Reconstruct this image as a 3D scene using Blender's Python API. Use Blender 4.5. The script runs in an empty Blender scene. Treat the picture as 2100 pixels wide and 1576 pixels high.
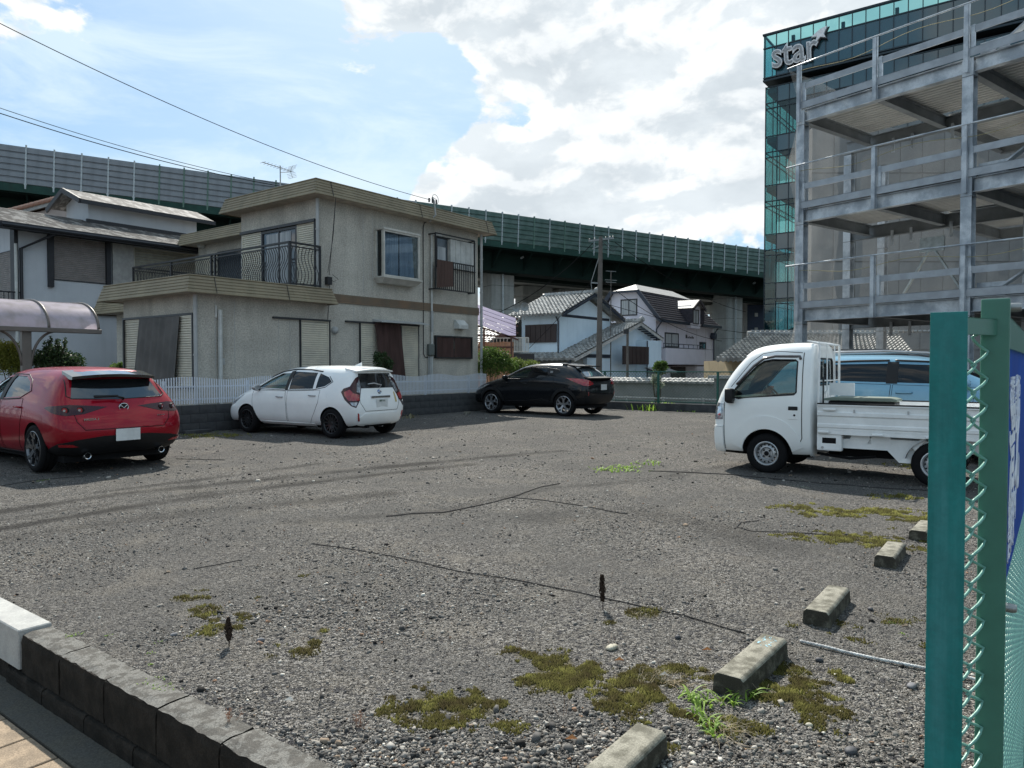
import bpy, bmesh, math, random
import numpy as np
from mathutils import Vector, Matrix, geometry
from mathutils.bvhtree import BVHTree
random.seed(7)
RNG = np.random.default_rng(11)
R = math.radians
SC = bpy.context.scene
COL = SC.collection
CAMZ = 1.44
FPX = 1500.0
PITCH = math.atan(36.0 / FPX)
cam_d = bpy.data.cameras.new('camera')
cam = bpy.data.objects.new('camera', cam_d)
COL.objects.link(cam)
cam.location = (0, 0, CAMZ)
cam.rotation_euler = (R(90) - PITCH, 0, 0)
cam_d.sensor_width = 36.0
cam_d.lens = 36.0 * FPX / 2100.0
cam_d.clip_start = 0.05
cam_d.clip_end = 3000
cam_d.dof.use_dof = True
cam_d.dof.focus_distance = 8.0
cam_d.dof.aperture_fstop = 6.0
SC.camera = cam
SC.view_settings.view_transform = 'Standard'
SC.view_settings.look = 'None'
SC.view_settings.exposure = 0.66
SC.view_settings.gamma = 1.0
SC.view_settings.use_curve_mapping = False
SUN_EL, SUN_AZ = R(44), R(-9)        # azimuth measured from +Y towards +X
sv = Vector((math.sin(SUN_AZ) * math.cos(SUN_EL), math.cos(SUN_AZ) * math.cos(SUN_EL), math.sin(SUN_EL)))
sun_d = bpy.data.lights.new('sun', 'SUN')
sun_d.energy = 5.0
sun_d.angle = R(0.6)
sun_d.color = (1.0, 0.95, 0.86)
sun = bpy.data.objects.new('sun', sun_d)
COL.objects.link(sun)
sun.rotation_euler = sv.to_track_quat('Z', 'Y').to_euler()
sun.location = (-10, 30, 60)
def px_dir(x, y):
 cp, sp = math.cos(PITCH), math.sin(PITCH)
 u = 788.0 - y
 return Vector((x - 1050.0, u * sp + FPX * cp, u * cp - FPX * sp)).normalized()
world = bpy.data.worlds.new('World')
SC.world = world
world.use_nodes = True
wn, wl = world.node_tree.nodes, world.node_tree.links
wn.clear()
def wnode(t, **kw):
 n = wn.new(t)
 for k, v in kw.items():
  setattr(n, k, v)
 return n
def wmath(op, a, b=None, clamp=False):
 n = wnode('ShaderNodeMath', operation=op, use_clamp=clamp)
 for i, s in enumerate((a, b)):
  if s is None:
   continue
  if isinstance(s, (int, float)):
   n.inputs[i].default_value = s
  else:
   wl.new(s, n.inputs[i])
 return n.outputs[0]
def wmix(fac, a, b):
 n = wnode('ShaderNodeMix', data_type='RGBA')
 for sock, s in ((n.inputs['Factor'], fac), (n.inputs['A'], a), (n.inputs['B'], b)):
  if isinstance(s, (int, float)):
   sock.default_value = s
  elif isinstance(s, tuple):
   sock.default_value = (*s, 1)
  else:
   wl.new(s, sock)
 return n.outputs['Result']
sky = wnode('ShaderNodeTexSky', sky_type='NISHITA')
sky.sun_disc = False
sky.sun_elevation = SUN_EL
sky.sun_rotation = SUN_AZ
sky.air_density = 1.0
sky.dust_density = 1.2
sky.ozone_density = 1.5
tc = wnode('ShaderNodeTexCoord')
gen = tc.outputs['Generated']
mp = wnode('ShaderNodeMapping')
mp.inputs['Scale'].default_value = (1.0, 1.0, 1.55)
mp.inputs['Location'].default_value = (0.31, 0.2, 0.05)
wl.new(gen, mp.inputs['Vector'])
n1 = wnode('ShaderNodeTexNoise')
n1.inputs['Scale'].default_value = 3.4
n1.inputs['Detail'].default_value = 12
n1.inputs['Roughness'].default_value = 0.58
n1.inputs['Distortion'].default_value = 0.15
wl.new(mp.outputs[0], n1.inputs['Vector'])
n2 = wnode('ShaderNodeTexNoise')
n2.inputs['Scale'].default_value = 9.0
n2.inputs['Detail'].default_value = 9
n2.inputs['Roughness'].default_value = 0.55
n2.inputs['Distortion'].default_value = 0.3
wl.new(mp.outputs[0], n2.inputs['Vector'])
dens = wmath('ADD', wmath('MULTIPLY', n1.outputs['Fac'], 2.1), -.56)
banks = [(1230, 400, 330, .30), (1480, 230, 330, .30), (1500, -40, 380, .26), (880, -10, 300, .30),
   (1150, -120, 420, .25), (1900, 100, 500, .30), (860, 330, 90, .06),
   (1000, 215, 170, -.50), (840, 200, 120, -.2), (960, 390, 130, .30), (1110, 330, 150, .20), (640, 230, 300, -.20), (690, 330, 130, -.15), (1460, 455, 230, -.46), (1160, 240, 120, -.16), (1330, 60, 120, -.05), (60, 60, 260, -.22), (230, 290, 120, -.2)]
for (bx, by, br, bw) in banks:
 d = px_dir(bx, by)
 ang = math.atan(br / FPX)
 vm = wnode('ShaderNodeVectorMath', operation='DOT_PRODUCT')
 vm.inputs[1].default_value = d
 wl.new(gen, vm.inputs[0])
 mr = wnode('ShaderNodeMapRange', interpolation_type='SMOOTHSTEP')
 mr.inputs['From Min'].default_value = math.cos(ang * 1.25)
 mr.inputs['From Max'].default_value = math.cos(ang * .25)
 mr.inputs['To Min'].default_value = 0
 mr.inputs['To Max'].default_value = bw
 wl.new(vm.outputs['Value'], mr.inputs['Value'])
 dens = wmath('ADD', dens, mr.outputs[0])
dens = wmath('ADD', dens, wmath('MULTIPLY', wmath('SUBTRACT', n2.outputs['Fac'], .5), .34))
mr = wnode('ShaderNodeMapRange', interpolation_type='SMOOTHSTEP')
mr.inputs['From Min'].default_value = .545
mr.inputs['From Max'].default_value = .625
wl.new(dens, mr.inputs['Value'])
cover = mr.outputs[0]
n3 = wnode('ShaderNodeTexNoise')
n3.inputs['Scale'].default_value = 3.6
n3.inputs['Detail'].default_value = 11
n3.inputs['Roughness'].default_value = .62
n3.inputs['Distortion'].default_value = .5
mp3 = wnode('ShaderNodeMapping')
mp3.inputs['Scale'].default_value = (1, 1, 3.0)
wl.new(gen, mp3.inputs['Vector'])
wl.new(mp3.outputs[0], n3.inputs['Vector'])
veil = wnode('ShaderNodeMapRange', interpolation_type='SMOOTHSTEP')
veil.inputs['From Min'].default_value = .40
veil.inputs['From Max'].default_value = .66
veil.inputs['To Min'].default_value = .15
veil.inputs['To Max'].default_value = 1.0
wl.new(n3.outputs['Fac'], veil.inputs['Value'])
n4 = wnode('ShaderNodeTexNoise')
n4.inputs['Scale'].default_value = 5.5
n4.inputs['Detail'].default_value = 8
n4.inputs['Roughness'].default_value = .6
mp4 = wnode('ShaderNodeMapping')
mp4.inputs['Location'].default_value = (3.1, 1.7, .4)
mp4.inputs['Scale'].default_value = (1, 1, 2.0)
wl.new(gen, mp4.inputs['Vector'])
wl.new(mp4.outputs[0], n4.inputs['Vector'])
thick = wnode('ShaderNodeMapRange')
thick.inputs['From Min'].default_value = .66
thick.inputs['From Max'].default_value = 1.02
wl.new(dens, thick.inputs['Value'])
grey = wnode('ShaderNodeMapRange', interpolation_type='SMOOTHSTEP')
grey.inputs['From Min'].default_value = .33
grey.inputs['From Max'].default_value = .66
wl.new(n4.outputs['Fac'], grey.inputs['Value'])
greyf = wmath('MULTIPLY', wmath('ADD', wmath('MULTIPLY', thick.outputs[0], .75), .42), grey.outputs[0], True)
n5 = wnode('ShaderNodeTexNoise')
n5.inputs['Scale'].default_value = 9.0
n5.inputs['Detail'].default_value = 9
n5.inputs['Roughness'].default_value = 0.55
n5.inputs['Distortion'].default_value = 0.3
vadd = wnode('ShaderNodeVectorMath', operation='ADD')
vadd.inputs[1].default_value = (-.004, .0, .030)
wl.new(mp.outputs[0], vadd.inputs[0])
wl.new(vadd.outputs[0], n5.inputs['Vector'])
lit = wnode('ShaderNodeMapRange', interpolation_type='SMOOTHSTEP')
lit.inputs['From Min'].default_value = -.07
lit.inputs['From Max'].default_value = .08
wl.new(wmath('SUBTRACT', n2.outputs['Fac'], n5.outputs['Fac']), lit.inputs['Value'])
ccol = wmix(greyf, wmix(lit.outputs[0], (.54, .585, .615), (.74, .75, .74)), wmix(lit.outputs[0], (.43, .475, .51), (.58, .61, .63)))
skymul = wnode('ShaderNodeVectorMath', operation='SCALE')
skymul.inputs['Scale'].default_value = 0.105
wl.new(sky.outputs[0], skymul.inputs[0])
blue = wmix(.62, skymul.outputs[0], (0.10, 0.28, 0.47))
veiled = wmix(wmath('MULTIPLY', veil.outputs[0], .66), blue, (0.56, 0.65, 0.69))
fin = wmix(cover, veiled, ccol)
bg = wnode('ShaderNodeBackground')
bg.inputs['Strength'].default_value = 1.0
wl.new(fin, bg.inputs['Color'])
wo = wnode('ShaderNodeOutputWorld')
wl.new(bg.outputs[0], wo.inputs['Surface'])
class Fr:
 """A ground frame: local x / y axes turned by ang around z, origin (ox, oy)."""
 def __init__(s, ang, ox=0.0, oy=0.0):
  s.ang = ang
  s.ox, s.oy = ox, oy
  s.M = Matrix.Translation((ox, oy, 0)) @ Matrix.Rotation(ang, 4, 'Z')
  s.I = s.M.inverted()
 def w(s, p):
  return s.M @ Vector(p)
 def ray(s, x, y):
  o = s.I @ Vector((0, 0, CAMZ))
  d = (s.I.to_3x3()) @ px_dir(x, y)
  return o, d
 def ona(s, x, y, a):            # -> (b, z)
  o, d = s.ray(x, y)
  t = (a - o.x) / d.x
  p = o + d * t
  return p.y, p.z
 def onb(s, x, y, b):            # -> (a, z)
  o, d = s.ray(x, y)
  t = (b - o.y) / d.y
  p = o + d * t
  return p.x, p.z
 def onz(s, x, y, z=0.0):        # -> (a, b)
  o, d = s.ray(x, y)
  t = (z - o.z) / d.z
  p = o + d * t
  return p.x, p.y
W = Fr(0.0)
G = Fr(math.atan2(.8, .6))          # the lot, the house, the cars: x away-right along the wall, y away-left
def wy(x, y, Y):
 d = px_dir(x, y)
 p = Vector((0, 0, CAMZ)) + d * (Y / d.y)
 return p.x, p.z
ORG = {}
def tag(o, label, cat, group=None, kind=None):
 if label:
  o['label'] = label
 if cat:
  o['category'] = cat
 if group:
  o['group'] = group
 if kind:
  o['kind'] = kind
 return o
def thing(name, label, cat, fr, loc, group=None):
 e = bpy.data.objects.new(name, None)
 e.empty_display_size = .2
 COL.objects.link(e)
 e.location = fr.w(loc)
 e.rotation_euler = (0, 0, fr.ang)
 ORG[e.name] = Vector(loc)
 return tag(e, label, cat, group)
def link(o, parent, org):
 COL.objects.link(o)
 if parent is not None:
  o.parent = parent
 ORG[o.name] = org
 return o
def put(name, me, parent, loc, rot=(0, 0, 0), scale=None):
 """A child that shares mesh me, at loc given in the frame of its thing."""
 o = bpy.data.objects.new(name, me)
 COL.objects.link(o)
 o.parent = parent
 o.location = Vector(loc) - ORG[parent.name]
 o.rotation_euler = rot
 if scale:
  o.scale = scale
 ORG[o.name] = Vector(loc)
 return o
class MB:
 def __init__(s):
  s.v, s.f, s.m = [], [], []
  s.mi = 0
 def add(s, vs, fs):
  n = len(s.v)
  s.v.extend([tuple(p) for p in vs])
  for f in fs:
   s.f.append([i + n for i in f])
   s.m.append(s.mi)
  return s
 def box(s, a, b, M=None):
  x0, y0, z0 = [min(a[i], b[i]) for i in range(3)]
  x1, y1, z1 = [max(a[i], b[i]) for i in range(3)]
  vs = [(x0, y0, z0), (x1, y0, z0), (x1, y1, z0), (x0, y1, z0), (x0, y0, z1), (x1, y0, z1), (x1, y1, z1), (x0, y1, z1)]
  if M is not None:
   vs = [M @ Vector(p) for p in vs]
  return s.add(vs, [(0, 3, 2, 1), (4, 5, 6, 7), (0, 1, 5, 4), (1, 2, 6, 5), (2, 3, 7, 6), (3, 0, 4, 7)])
 def bar(s, p, q, w, h, up=(0, 0, 1)):
  """A box of section w x h from p to q."""
  p, q = Vector(p), Vector(q)
  d = (q - p).normalized()
  u = Vector(up)
  r = d.cross(u)
  if r.length < 1e-4:
   r = d.cross(Vector((1, 0, 0)))
  r.normalize()
  u = r.cross(d)
  vs = []
  for c in (p, q):
   for a, b in ((-1, -1), (1, -1), (1, 1), (-1, 1)):
    vs.append(c + r * a * w / 2 + u * b * h / 2)
  return s.add(vs, [(0, 1, 2, 3), (7, 6, 5, 4), (1, 0, 4, 5), (2, 1, 5, 6), (3, 2, 6, 7), (0, 3, 7, 4)])
 def tube(s, pts, r, n=6, r2=None, caps=True, closed=False):
  pts = [Vector(p) for p in pts]
  k = len(pts)
  vs = []
  prev = None
  for i, p in enumerate(pts):
   if closed:
    d = pts[(i + 1) % k] - pts[i - 1]
   else:
    d = pts[min(i + 1, k - 1)] - pts[max(i - 1, 0)]
   if d.length < 1e-9:
    d = Vector((0, 0, 1))
   d.normalize()
   if prev is None:
    a = Vector((0, 0, 1)) if abs(d.z) < .9 else Vector((1, 0, 0))
    r1 = d.cross(a).normalized()
   else:
    r1 = (prev - d * prev.dot(d))
    if r1.length < 1e-6:
     r1 = d.cross(Vector((0, 1, 0)))
    r1.normalize()
   prev = r1
   r3 = d.cross(r1)
   rr = r if r2 is None else r + (r2 - r) * i / (k - 1)
   for j in range(n):
    t = 2 * math.pi * j / n
    vs.append(p + (r1 * math.cos(t) + r3 * math.sin(t)) * rr)
  fs = []
  for i in range(k if closed else k - 1):
   for j in range(n):
    a, b = i * n + j, i * n + (j + 1) % n
    c, d2 = ((i + 1) % k) * n + (j + 1) % n, ((i + 1) % k) * n + j
    fs.append((a, b, c, d2))
  if caps and not closed:
   fs.append(tuple(range(n))[::-1])
   fs.append(tuple((k - 1) * n + j for j in range(n)))
  return s.add(vs, fs)
 def prism(s, poly, fn, t0, t1):
  """poly: 2D points; fn(u, v, t) -> 3D; extruded between t0 and t1."""
  n = len(poly)
  vs = [fn(u, v, t0) for u, v in poly] + [fn(u, v, t1) for u, v in poly]
  fs = [tuple(range(n))[::-1], tuple(range(n, 2 * n))]
  for i in range(n):
   j = (i + 1) % n
   fs.append((i, j, n + j, n + i))
  return s.add(vs, fs)
 def lathe(s, prof, n=24, axis='Y', c=(0, 0, 0)):
  """prof: (radius, along) points, revolved around axis through c."""
  vs = []
  for (r, t) in prof:
   for j in range(n):
    a = 2 * math.pi * j / n
    ca, sa = math.cos(a) * r, math.sin(a) * r
    p = {'Y': (ca, t, sa), 'Z': (ca, sa, t), 'X': (t, ca, sa)}[axis]
    vs.append((p[0] + c[0], p[1] + c[1], p[2] + c[2]))
  fs = []
  for i in range(len(prof) - 1):
   for j in range(n):
    fs.append((i * n + j, i * n + (j + 1) % n, (i + 1) * n + (j + 1) % n, (i + 1) * n + j))
  return s.add(vs, fs)
 def mesh(s, name, mats, org=(0, 0, 0), smooth=False, bevel=0, recalc=True, bseg=1):
  me = bpy.data.meshes.new(name)
  ox, oy, oz = org
  me.from_pydata([(x - ox, y - oy, z - oz) for x, y, z in s.v], [], s.f)
  if not isinstance(mats, (list, tuple)):
   mats = [mats]
  for m in mats:
   me.materials.append(m)
  me.polygons.foreach_set('material_index', s.m)
  if recalc or bevel:
   bm = bmesh.new()
   bm.from_mesh(me)
   if bevel:
    bmesh.ops.remove_doubles(bm, verts=bm.verts, dist=1e-5)
   if recalc:
    bmesh.ops.recalc_face_normals(bm, faces=bm.faces)
   if bevel:
    eds = [e for e in bm.edges if len(e.link_faces) == 2 and e.calc_face_angle(0) > .5]
    bmesh.ops.bevel(bm, geom=eds, offset=bevel, segments=bseg, profile=.6, affect='EDGES', clamp_overlap=True)
   bm.to_mesh(me)
   bm.free()
  if smooth:
   me.shade_smooth()
   if smooth != 'all':
    try:
     me.set_sharp_from_angle(angle=R(38))
    except Exception:
     pass
  me.update()
  return me
 def build(s, name, mats, parent=None, smooth=False, bevel=0, fr=None, loc=None, recalc=True, bseg=1):
  if parent is not None:
   org = ORG[parent.name]
   me = s.mesh(name, mats, org, smooth, bevel, recalc, bseg)
   o = bpy.data.objects.new(name, me)
   return link(o, parent, org)
  loc = Vector(loc or (0, 0, 0))
  fr = fr or W
  me = s.mesh(name, mats, loc, smooth, bevel, recalc, bseg)
  o = bpy.data.objects.new(name, me)
  o.location = fr.w(loc)
  o.rotation_euler = (0, 0, fr.ang)
  return link(o, None, loc)
MATS = {}
def mat(name, col, rough=.6, metal=0.0, col2=None, nscale=4.0, ndet=5, contrast=(.35, .65), speck=0.0, sscale=60,
  bump=0.0, bscale=40, streak=0.0, stcol=None, streakscale=3.0, coat=0.0, spec=.5, alpha=None, rvar=0.0, trans=None, anis=None, emit=None):
 if name in MATS:
  return MATS[name]
 m = bpy.data.materials.new(name)
 MATS[name] = m
 m.use_nodes = True
 nt = m.node_tree
 N, L = nt.nodes, nt.links
 if rough >= .8 and spec == .5:
  spec = .15
 b = N['Principled BSDF']
 b.inputs['Base Color'].default_value = (*col, 1)
 b.inputs['Roughness'].default_value = rough
 b.inputs['Metallic'].default_value = metal
 b.inputs['Specular IOR Level'].default_value = spec
 b.inputs['Coat Weight'].default_value = coat
 b.inputs['Coat Roughness'].default_value = .03
 if emit:
  b.inputs['Emission Color'].default_value = (*emit[0], 1)
  b.inputs['Emission Strength'].default_value = emit[1]
 tcn = N.new('ShaderNodeTexCoord')
 co = tcn.outputs['Object']
 if anis:
  mpn = N.new('ShaderNodeMapping')
  mpn.inputs['Scale'].default_value = anis
  L.new(co, mpn.inputs['Vector'])
  co = mpn.outputs[0]
 def noise(scale, det=5, rg=.6, vec=None):
  n = N.new('ShaderNodeTexNoise')
  n.inputs['Scale'].default_value = scale
  n.inputs['Detail'].default_value = det
  n.inputs['Roughness'].default_value = rg
  L.new(vec or co, n.inputs['Vector'])
  return n.outputs['Fac']
 def rng(s, a, c, lo=0, hi=1):
  n = N.new('ShaderNodeMapRange')
  n.interpolation_type = 'SMOOTHSTEP'
  n.inputs['From Min'].default_value = a
  n.inputs['From Max'].default_value = c
  n.inputs['To Min'].default_value = lo
  n.inputs['To Max'].default_value = hi
  L.new(s, n.inputs['Value'])
  return n.outputs[0]
 def mix(f, a, c, mode='MIX'):
  n = N.new('ShaderNodeMix')
  n.data_type = 'RGBA'
  n.blend_type = mode
  for sock, s in ((n.inputs['Factor'], f), (n.inputs['A'], a), (n.inputs['B'], c)):
   if isinstance(s, (int, float)):
    sock.default_value = s
   elif isinstance(s, tuple):
    sock.default_value = (*s, 1)
   else:
    L.new(s, sock)
  return n.outputs['Result']
 cur = tuple(col)
 used = False
 if col2 is None:
  col2 = tuple(c * .78 for c in col)
 cur = mix(rng(noise(nscale, ndet), *contrast), tuple(col), tuple(col2))
 if streak:
  mpn = N.new('ShaderNodeMapping')
  mpn.inputs['Scale'].default_value = (streakscale, streakscale, streakscale * .06)
  L.new(co, mpn.inputs['Vector'])
  f = rng(noise(1.0, 6, .65, mpn.outputs[0]), .45, .75, 0, streak)
  cur = mix(f, cur, tuple(stcol or tuple(c * .4 for c in col)))
 if speck:
  v = noise(sscale, 3, .7)
  cur = mix(rng(v, .35, .65, 0, speck), cur, tuple(c * .35 for c in col))
  v = noise(sscale * 1.7, 2, .7)
  cur = mix(rng(v, .56, .7, 0, speck * .7), cur, tuple(min(1, c * 1.5) for c in col))
 L.new(cur, b.inputs['Base Color'])
 if rvar:
  L.new(rng(noise(nscale * 2.3), .3, .7, max(0, rough - rvar), min(1, rough + rvar)), b.inputs['Roughness'])
 if bump:
  bn = N.new('ShaderNodeBump')
  bn.inputs['Strength'].default_value = 1.0
  bn.inputs['Distance'].default_value = bump
  L.new(noise(bscale, 4, .65), bn.inputs['Height'])
  L.new(bn.outputs[0], b.inputs['Normal'])
 if alpha is not None:
  b.inputs['Alpha'].default_value = alpha
 if trans is not None:
  b.inputs['Transmission Weight'].default_value = trans
 return m
def glass_mat(name, tint, refl=1.45, opacity=0.0, rough=.02, dark=(.02, .025, .03)):
 """Window glass: a tinted clear sheet with Fresnel reflection, opacity adds a dark body."""
 if name in MATS:
  return MATS[name]
 m = bpy.data.materials.new(name)
 MATS[name] = m
 m.use_nodes = True
 N, L = m.node_tree.nodes, m.node_tree.links
 N.clear()
 tr = N.new('ShaderNodeBsdfTransparent')
 tr.inputs['Color'].default_value = (*tint, 1)
 df = N.new('ShaderNodeBsdfDiffuse')
 df.inputs['Color'].default_value = (*dark, 1)
 mx = N.new('ShaderNodeMixShader')
 mx.inputs[0].default_value = opacity
 L.new(tr.outputs[0], mx.inputs[1])
 L.new(df.outputs[0], mx.inputs[2])
 gl = N.new('ShaderNodeBsdfGlossy')
 gl.inputs['Roughness'].default_value = rough
 fr = N.new('ShaderNodeLayerWeight')
 fr.inputs['Blend'].default_value = .5
 pw_ = N.new('ShaderNodeMath')
 pw_.operation = 'POWER'
 pw_.inputs[1].default_value = 4.0
 L.new(fr.outputs['Facing'], pw_.inputs[0])
 lw = N.new('ShaderNodeMath')
 lw.operation = 'MULTIPLY_ADD'
 r0 = ((refl - 1) / (refl + 1)) ** 2
 lw.inputs[1].default_value = 1.0 - r0
 lw.inputs[2].default_value = r0
 L.new(pw_.outputs[0], lw.inputs[0])
 m2 = N.new('ShaderNodeMixShader')
 L.new(lw.outputs[0], m2.inputs[0])
 L.new(mx.outputs[0], m2.inputs[1])
 L.new(gl.outputs[0], m2.inputs[2])
 o = N.new('ShaderNodeOutputMaterial')
 L.new(m2.outputs[0], o.inputs['Surface'])
 return m
def text_obj(s, size, name, m, parent, M, extrude=.002, bold=0.0, sx=1.0, align='CENTER'):
 """Flat lettering as a thin mesh; M places its local x (reading direction) / y (up)."""
 cu = bpy.data.curves.new(name, 'FONT')
 cu.body = s
 cu.size = size
 cu.extrude = extrude
 cu.offset = bold
 cu.align_x = align
 cu.align_y = 'CENTER'
 cu.resolution_u = 3
 tmp = bpy.data.objects.new('tmp', cu)
 COL.objects.link(tmp)
 dg = bpy.context.evaluated_depsgraph_get()
 me = bpy.data.meshes.new_from_object(tmp.evaluated_get(dg))
 bpy.data.objects.remove(tmp)
 me.transform(Matrix.Diagonal((sx, 1, 1, 1)))
 org = ORG[parent.name]
 me.transform(Matrix.Translation(-org) @ M)
 me.materials.clear()
 me.materials.append(m)
 me.name = name
 o = bpy.data.objects.new(name, me)
 return link(o, parent, org)
def basis(o, x, y, z=None):
 x, y = Vector(x).normalized(), Vector(y).normalized()
 z = Vector(z) if z else x.cross(y)
 M = Matrix.Identity(4)
 for i in range(3):
  M[i][0], M[i][1], M[i][2], M[i][3] = x[i], y[i], z[i], o[i]
 return M
def join_np(name, V, F, m, attr=None, smooth=False, loc=(0, 0, 0), nper=3):
 """Fast mesh from numpy: V (n,3), F (k,nper)."""
 me = bpy.data.meshes.new(name)
 me.vertices.add(len(V))
 me.vertices.foreach_set('co', np.asarray(V, np.float32).ravel())
 me.loops.add(F.size)
 me.loops.foreach_set('vertex_index', np.asarray(F, np.int32).ravel())
 me.polygons.add(len(F))
 me.polygons.foreach_set('loop_start', np.arange(0, F.size, nper, dtype=np.int32))
 me.polygons.foreach_set('loop_total', np.full(len(F), nper, np.int32))
 me.update(calc_edges=True)
 if attr is not None:
  a = me.attributes.new('tone', 'FLOAT', 'POINT')
  a.data.foreach_set('value', np.asarray(attr, np.float32))
 me.materials.append(m)
 if smooth:
  me.shade_smooth()
 o = bpy.data.objects.new(name, me)
 o.location = loc
 COL.objects.link(o)
 ORG[o.name] = Vector(loc)
 return o
class VNoise:
 """cheap smooth value noise, vectorised"""
 def __init__(s, seed, n=256):
  s.t = np.random.default_rng(seed).random((n, n))
  s.n = n
 def __call__(s, x, y):
  xi, yi = np.floor(x).astype(int), np.floor(y).astype(int)
  fx, fy = x - xi, y - yi
  fx, fy = fx * fx * (3 - 2 * fx), fy * fy * (3 - 2 * fy)
  t, n = s.t, s.n
  a, b = t[xi % n, yi % n], t[(xi + 1) % n, yi % n]
  c, d = t[xi % n, (yi + 1) % n], t[(xi + 1) % n, (yi + 1) % n]
  return a * (1 - fx) * (1 - fy) + b * fx * (1 - fy) + c * (1 - fx) * fy + d * fx * fy
 def fbm(s, x, y, o=4):
  r, a, tot = 0, 1.0, 0
  for k in range(o):
   r = r + a * s(x * 2 ** k + 17.3 * k, y * 2 ** k + 9.1 * k)
   tot += a
   a *= .5
  return r / tot
cam_d.dof.aperture_fstop = 20.0
# ground
m_asph = mat('street_asphalt', (.07, .07, .072), rough=.9, nscale=.6, col2=(.1, .1, .1), speck=.3, sscale=40)
mb = MB()
mb.add([(-900, -300, -.52), (900, -300, -.52), (900, 1500, -.52), (-900, 1500, -.52)], [(0, 1, 2, 3)])
tag(mb.build('ground', m_asph, recalc=False), 'grey street level ground around the lot', None, kind='structure')
A0, A1 = 1.54, 1.69          # front wall faces
AF = 21.9                    # far edge of the lot
BW = 15.15                   # left edge: block wall
MOSS = [(430, 1252, 30, 10), (500, 1262, 24, 10), (425, 1291, 34, 14), (482, 1286, 25, 8), (440, 1272, 16, 6), (385, 1226, 30, 5),
  (420, 1215, 22, 5), (530, 1224, 14, 4), (605, 1333, 36, 16), (640, 1318, 20, 8), (663, 1294, 11, 5), (590, 1320, 8, 4),
  (920, 1440, 70, 28), (850, 1455, 55, 22), (900, 1485, 60, 22), (1000, 1450, 40, 18), (845, 1410, 12, 6), (1060, 1335, 28, 8),
  (1130, 1360, 45, 18), (1190, 1395, 80, 24), (1280, 1400, 60, 25), (1340, 1430, 60, 28), (1270, 1450, 50, 20),
  (1370, 1370, 50, 15), (1430, 1385, 40, 18), (1600, 1365, 50, 15), (1650, 1390, 50, 22), (1620, 1415, 60, 22),
  (1700, 1425, 35, 13), (1690, 1470, 60, 18), (1560, 1420, 30, 12), (1320, 1255, 35, 8), (1250, 1275, 15, 5), (1720, 1280, 25, 9),
  (1760, 1315, 25, 8), (1840, 1275, 35, 10), (1620, 1275, 20, 8), (1360, 1530, 45, 12), (1520, 1490, 50, 16),
  (1640, 1040, 45, 7), (1720, 1050, 70, 8), (1820, 1050, 80, 8), (1880, 1065, 50, 12), (1690, 1100, 80, 8), (1780, 1110, 80, 11),
  (1840, 1120, 40, 13), (1900, 1110, 20, 18), (1840, 1018, 60, 5), (440, 893, 60, 4), (1880, 955, 40, 5), (1740, 1395, 20, 8),
  (630, 1180, 12, 4), (1100, 1395, 30, 10), (1060, 1500, 40, 10), (1220, 1420, 30, 10), (1700, 1300, 12, 5), (1905, 1330, 30, 8)]
mossw = []
for (x, y, rx, ry) in MOSS:
 gx, gy = W.onz(x, y)
 sx = rx * gy / FPX
 sy = max(ry * gy * gy / (FPX * CAMZ), sx * .35)
 k_ = 1.3 if x > 1030 and y > 1320 else 1.12
 mossw.append((gx, gy, sx * k_, sy * k_))
TRACKS = [([(-200, 1085), (0, 1050), (250, 1013), (500, 986), (760, 960), (1000, 938), (1150, 925)], .10, .8),
   ([(-200, 1120), (0, 1085), (240, 1045), (480, 1008), (720, 978), (960, 952)], .09, .9),
   ([(-200, 1145), (0, 1105), (300, 1062), (560, 1035), (800, 1010)], .13, .55),
   ([(0, 1068), (250, 1030), (520, 998), (760, 970)], .05, .5),
   ([(600, 1070), (900, 1050), (1130, 1000), (1330, 985), (1500, 955)], .06, .4),
   ([(1100, 1060), (1320, 1050), (1600, 1120)], .2, .35), ([(200, 1010), (400, 985), (650, 950)], .07, .6)]
VN = VNoise(3)
VN2 = VNoise(5)
def moss_mask(X, Y):
 m = np.zeros_like(X)
 ns = VN.fbm(X * 13, Y * 13, 5) - .5
 for gx, gy, sx, sy in mossw:
  d = np.sqrt(((X - gx) / sx) ** 2 + ((Y - gy) / sy) ** 2)
  m = np.maximum(m, np.clip(1.15 - d + ns * 3.0, 0, 1))
 return m
def track_mask(X, Y):
 m = np.zeros_like(X)
 wob = (VN2.fbm(X * 1.4, Y * 1.4, 3) - .5) * .25
 for pts, wd, st in TRACKS:
  P = [W.onz(*p) for p in pts]
  for (x0, y0), (x1, y1) in zip(P[:-1], P[1:]):
   dx, dy = x1 - x0, y1 - y0
   L2 = dx * dx + dy * dy
   t = np.clip(((X - x0) * dx + (Y - y0) * dy) / L2, 0, 1)
   d = np.hypot(X - x0 - t * dx, Y - y0 - t * dy) + wob * .5
   m = np.maximum(m, st * np.clip(1.4 - np.abs(d) / (wd * 1.5), 0, 1))
 return np.clip(m * np.clip(.1 + 1.7 * VN.fbm(X * 2.2, Y * 2.2, 4), 0, 1.3), 0, 1)
def ground_z(X, Y):
 a, b = .6 * X + .8 * Y, -.8 * X + .6 * Y
 z = (VN.fbm(X * .7, Y * .7, 3) - .5) * .035 + (VN2.fbm(X * 5, Y * 5, 3) - .5) * .012
 edge = np.clip((a - A1) / .5, 0, 1)
 return z * edge - .004
na, nb = 262, 350
aa = np.linspace(A1, AF + .1, na)
bb = np.linspace(-7.0, BW + .1, nb)
AAg, BBg = np.meshgrid(aa, bb, indexing='ij')
GX, GY = .6 * AAg - .8 * BBg, .8 * AAg + .6 * BBg
GZ = ground_z(GX, GY)
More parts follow.
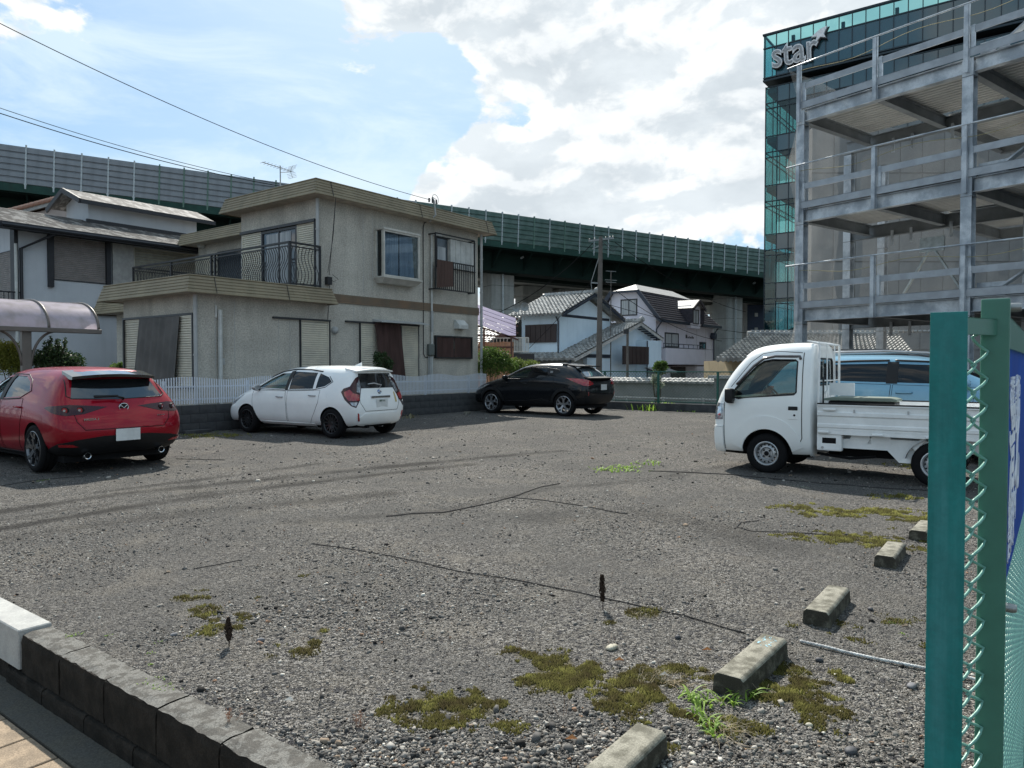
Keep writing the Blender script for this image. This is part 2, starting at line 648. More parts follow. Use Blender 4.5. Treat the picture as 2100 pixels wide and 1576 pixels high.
V = np.stack([GX, GY, GZ], -1).reshape(-1, 3)
idx = np.arange(na * nb).reshape(na, nb)
F = np.stack([idx[:-1, :-1], idx[1:, :-1], idx[1:, 1:], idx[:-1, 1:]], -1).reshape(-1, 4)
def gravel_mat():
 m = bpy.data.materials.new('gravel_ground')
 m.use_nodes = True
 N, L = m.node_tree.nodes, m.node_tree.links
 b = N['Principled BSDF']
 b.inputs['Roughness'].default_value = .92
 b.inputs['Specular IOR Level'].default_value = .06
 t = N.new('ShaderNodeTexCoord').outputs['Object']
 def ns(sc, d=4, r=.6):
  n = N.new('ShaderNodeTexNoise')
  n.inputs['Scale'].default_value = sc
  n.inputs['Detail'].default_value = d
  n.inputs['Roughness'].default_value = r
  L.new(t, n.inputs['Vector'])
  return n.outputs['Fac']
 def rg(s, a, c, lo=0., hi=1.):
  n = N.new('ShaderNodeMapRange')
  n.inputs['From Min'].default_value = a
  n.inputs['From Max'].default_value = c
  n.inputs['To Min'].default_value = lo
  n.inputs['To Max'].default_value = hi
  L.new(s, n.inputs['Value'])
  return n.outputs[0]
 def mx(f, a, c, mode='MIX'):
  n = N.new('ShaderNodeMix')
  n.data_type = 'RGBA'
  n.blend_type = mode
  for sock, s in ((n.inputs['Factor'], f), (n.inputs['A'], a), (n.inputs['B'], c)):
   if isinstance(s, (int, float)):
    sock.default_value = s
   elif isinstance(s, tuple):
    sock.default_value = (*s, 1)
   else:
    L.new(s, sock)
  return n.outputs['Result']
 vo = N.new('ShaderNodeTexVoronoi')
 vo.inputs['Scale'].default_value = 120
 L.new(t, vo.inputs['Vector'])
 vb = N.new('ShaderNodeTexVoronoi')
 vb.inputs['Scale'].default_value = 52
 L.new(t, vb.inputs['Vector'])
 cr = N.new('ShaderNodeValToRGB')
 els = cr.color_ramp.elements
 els[0].position, els[0].color = 0, (.02, .019, .018, 1)
 els[1].position, els[1].color = 1, (.40, .39, .37, 1)
 for p, c in ((.22, (.075, .072, .068, 1)), (.58, (.145, .139, .13, 1)), (.80, (.195, .178, .153, 1)), (.9, (.30, .287, .265, 1))):
  e = els.new(p)
  e.color = c
 sep = N.new('ShaderNodeSeparateColor')
 L.new(vo.outputs['Color'], sep.inputs[0])
 L.new(sep.outputs[0], cr.inputs[0])
 sep2 = N.new('ShaderNodeSeparateColor')
 L.new(vb.outputs['Color'], sep2.inputs[0])
 c = cr.outputs[0]
 c = mx(rg(sep2.outputs[0], .78, .80), c, mx(sep2.outputs[1], (.28, .27, .255), (.17, .155, .135)))
 c = mx(rg(sep2.outputs[2], .86, .88), c, (.045, .045, .05))
 big = ns(.55, 6, .6)
 c = mx(rg(big, .38, .58, 0, .7), c, (.112, .109, .104))
 c = mx(rg(ns(1.7, 5), .52, .68, 0, .35), c, (.22, .20, .17))
 at = N.new('ShaderNodeAttribute')
 at.attribute_name = 'track'
 c = mx(rg(at.outputs['Fac'], 0, .9, 0, .75), c, (.03, .029, .028))
 am = N.new('ShaderNodeAttribute')
 am.attribute_name = 'moss'
 c = mx(rg(am.outputs['Fac'], .25, .7, 0, .55), c, mx(rg(ns(30), .4, .6), (.05, .042, .015), (.12, .10, .03)))
 L.new(c, b.inputs['Base Color'])
 bu = N.new('ShaderNodeBump')
 bu.inputs['Distance'].default_value = .014
 bu.inputs['Strength'].default_value = 1
 L.new(vo.outputs['Distance'], bu.inputs['Height'])
 bu.invert = True
 bu2 = N.new('ShaderNodeBump')
 bu2.inputs['Distance'].default_value = .011
 L.new(vb.outputs['Distance'], bu2.inputs['Height'])
 bu2.invert = True
 L.new(bu.outputs[0], bu2.inputs['Normal'])
 L.new(bu2.outputs[0], b.inputs['Normal'])
 return m
m_gravel = gravel_mat()
lot = join_np('gravel_lot', V, F, m_gravel, nper=4, smooth=True)
tag(lot, 'grey crushed stone surface of the parking lot', None, kind='structure')
for nm, arr in (('track', track_mask(GX, GY)), ('moss', moss_mask(GX, GY))):
 at = lot.data.attributes.new(nm, 'FLOAT', 'POINT')
 at.data.foreach_set('value', arr.astype(np.float32).ravel())
def rng_frustum(n, y0, y1, p, margin=1.2):
 """ground points, density falling with distance"""
 u = RNG.random(n)
 Y = (y0 ** (1 - p) + u * (y1 ** (1 - p) - y0 ** (1 - p))) ** (1 / (1 - p))
 X = (RNG.random(n) * 2 - 1) * (.74 * Y + margin)
 return X, Y
def stone_mat():
 m = bpy.data.materials.new('loose_stone')
 m.use_nodes = True
 N, L = m.node_tree.nodes, m.node_tree.links
 b = N['Principled BSDF']
 b.inputs['Roughness'].default_value = .85
 b.inputs['Specular IOR Level'].default_value = .08
 at = N.new('ShaderNodeAttribute')
 at.attribute_name = 'tone'
 cr = N.new('ShaderNodeValToRGB')
 cr.color_ramp.interpolation = 'CONSTANT'
 els = cr.color_ramp.elements
 els[0].position, els[0].color = 0, (.022, .021, .02, 1)
 els[1].position, els[1].color = .978, (.52, .50, .45, 1)
 for p, c in ((.12, (.06, .058, .056, 1)), (.28, (.10, .097, .093, 1)), (.48, (.15, .144, .134, 1)), (.66, (.21, .198, .18, 1)), (.79, (.28, .26, .232, 1)),
     (.87, (.21, .165, .125, 1)), (.905, (.32, .305, .28, 1)), (.94, (.24, .15, .10, 1)), (.95, (.33, .315, .285, 1))):
  e = els.new(p)
  e.color = c
 L.new(at.outputs['Fac'], cr.inputs[0])
 no = N.new('ShaderNodeTexNoise')
 no.inputs['Scale'].default_value = 160
 tcn = N.new('ShaderNodeTexCoord')
 L.new(tcn.outputs['Object'], no.inputs['Vector'])
 mx = N.new('ShaderNodeMix')
 mx.data_type = 'RGBA'
 mx.blend_type = 'MULTIPLY'
 mx.inputs['Factor'].default_value = .5
 L.new(cr.outputs[0], mx.inputs['A'])
 L.new(no.outputs['Color'], mx.inputs['B'])
 L.new(cr.outputs[0], b.inputs['Base Color'])
 return m
CUBE = np.array([(-1, -1, -1), (1, -1, -1), (1, 1, -1), (-1, 1, -1), (-1, -1, 1), (1, -1, 1), (1, 1, 1), (-1, 1, 1)], float)
CF = np.array([(0, 2, 1), (0, 3, 2), (4, 5, 6), (4, 6, 7), (0, 1, 5), (0, 5, 4), (1, 2, 6), (1, 6, 5), (2, 3, 7), (2, 7, 6), (3, 0, 4), (3, 4, 7)])
def stones(name, X, Y, size, label, Z=None):
 n = len(X)
 jit = 1 + RNG.normal(0, .28, (n, 8, 3))
 P = CUBE[None] * jit * .5
 P[:, 4:, :2] *= .75
 sc = size[:, None, None] * np.stack([RNG.uniform(.8, 1.4, n), RNG.uniform(.6, 1.0, n), RNG.uniform(.4, .8, n)], -1)[:, None, :]
 P = P * sc
 th = RNG.uniform(0, 2 * np.pi, n)
 ti = RNG.normal(0, .35, n)
 ct, st = np.cos(ti)[:, None], np.sin(ti)[:, None]
 y, z = P[:, :, 1] * ct - P[:, :, 2] * st, P[:, :, 1] * st + P[:, :, 2] * ct
 c, s_ = np.cos(th)[:, None], np.sin(th)[:, None]
 x, y = P[:, :, 0] * c - y * s_, P[:, :, 0] * s_ + y * c
 if Z is None:
  Z = ground_z(X, Y)
 V = np.stack([x + X[:, None], y + Y[:, None], z + (Z + size * .12)[:, None]], -1).reshape(-1, 3)
 F = (CF[None] + (np.arange(n) * 8)[:, None, None]).reshape(-1, 3)
 tone = np.repeat(RNG.random(n), 8)
 o = join_np(name, V, F, MATS['stone'], attr=tone)
 return tag(o, label, 'gravel', kind='stuff')
MATS['stone'] = stone_mat()
X, Y = rng_frustum(230000, 2.2, 9.5, 1.9)
a_, b_ = .6 * X + .8 * Y, -.8 * X + .6 * Y
rough = VN.fbm(X * .9 + 40, Y * .9, 3)
keep = (a_ > A1 + .03) & (b_ > -3) & (RNG.random(len(X)) < np.clip((rough - .46) * 4.2 + .08 + np.clip((3.6 - Y) * .5, 0, .5), .06, 1)) & (RNG.random(len(X)) > track_mask(X, Y) * 1.6)
mk = moss_mask(X, Y)
keep &= (RNG.random(len(X)) > mk * .3)
X, Y = X[keep], Y[keep]
sz = np.clip(RNG.lognormal(math.log(.0064), .46, len(X)) * (1 + .35 * np.clip(3.3 - Y, 0, 1)), .005, .04)
stones('gravel', X, Y, sz, 'loose crushed gravel lying on the near part of the lot')
X, Y = rng_frustum(5000, 9.0, 24, 1.6)
a_, b_ = .6 * X + .8 * Y, -.8 * X + .6 * Y
keep = (a_ < AF - .2) & (b_ < BW - .1) & (b_ > -2) & (a_ > A1) & (RNG.random(len(X)) > track_mask(X, Y))
X, Y = X[keep], Y[keep]
stones('gravel', X, Y, np.clip(RNG.lognormal(math.log(.016), .4, len(X)), .01, .06), 'coarser gravel scattered over the far part of the lot')
m_moss = bpy.data.materials.new('moss')
m_moss.use_nodes = True
N, L = m_moss.node_tree.nodes, m_moss.node_tree.links
N['Principled BSDF'].inputs['Roughness'].default_value = .95
N['Principled BSDF'].inputs['Specular IOR Level'].default_value = .1
at = N.new('ShaderNodeAttribute')
at.attribute_name = 'tone'
cr = N.new('ShaderNodeValToRGB')
cr.color_ramp.elements[0].color = (.038, .030, .012, 1)
cr.color_ramp.elements[1].color = (.17, .165, .045, 1)
e = cr.color_ramp.elements.new(.55)
e.color = (.062, .058, .015, 1)
L.new(at.outputs['Fac'], cr.inputs[0])
L.new(cr.outputs[0], N['Principled BSDF'].inputs['Base Color'])
PX, PY = [], []
for gx, gy, sx, sy in mossw:
 n = int(min(20000, 19000 * (sx + .02) * (sy + .02) * 6.0 * min(1, (3.6 / gy) ** 1.6)))
 PX.append(gx + RNG.uniform(-2.1, 2.1, n) * sx)
 PY.append(gy + RNG.uniform(-2.1, 2.1, n) * sy)
PX, PY = np.concatenate(PX), np.concatenate(PY)
mk = moss_mask(PX, PY)
k = (mk > .40 + RNG.uniform(-.12, .25, len(mk))) & (.6 * PX + .8 * PY > A1)
PX, PY, mk = PX[k], PY[k], mk[k]
n = len(PX)
r = RNG.uniform(.003, .008, n) * np.clip(PY / 4.2, 1, 2.4)
h = r * 1.0 + .009 * np.clip(mk - .3, 0, .7) + RNG.uniform(0, .004, n)
th = RNG.uniform(0, 6.28, n)
V = []
Zg = ground_z(PX, PY)
for j in range(4):
 V.append(np.stack([PX + r * np.cos(th + j * 1.571), PY + r * np.sin(th + j * 1.571), Zg - .003], -1))
V.append(np.stack([PX + RNG.normal(0, .002, n), PY + RNG.normal(0, .002, n), Zg + h], -1))
V = np.stack(V, 1).reshape(-1, 3)
F = (np.array([(0, 1, 4), (1, 2, 4), (2, 3, 4), (3, 0, 4)])[None] + (np.arange(n) * 5)[:, None, None]).reshape(-1, 3)
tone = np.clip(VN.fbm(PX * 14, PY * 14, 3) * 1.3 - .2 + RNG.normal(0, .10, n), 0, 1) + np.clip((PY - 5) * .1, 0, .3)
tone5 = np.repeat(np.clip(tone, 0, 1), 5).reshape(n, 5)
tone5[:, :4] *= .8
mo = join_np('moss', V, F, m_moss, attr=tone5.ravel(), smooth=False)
tag(mo, 'olive and brown moss cushions growing between the gravel', 'moss', kind='stuff')
# front retaining wall + pavement
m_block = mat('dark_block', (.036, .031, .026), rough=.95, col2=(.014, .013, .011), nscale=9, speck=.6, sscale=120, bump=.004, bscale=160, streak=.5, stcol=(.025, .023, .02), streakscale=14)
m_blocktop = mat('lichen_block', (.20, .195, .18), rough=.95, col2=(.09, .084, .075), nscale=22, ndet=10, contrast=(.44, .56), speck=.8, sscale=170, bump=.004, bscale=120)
m_lightblock = mat('pale_concrete', (.42, .42, .40), rough=.9, col2=(.33, .33, .32), nscale=6, speck=.25, sscale=90, bump=.0015, bscale=90)
m_conc = mat('concrete', (.30, .30, .285), rough=.9, col2=(.2, .2, .19), nscale=3, speck=.3, sscale=60, bump=.002, bscale=60)
wall = thing('retaining_wall', 'low dark weathered concrete block wall holding up the front edge of the lot', 'wall', G, (A0, 0, -.3))
def rough_block(x0, y0, z0, x1, y1, z1, mats_top, seed):
 """block with an uneven arris; top face in its own material"""
 rr = random.Random(seed)
 nx, ny, nz = 3, 12, 5
 mbk = MB()
 def P(i, j, k):
  x, y, z = x0 + (x1 - x0) * i / nx, y0 + (y1 - y0) * j / ny, z0 + (z1 - z0) * k / nz
  j1 = random.Random(hash((round(x * 500), round(y * 500), round(z * 500))))
  e = 0
  if k == nz and i == 0:
   x += .004 + j1.random() * .009
   z -= .003 + j1.random() * .008
  elif k == nz:
   z += (j1.random() - .5) * .006
  elif i == 0:
   x += (j1.random() - .5) * .005
  return (x, y, z)
 ids = {}
 def vid(i, j, k):
  if (i, j, k) not in ids:
   ids[(i, j, k)] = len(mbk.v)
   mbk.v.append(P(i, j, k))
  return ids[(i, j, k)]
 for j in range(ny):
  for k in range(nz):
   mbk.f.append([vid(0, j, k), vid(0, j, k + 1), vid(0, j + 1, k + 1), vid(0, j + 1, k)])
   mbk.m.append(0)
  for i in range(nx):
   mbk.f.append([vid(i, j, nz), vid(i + 1, j, nz), vid(i + 1, j + 1, nz), vid(i, j + 1, nz)])
   mbk.m.append(1)
 for i in range(nx):
  for k in range(nz):
   for j in (0, ny):
    mbk.f.append([vid(i, j, k), vid(i + 1, j, k), vid(i + 1, j, k + 1), vid(i, j, k + 1)])
    mbk.m.append(0)
 return mbk
bj = 4.465
k = 0
while bj > .9:
 L_ = .478
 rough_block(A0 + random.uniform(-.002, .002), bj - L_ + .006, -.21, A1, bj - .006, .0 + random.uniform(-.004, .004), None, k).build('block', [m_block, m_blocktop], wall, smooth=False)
 bj -= L_
 k += 1
mb = MB()
mb.box((A0 + .006, .9, -.22), (A1 - .005, 4.42, -.012))
mb.build('mortar', m_block, wall)
for k in range(10):
 b1 = 4.43 - k * .478 + .2
 b0 = b1 - .478
 rough_block(A0 - .02, b0 + .004, -.32, A1, b1 - .004, -.212, None, 100 + k).build('block', [m_block, m_block], wall)
pal = thing('concrete_wall', 'pale smooth concrete wall end joining the dark block wall at the left', 'wall', G, (A0, 4.5, -.5))
for k in range(6):
 mb = MB()
 mb.box((A0 - .012, 4.47 + k * 1.2, -.20), (A1 + .004, 4.464 + (k + 1) * 1.2, .018))
 mb.build('coping', m_lightblock, pal, bevel=.006)
mb = MB()
mb.box((A0 - .005, 4.64, -.5), (A1 - .002, 11.5, -.2))
mb.build('footing', m_block, pal)
m_gut = mat('gutter_concrete', (.10, .095, .08), rough=.95, col2=(.09, .088, .08), nscale=7, speck=.5, sscale=90, bump=.004, bscale=70)
mb = MB()
mb.box((A0 - .17, -3, -.36), (A0 + .05, 12, -.297))
tag(mb.build('gutter', m_gut, fr=G), 'dirty concrete gutter strip at the foot of the block wall', None, kind='structure')
m_slab = mat('tan_paver', (.36, .28, .20), rough=.9, col2=(.22, .175, .13), nscale=9, ndet=8, speck=.6, sscale=140, bump=.001, bscale=140)
m_joint = mat('paver_joint', (.12, .105, .085), rough=1, speck=.4)
pav = thing('pavement', None, None, G, (.6, 0, -.32))
pav['kind'] = 'structure'
mb = MB()
mb.box((-1.2, -2, -.36), (A0 - .172, 7, -.312))
mb.build('bedding', m_joint, pav)
mb = MB()
mb.box((-.144, -.144, -.02), (.144, .144, .012))
slab_me = mb.mesh('paving_slab', m_slab, bevel=.004)
for i in range(5):
 for j in range(14):
  put('paving_slab', slab_me, pav, (A0 - .172 - .15 - i * .3, 1.3 + j * .3 + (.15 if i % 2 else 0), -.313 + random.uniform(-.001, .001)), (0, 0, random.choice((0, math.pi / 2, math.pi))))
# left block wall with white fence
m_wallblk = mat('wall_block', (.085, .088, .09), rough=.9, col2=(.05, .052, .055), nscale=3, speck=.4, sscale=70, bump=.002, bscale=60, streak=.4, stcol=(.03, .03, .03))
lw = thing('block_wall', 'dark grey block wall along the left edge of the lot under the white picket fence', 'wall', G, (2, BW, 0))
mbm = MB()
mbm.box((-1.4, BW + .008, -.1), (AF - .2, BW + .14, .585))
mbm.build('mortar', m_wallblk, lw)
mb = MB()
mb.box((-.194, 0, -.094), (.194, .15, .094))
blk_me = mb.mesh('block', m_wallblk, bevel=.004)
for c in range(3):
 z = .105 + c * .195
 a = -1.0 + (.2 if c % 2 else 0)
 while a < AF - .4:
  put('block', blk_me, lw, (a, BW + random.uniform(-.003, .002), z))
  a += .397
m_fence = mat('white_aluminium', (.60, .64, .69), rough=.35, metal=0, nscale=2, col2=(.52, .56, .61))
fe = thing('picket_fence', 'white metal picket fence with a wavy top standing on the block wall', 'fence', G, (2, BW + .07, .6))
mb = MB()
mb.box((-.0125, -.006, 0), (.0125, .006, 1))
pick_me = mb.mesh('picket', m_fence)
a0 = 2.0
k = 0
while a0 < 18.9:
 if True:
  ph = (a0 % 2.0) / 2.0
  zt = .56 + .035 * math.sin(2 * math.pi * ph)
  put('picket', pick_me, fe, (a0, BW + .07, .62), scale=(1, 1, zt))
 a0 += .0585
for z in (.70, .98):
 mb = MB()
 mb.box((2, BW + .082, z), (18.9, BW + .11, z + .035))
 mb.build('rail', m_fence, fe)
for a in np.arange(2, 19, 2.0):
 mb = MB()
 mb.box((a - .03, BW + .084, .58), (a + .03, BW + .14, 1.12))
 mb.build('post', m_fence, fe)
# wheel stops
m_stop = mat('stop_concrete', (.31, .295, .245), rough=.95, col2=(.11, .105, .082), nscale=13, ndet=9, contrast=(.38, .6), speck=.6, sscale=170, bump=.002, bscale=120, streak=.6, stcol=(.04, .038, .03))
m_stopside = mat('shaded_side_concrete', (.055, .05, .04), rough=.95, col2=(.16, .15, .12), nscale=15, ndet=9, contrast=(.45, .7), speck=.5, sscale=170, bump=.002, bscale=120)  # near-black side faces: their shade is painted into the colour
STOPS = [((1255, 1610), 'nearest concrete wheel stop cut off by the bottom of the picture', .6),
   ((1543, 1378), 'mossy concrete wheel stop with pale blue paint marks, grass at its near end', .6),
   ((1697, 1255), 'concrete wheel stop third from the near end of the row', .56),
   ((1826, 1148), 'concrete wheel stop beside the yellow moss strip', .52),
   ((1893, 1098), 'concrete wheel stop half hidden behind the green fence post', .5)]
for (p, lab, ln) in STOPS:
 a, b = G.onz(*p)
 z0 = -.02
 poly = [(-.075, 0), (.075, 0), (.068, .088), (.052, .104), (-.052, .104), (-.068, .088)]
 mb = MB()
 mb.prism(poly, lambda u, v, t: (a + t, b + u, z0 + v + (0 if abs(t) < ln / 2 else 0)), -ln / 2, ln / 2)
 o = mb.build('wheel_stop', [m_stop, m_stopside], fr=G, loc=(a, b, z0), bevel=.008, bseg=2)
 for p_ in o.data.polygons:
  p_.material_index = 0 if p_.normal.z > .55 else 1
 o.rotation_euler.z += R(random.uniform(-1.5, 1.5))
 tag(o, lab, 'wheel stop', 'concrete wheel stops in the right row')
a, b = G.onz(1543, 1378)
a, b = a + .19, b - .02
m_paint = mat('faded_blue_paint', (.35, .55, .62), rough=.8)
mb = MB()
rp = random.Random(5)
for k in range(26):
 da, db = rp.uniform(-.06, .07), rp.uniform(-.025, .045)
 mb.box((a + da, b + db, .0838), (a + da + rp.uniform(.003, .014), b + db + rp.uniform(.002, .010), .0848 + .0004 * (k % 3)))
tag(mb.build('paint_mark', m_paint, fr=G, loc=(a, b, .09)), 'flakes of pale blue paint on top of the mossy wheel stop', 'paint mark')
for (p, lab, ang, L2) in (((405, 889), 'flat dark kerb block lying by the wall behind the red car', .05, .6), ((958, 850), 'small pale block lying at the wall by the black car', 0, .2)):
 a, b = G.onz(*p)
 mb = MB()
 mb.box((a - L2 / 2, b - .06, -.01), (a + L2 / 2, b + .06, .075))
 tag(mb.build('kerb_block', m_stop if L2 < .3 else m_wallblk, fr=G, loc=(a, b, 0), bevel=.008), lab, 'block')
# ropes marking the bays
m_rope = mat('dark_rope', (.05, .048, .048), rough=.9)
m_wrope = mat('white_rope', (.62, .63, .62), rough=.8, nscale=30, col2=(.35, .35, .35))
def rope(pts, r, m, label, wig=.012, cat='rope', twist=False):
 r = r if twist else r * .62
 P = [Vector((*W.onz(*p), 0)) for p in pts]
 out = []
 for p, q in zip(P[:-1], P[1:]):
  n = max(2, int((q - p).length / .07))
  for i in range(n):
   out.append(p.lerp(q, i / n))
 out.append(P[-1])
 ox = np.array([q.x for q in out])
 oy = np.array([q.y for q in out])
 gz = ground_z(ox, oy)
 pts3 = [Vector((q.x + (VN(np.array([q.x * 3.0]), np.array([2.2]))[0] - .5) * wig, q.y + (VN(np.array([q.x * 3.0 + 9]), np.array([7.7]))[0] - .5) * wig * 2.5,
     gz[i] + r * .9 + (.004 if twist else .002))) for i, q in enumerate(out)]
 o0 = pts3[0].copy()
 mb = MB()
 if twist:
  dense = []
  for p, q in zip(pts3[:-1], pts3[1:]):
   for i in range(8):
    dense.append(p.lerp(q, i / 8))
  for ph in (0, 2.09, 4.19):
   s_ = 0
   cur = []
   for i, p in enumerate(dense):
    if i:
     s_ += (p - dense[i - 1]).length
    t = s_ / .045 * 2 * math.pi + ph
    cur.append(p + Vector((math.cos(t) * r * .3, math.cos(t) * r * .3, math.sin(t) * r * .55)))
   mb.tube(cur, r * .62, 5)
 else:
  mb.tube(pts3, r, 5)
 return tag(mb.build('rope', m, loc=o0, smooth='all'), label, cat)
rope([(640, 1110), (1000, 1180), (1240, 1226), (1400, 1262), (1530, 1300)], .006, m_rope, 'long dark rope pegged across the gravel in front of the wheel stops', .03)
rope([(1640, 1318), (1760, 1345), (1915, 1378), (2060, 1410)], .0075, m_wrope, 'white twisted rope running right from the mossy wheel stop', .01, twist=True)
rope([(1330, 966), (1500, 975), (1700, 993), (1905, 1006)], .009, m_rope, 'dark bay marking rope on the gravel in front of the truck', .03)
rope([(790, 1062), (905, 1052), (1020, 1028), (1150, 992)], .008, m_rope, 'dark rope curving over the middle of the lot', .1)
rope([(1040, 1022), (1120, 1028), (1190, 1036), (1280, 1050)], .007, m_rope, 'short loose piece of dark rope in the middle of the lot', .1)
rope([(1555, 1068), (1520, 1072), (1512, 1082), (1540, 1090), (1610, 1092), (1700, 1096)], .006, m_rope, 'dark rope end with a hooked loop beside the yellow moss', .02)
rope([(400, 1166), (500, 1145)], .005, m_rope, 'short dark rope scrap on the near left gravel', .02)
rope([(0, 998), (70, 985), (180, 975)], .006, m_rope, 'dark rope on the gravel in front of the red car', .02)
rope([(360, 942), (460, 943)], .007, m_rope, 'short dark rope on the gravel right of the red car', .02)
# wall helpers
def wbox(mb, pl, c, u0, u1, z0, z1, d0, d1):
 """box on a wall plane. pl 'b': plane b=c facing -b; pl 'a': plane a=c facing -a. d = distance outwards."""
 if pl == 'b':
  mb.box((u0, c - d1, z0), (u1, c - d0, z1))
 else:
  mb.box((c - d1, u0, z0), (c - d0, u1, z1))
 return mb
def rect(fr, pl, c, x0, y0, x1, y1):
 f = fr.onb if pl == 'b' else fr.ona
 xm, ym = (x0 + x1) / 2, (y0 + y1) / 2
 u0, u1 = f(x0, ym, c)[0], f(x1, ym, c)[0]
 z1, z0 = f(xm, y0, c)[1], f(xm, y1, c)[1]
 return min(u0, u1), max(u0, u1), z0, z1
def frame_ring(mb, pl, c, u0, u1, z0, z1, w, d0, d1):
 wbox(mb, pl, c, u0, u1, z1 - w, z1, d0, d1)
 wbox(mb, pl, c, u0, u1, z0, z0 + w, d0, d1)
 wbox(mb, pl, c, u0, u0 + w, z0 + w, z1 - w, d0, d1)
 wbox(mb, pl, c, u1 - w, u1, z0 + w, z1 - w, d0, d1)
m_glassdark = mat('window_glass', (.03, .04, .05), rough=.04, spec=.9, nscale=.5, col2=(.05, .06, .07))
m_curtain = mat('pale_curtain', (.45, .47, .48), rough=.9, nscale=12, anis=(1, 1, .05), col2=(.3, .32, .33))
m_dkframe = mat('dark_frame', (.03, .032, .036), rough=.45)
m_whframe = mat('light_frame', (.55, .55, .53), rough=.5)
def window(parent, fr, pl, c, r, fw=.05, fm=None, glass=None, mull=1, depth=.05, curtain=True, name='window'):
 u0, u1, z0, z1 = r
 mb = MB()
 frame_ring(mb, pl, c, u0, u1, z0, z1, fw, -.02, depth)
 for i in range(1, mull + 1):
  u = u0 + (u1 - u0) * i / (mull + 1)
  wbox(mb, pl, c, u - fw * .35, u + fw * .35, z0 + fw, z1 - fw, -.01, depth * .8)
 w = mb.build(name, fm or m_dkframe, parent)
 mb = MB()
 wbox(mb, pl, c, u0 + fw * .8, u1 - fw * .8, z0 + fw * .8, z1 - fw * .8, -.01, .012)
 mb.build('pane', glass or m_glassdark, w)
 return w
def kawara(mb, e0, e1, r0, r1, cols, rows, amp=.035, step=.03, sub=5):
 e0, e1, r0, r1 = map(Vector, (e0, e1, r0, r1))
 nrm = (e1 - e0).cross(r0 - e0).normalized()
 if nrm.z < 0:
  nrm = -nrm
 vs, fs = [], []
 nc = cols * sub + 1
 for r in range(rows):
  for h in (0, 1):
   t = (r + h) / rows
   off = step * (1 - h)
   for i in range(nc):
    s = i / (nc - 1)
    p = e0.lerp(e1, s).lerp(r0.lerp(r1, s), t)
    ph = (i % sub) / sub
    a = amp * (math.cos(2 * math.pi * ph) * .5 + .5) ** .7
    vs.append(p + nrm * (a + off))
 for r in range(rows):
  b0 = r * 2 * nc
  for i in range(nc - 1):
   fs.append((b0 + i, b0 + i + 1, b0 + nc + i + 1, b0 + nc + i))
   if r < rows - 1:
    fs.append((b0 + nc + i, b0 + nc + i + 1, b0 + 2 * nc + i + 1, b0 + 2 * nc + i))
 for i in range(nc - 1):
  n0 = len(vs)
  vs += [vs[i] - nrm * (amp + step + .03), vs[i + 1] - nrm * (amp + step + .03)]
  fs.append((i, i + 1, n0 + 1, n0))
 mb.add(vs, fs)
 n0 = nrm * .03
 mb.add([e0 - n0, e1 - n0, r1 - n0, r0 - n0], [(0, 3, 2, 1)])
 return mb
# elevated highway
SL = math.atan(.031)
H = Fr(math.atan2(.447, .894), -42.3, 60.4)
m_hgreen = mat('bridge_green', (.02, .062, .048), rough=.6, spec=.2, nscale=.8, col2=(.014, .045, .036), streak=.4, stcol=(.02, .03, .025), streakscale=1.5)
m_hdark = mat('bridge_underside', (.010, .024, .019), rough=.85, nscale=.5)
m_panel = mat('barrier_grey', (.23, .25, .265), rough=.5, metal=.3, nscale=.7, col2=(.19, .21, .225), streak=.25, streakscale=2)
m_panelg = mat('barrier_green', (.11, .165, .15), rough=.5, metal=.3, nscale=.7, col2=(.05, .10, .08))
m_galv = mat('galvanised_post', (.42, .46, .46), rough=.45, metal=.4, nscale=6, col2=(.3, .33, .33), rvar=.1)
m_postg = mat('post_green', (.09, .17, .13), rough=.5)
m_pierc = mat('pier_concrete', (.42, .43, .40), rough=.9, nscale=.5, col2=(.33, .34, .32), speck=.15, sscale=8, streak=.45, stcol=(.12, .13, .12), streakscale=1.2)
hw = thing('elevated_highway', 'long elevated highway with dark green steel girders and tall slatted noise barrier', 'highway', H, (0, 0, 16.6))
hw.rotation_euler = (0, SL, H.ang)
prof = []
for r in range(6):
 z = .05 + r * .515
 prof += [(0.0, z), (-.10, z + .03), (-.10, z + .40), (0.0, z + .46)]
prof.append((0.0, 3.14))
vs, fs = [], []
for (y, z) in prof:
 vs += [(0, y, z), (1.9, y, z)]
for i in range(len(prof) - 1):
 fs.append((2 * i, 2 * i + 1, 2 * i + 3, 2 * i + 2))
n = len(vs)
vs += [(0, .06, .05), (1.9, .06, .05), (0, .06, 3.14), (1.9, .06, 3.14)]
fs += [(n + 1, n, n + 2, n + 3), (2 * len(prof) - 2, 2 * len(prof) - 1, n + 3, n + 2)]
mb = MB()
mb.add(vs, fs)
pan_me = mb.mesh('barrier_panel', m_panel, recalc=False)
pan_me2 = pan_me.copy()
pan_me2.materials[0] = m_panelg
mb = MB()
mb.box((-.06, -.16, -.35), (.06, .02, 3.28))
mb.box((-.06, .02, -.35), (.06, .06, 3.28))
mb.box((-.11, -.17, -.02), (.11, -.155, .10))
post_me = mb.mesh('barrier_post', m_galv)
post_me2 = post_me.copy()
post_me2.materials[0] = m_postg
S0, S1 = -26, 126
k = 0
for s in range(S0, S1, 2):
 g = s > 36 + random.uniform(-3, 3)
 put('barrier_panel', pan_me2 if g else pan_me, hw, (s + .05, 0, 16.6))
 pg = random.random() < (.35 if s < 30 else .1)
 put('barrier_post', post_me2 if pg else post_me, hw, (s, 0, 16.6), scale=(1, 1, random.uniform(.985, 1.01)))
def hbox(mb, s0, s1, y0, y1, z0, z1):
 mb.box((s0, y0, 16.6 + z0), (s1, y1, 16.6 + z1))
mb = MB()
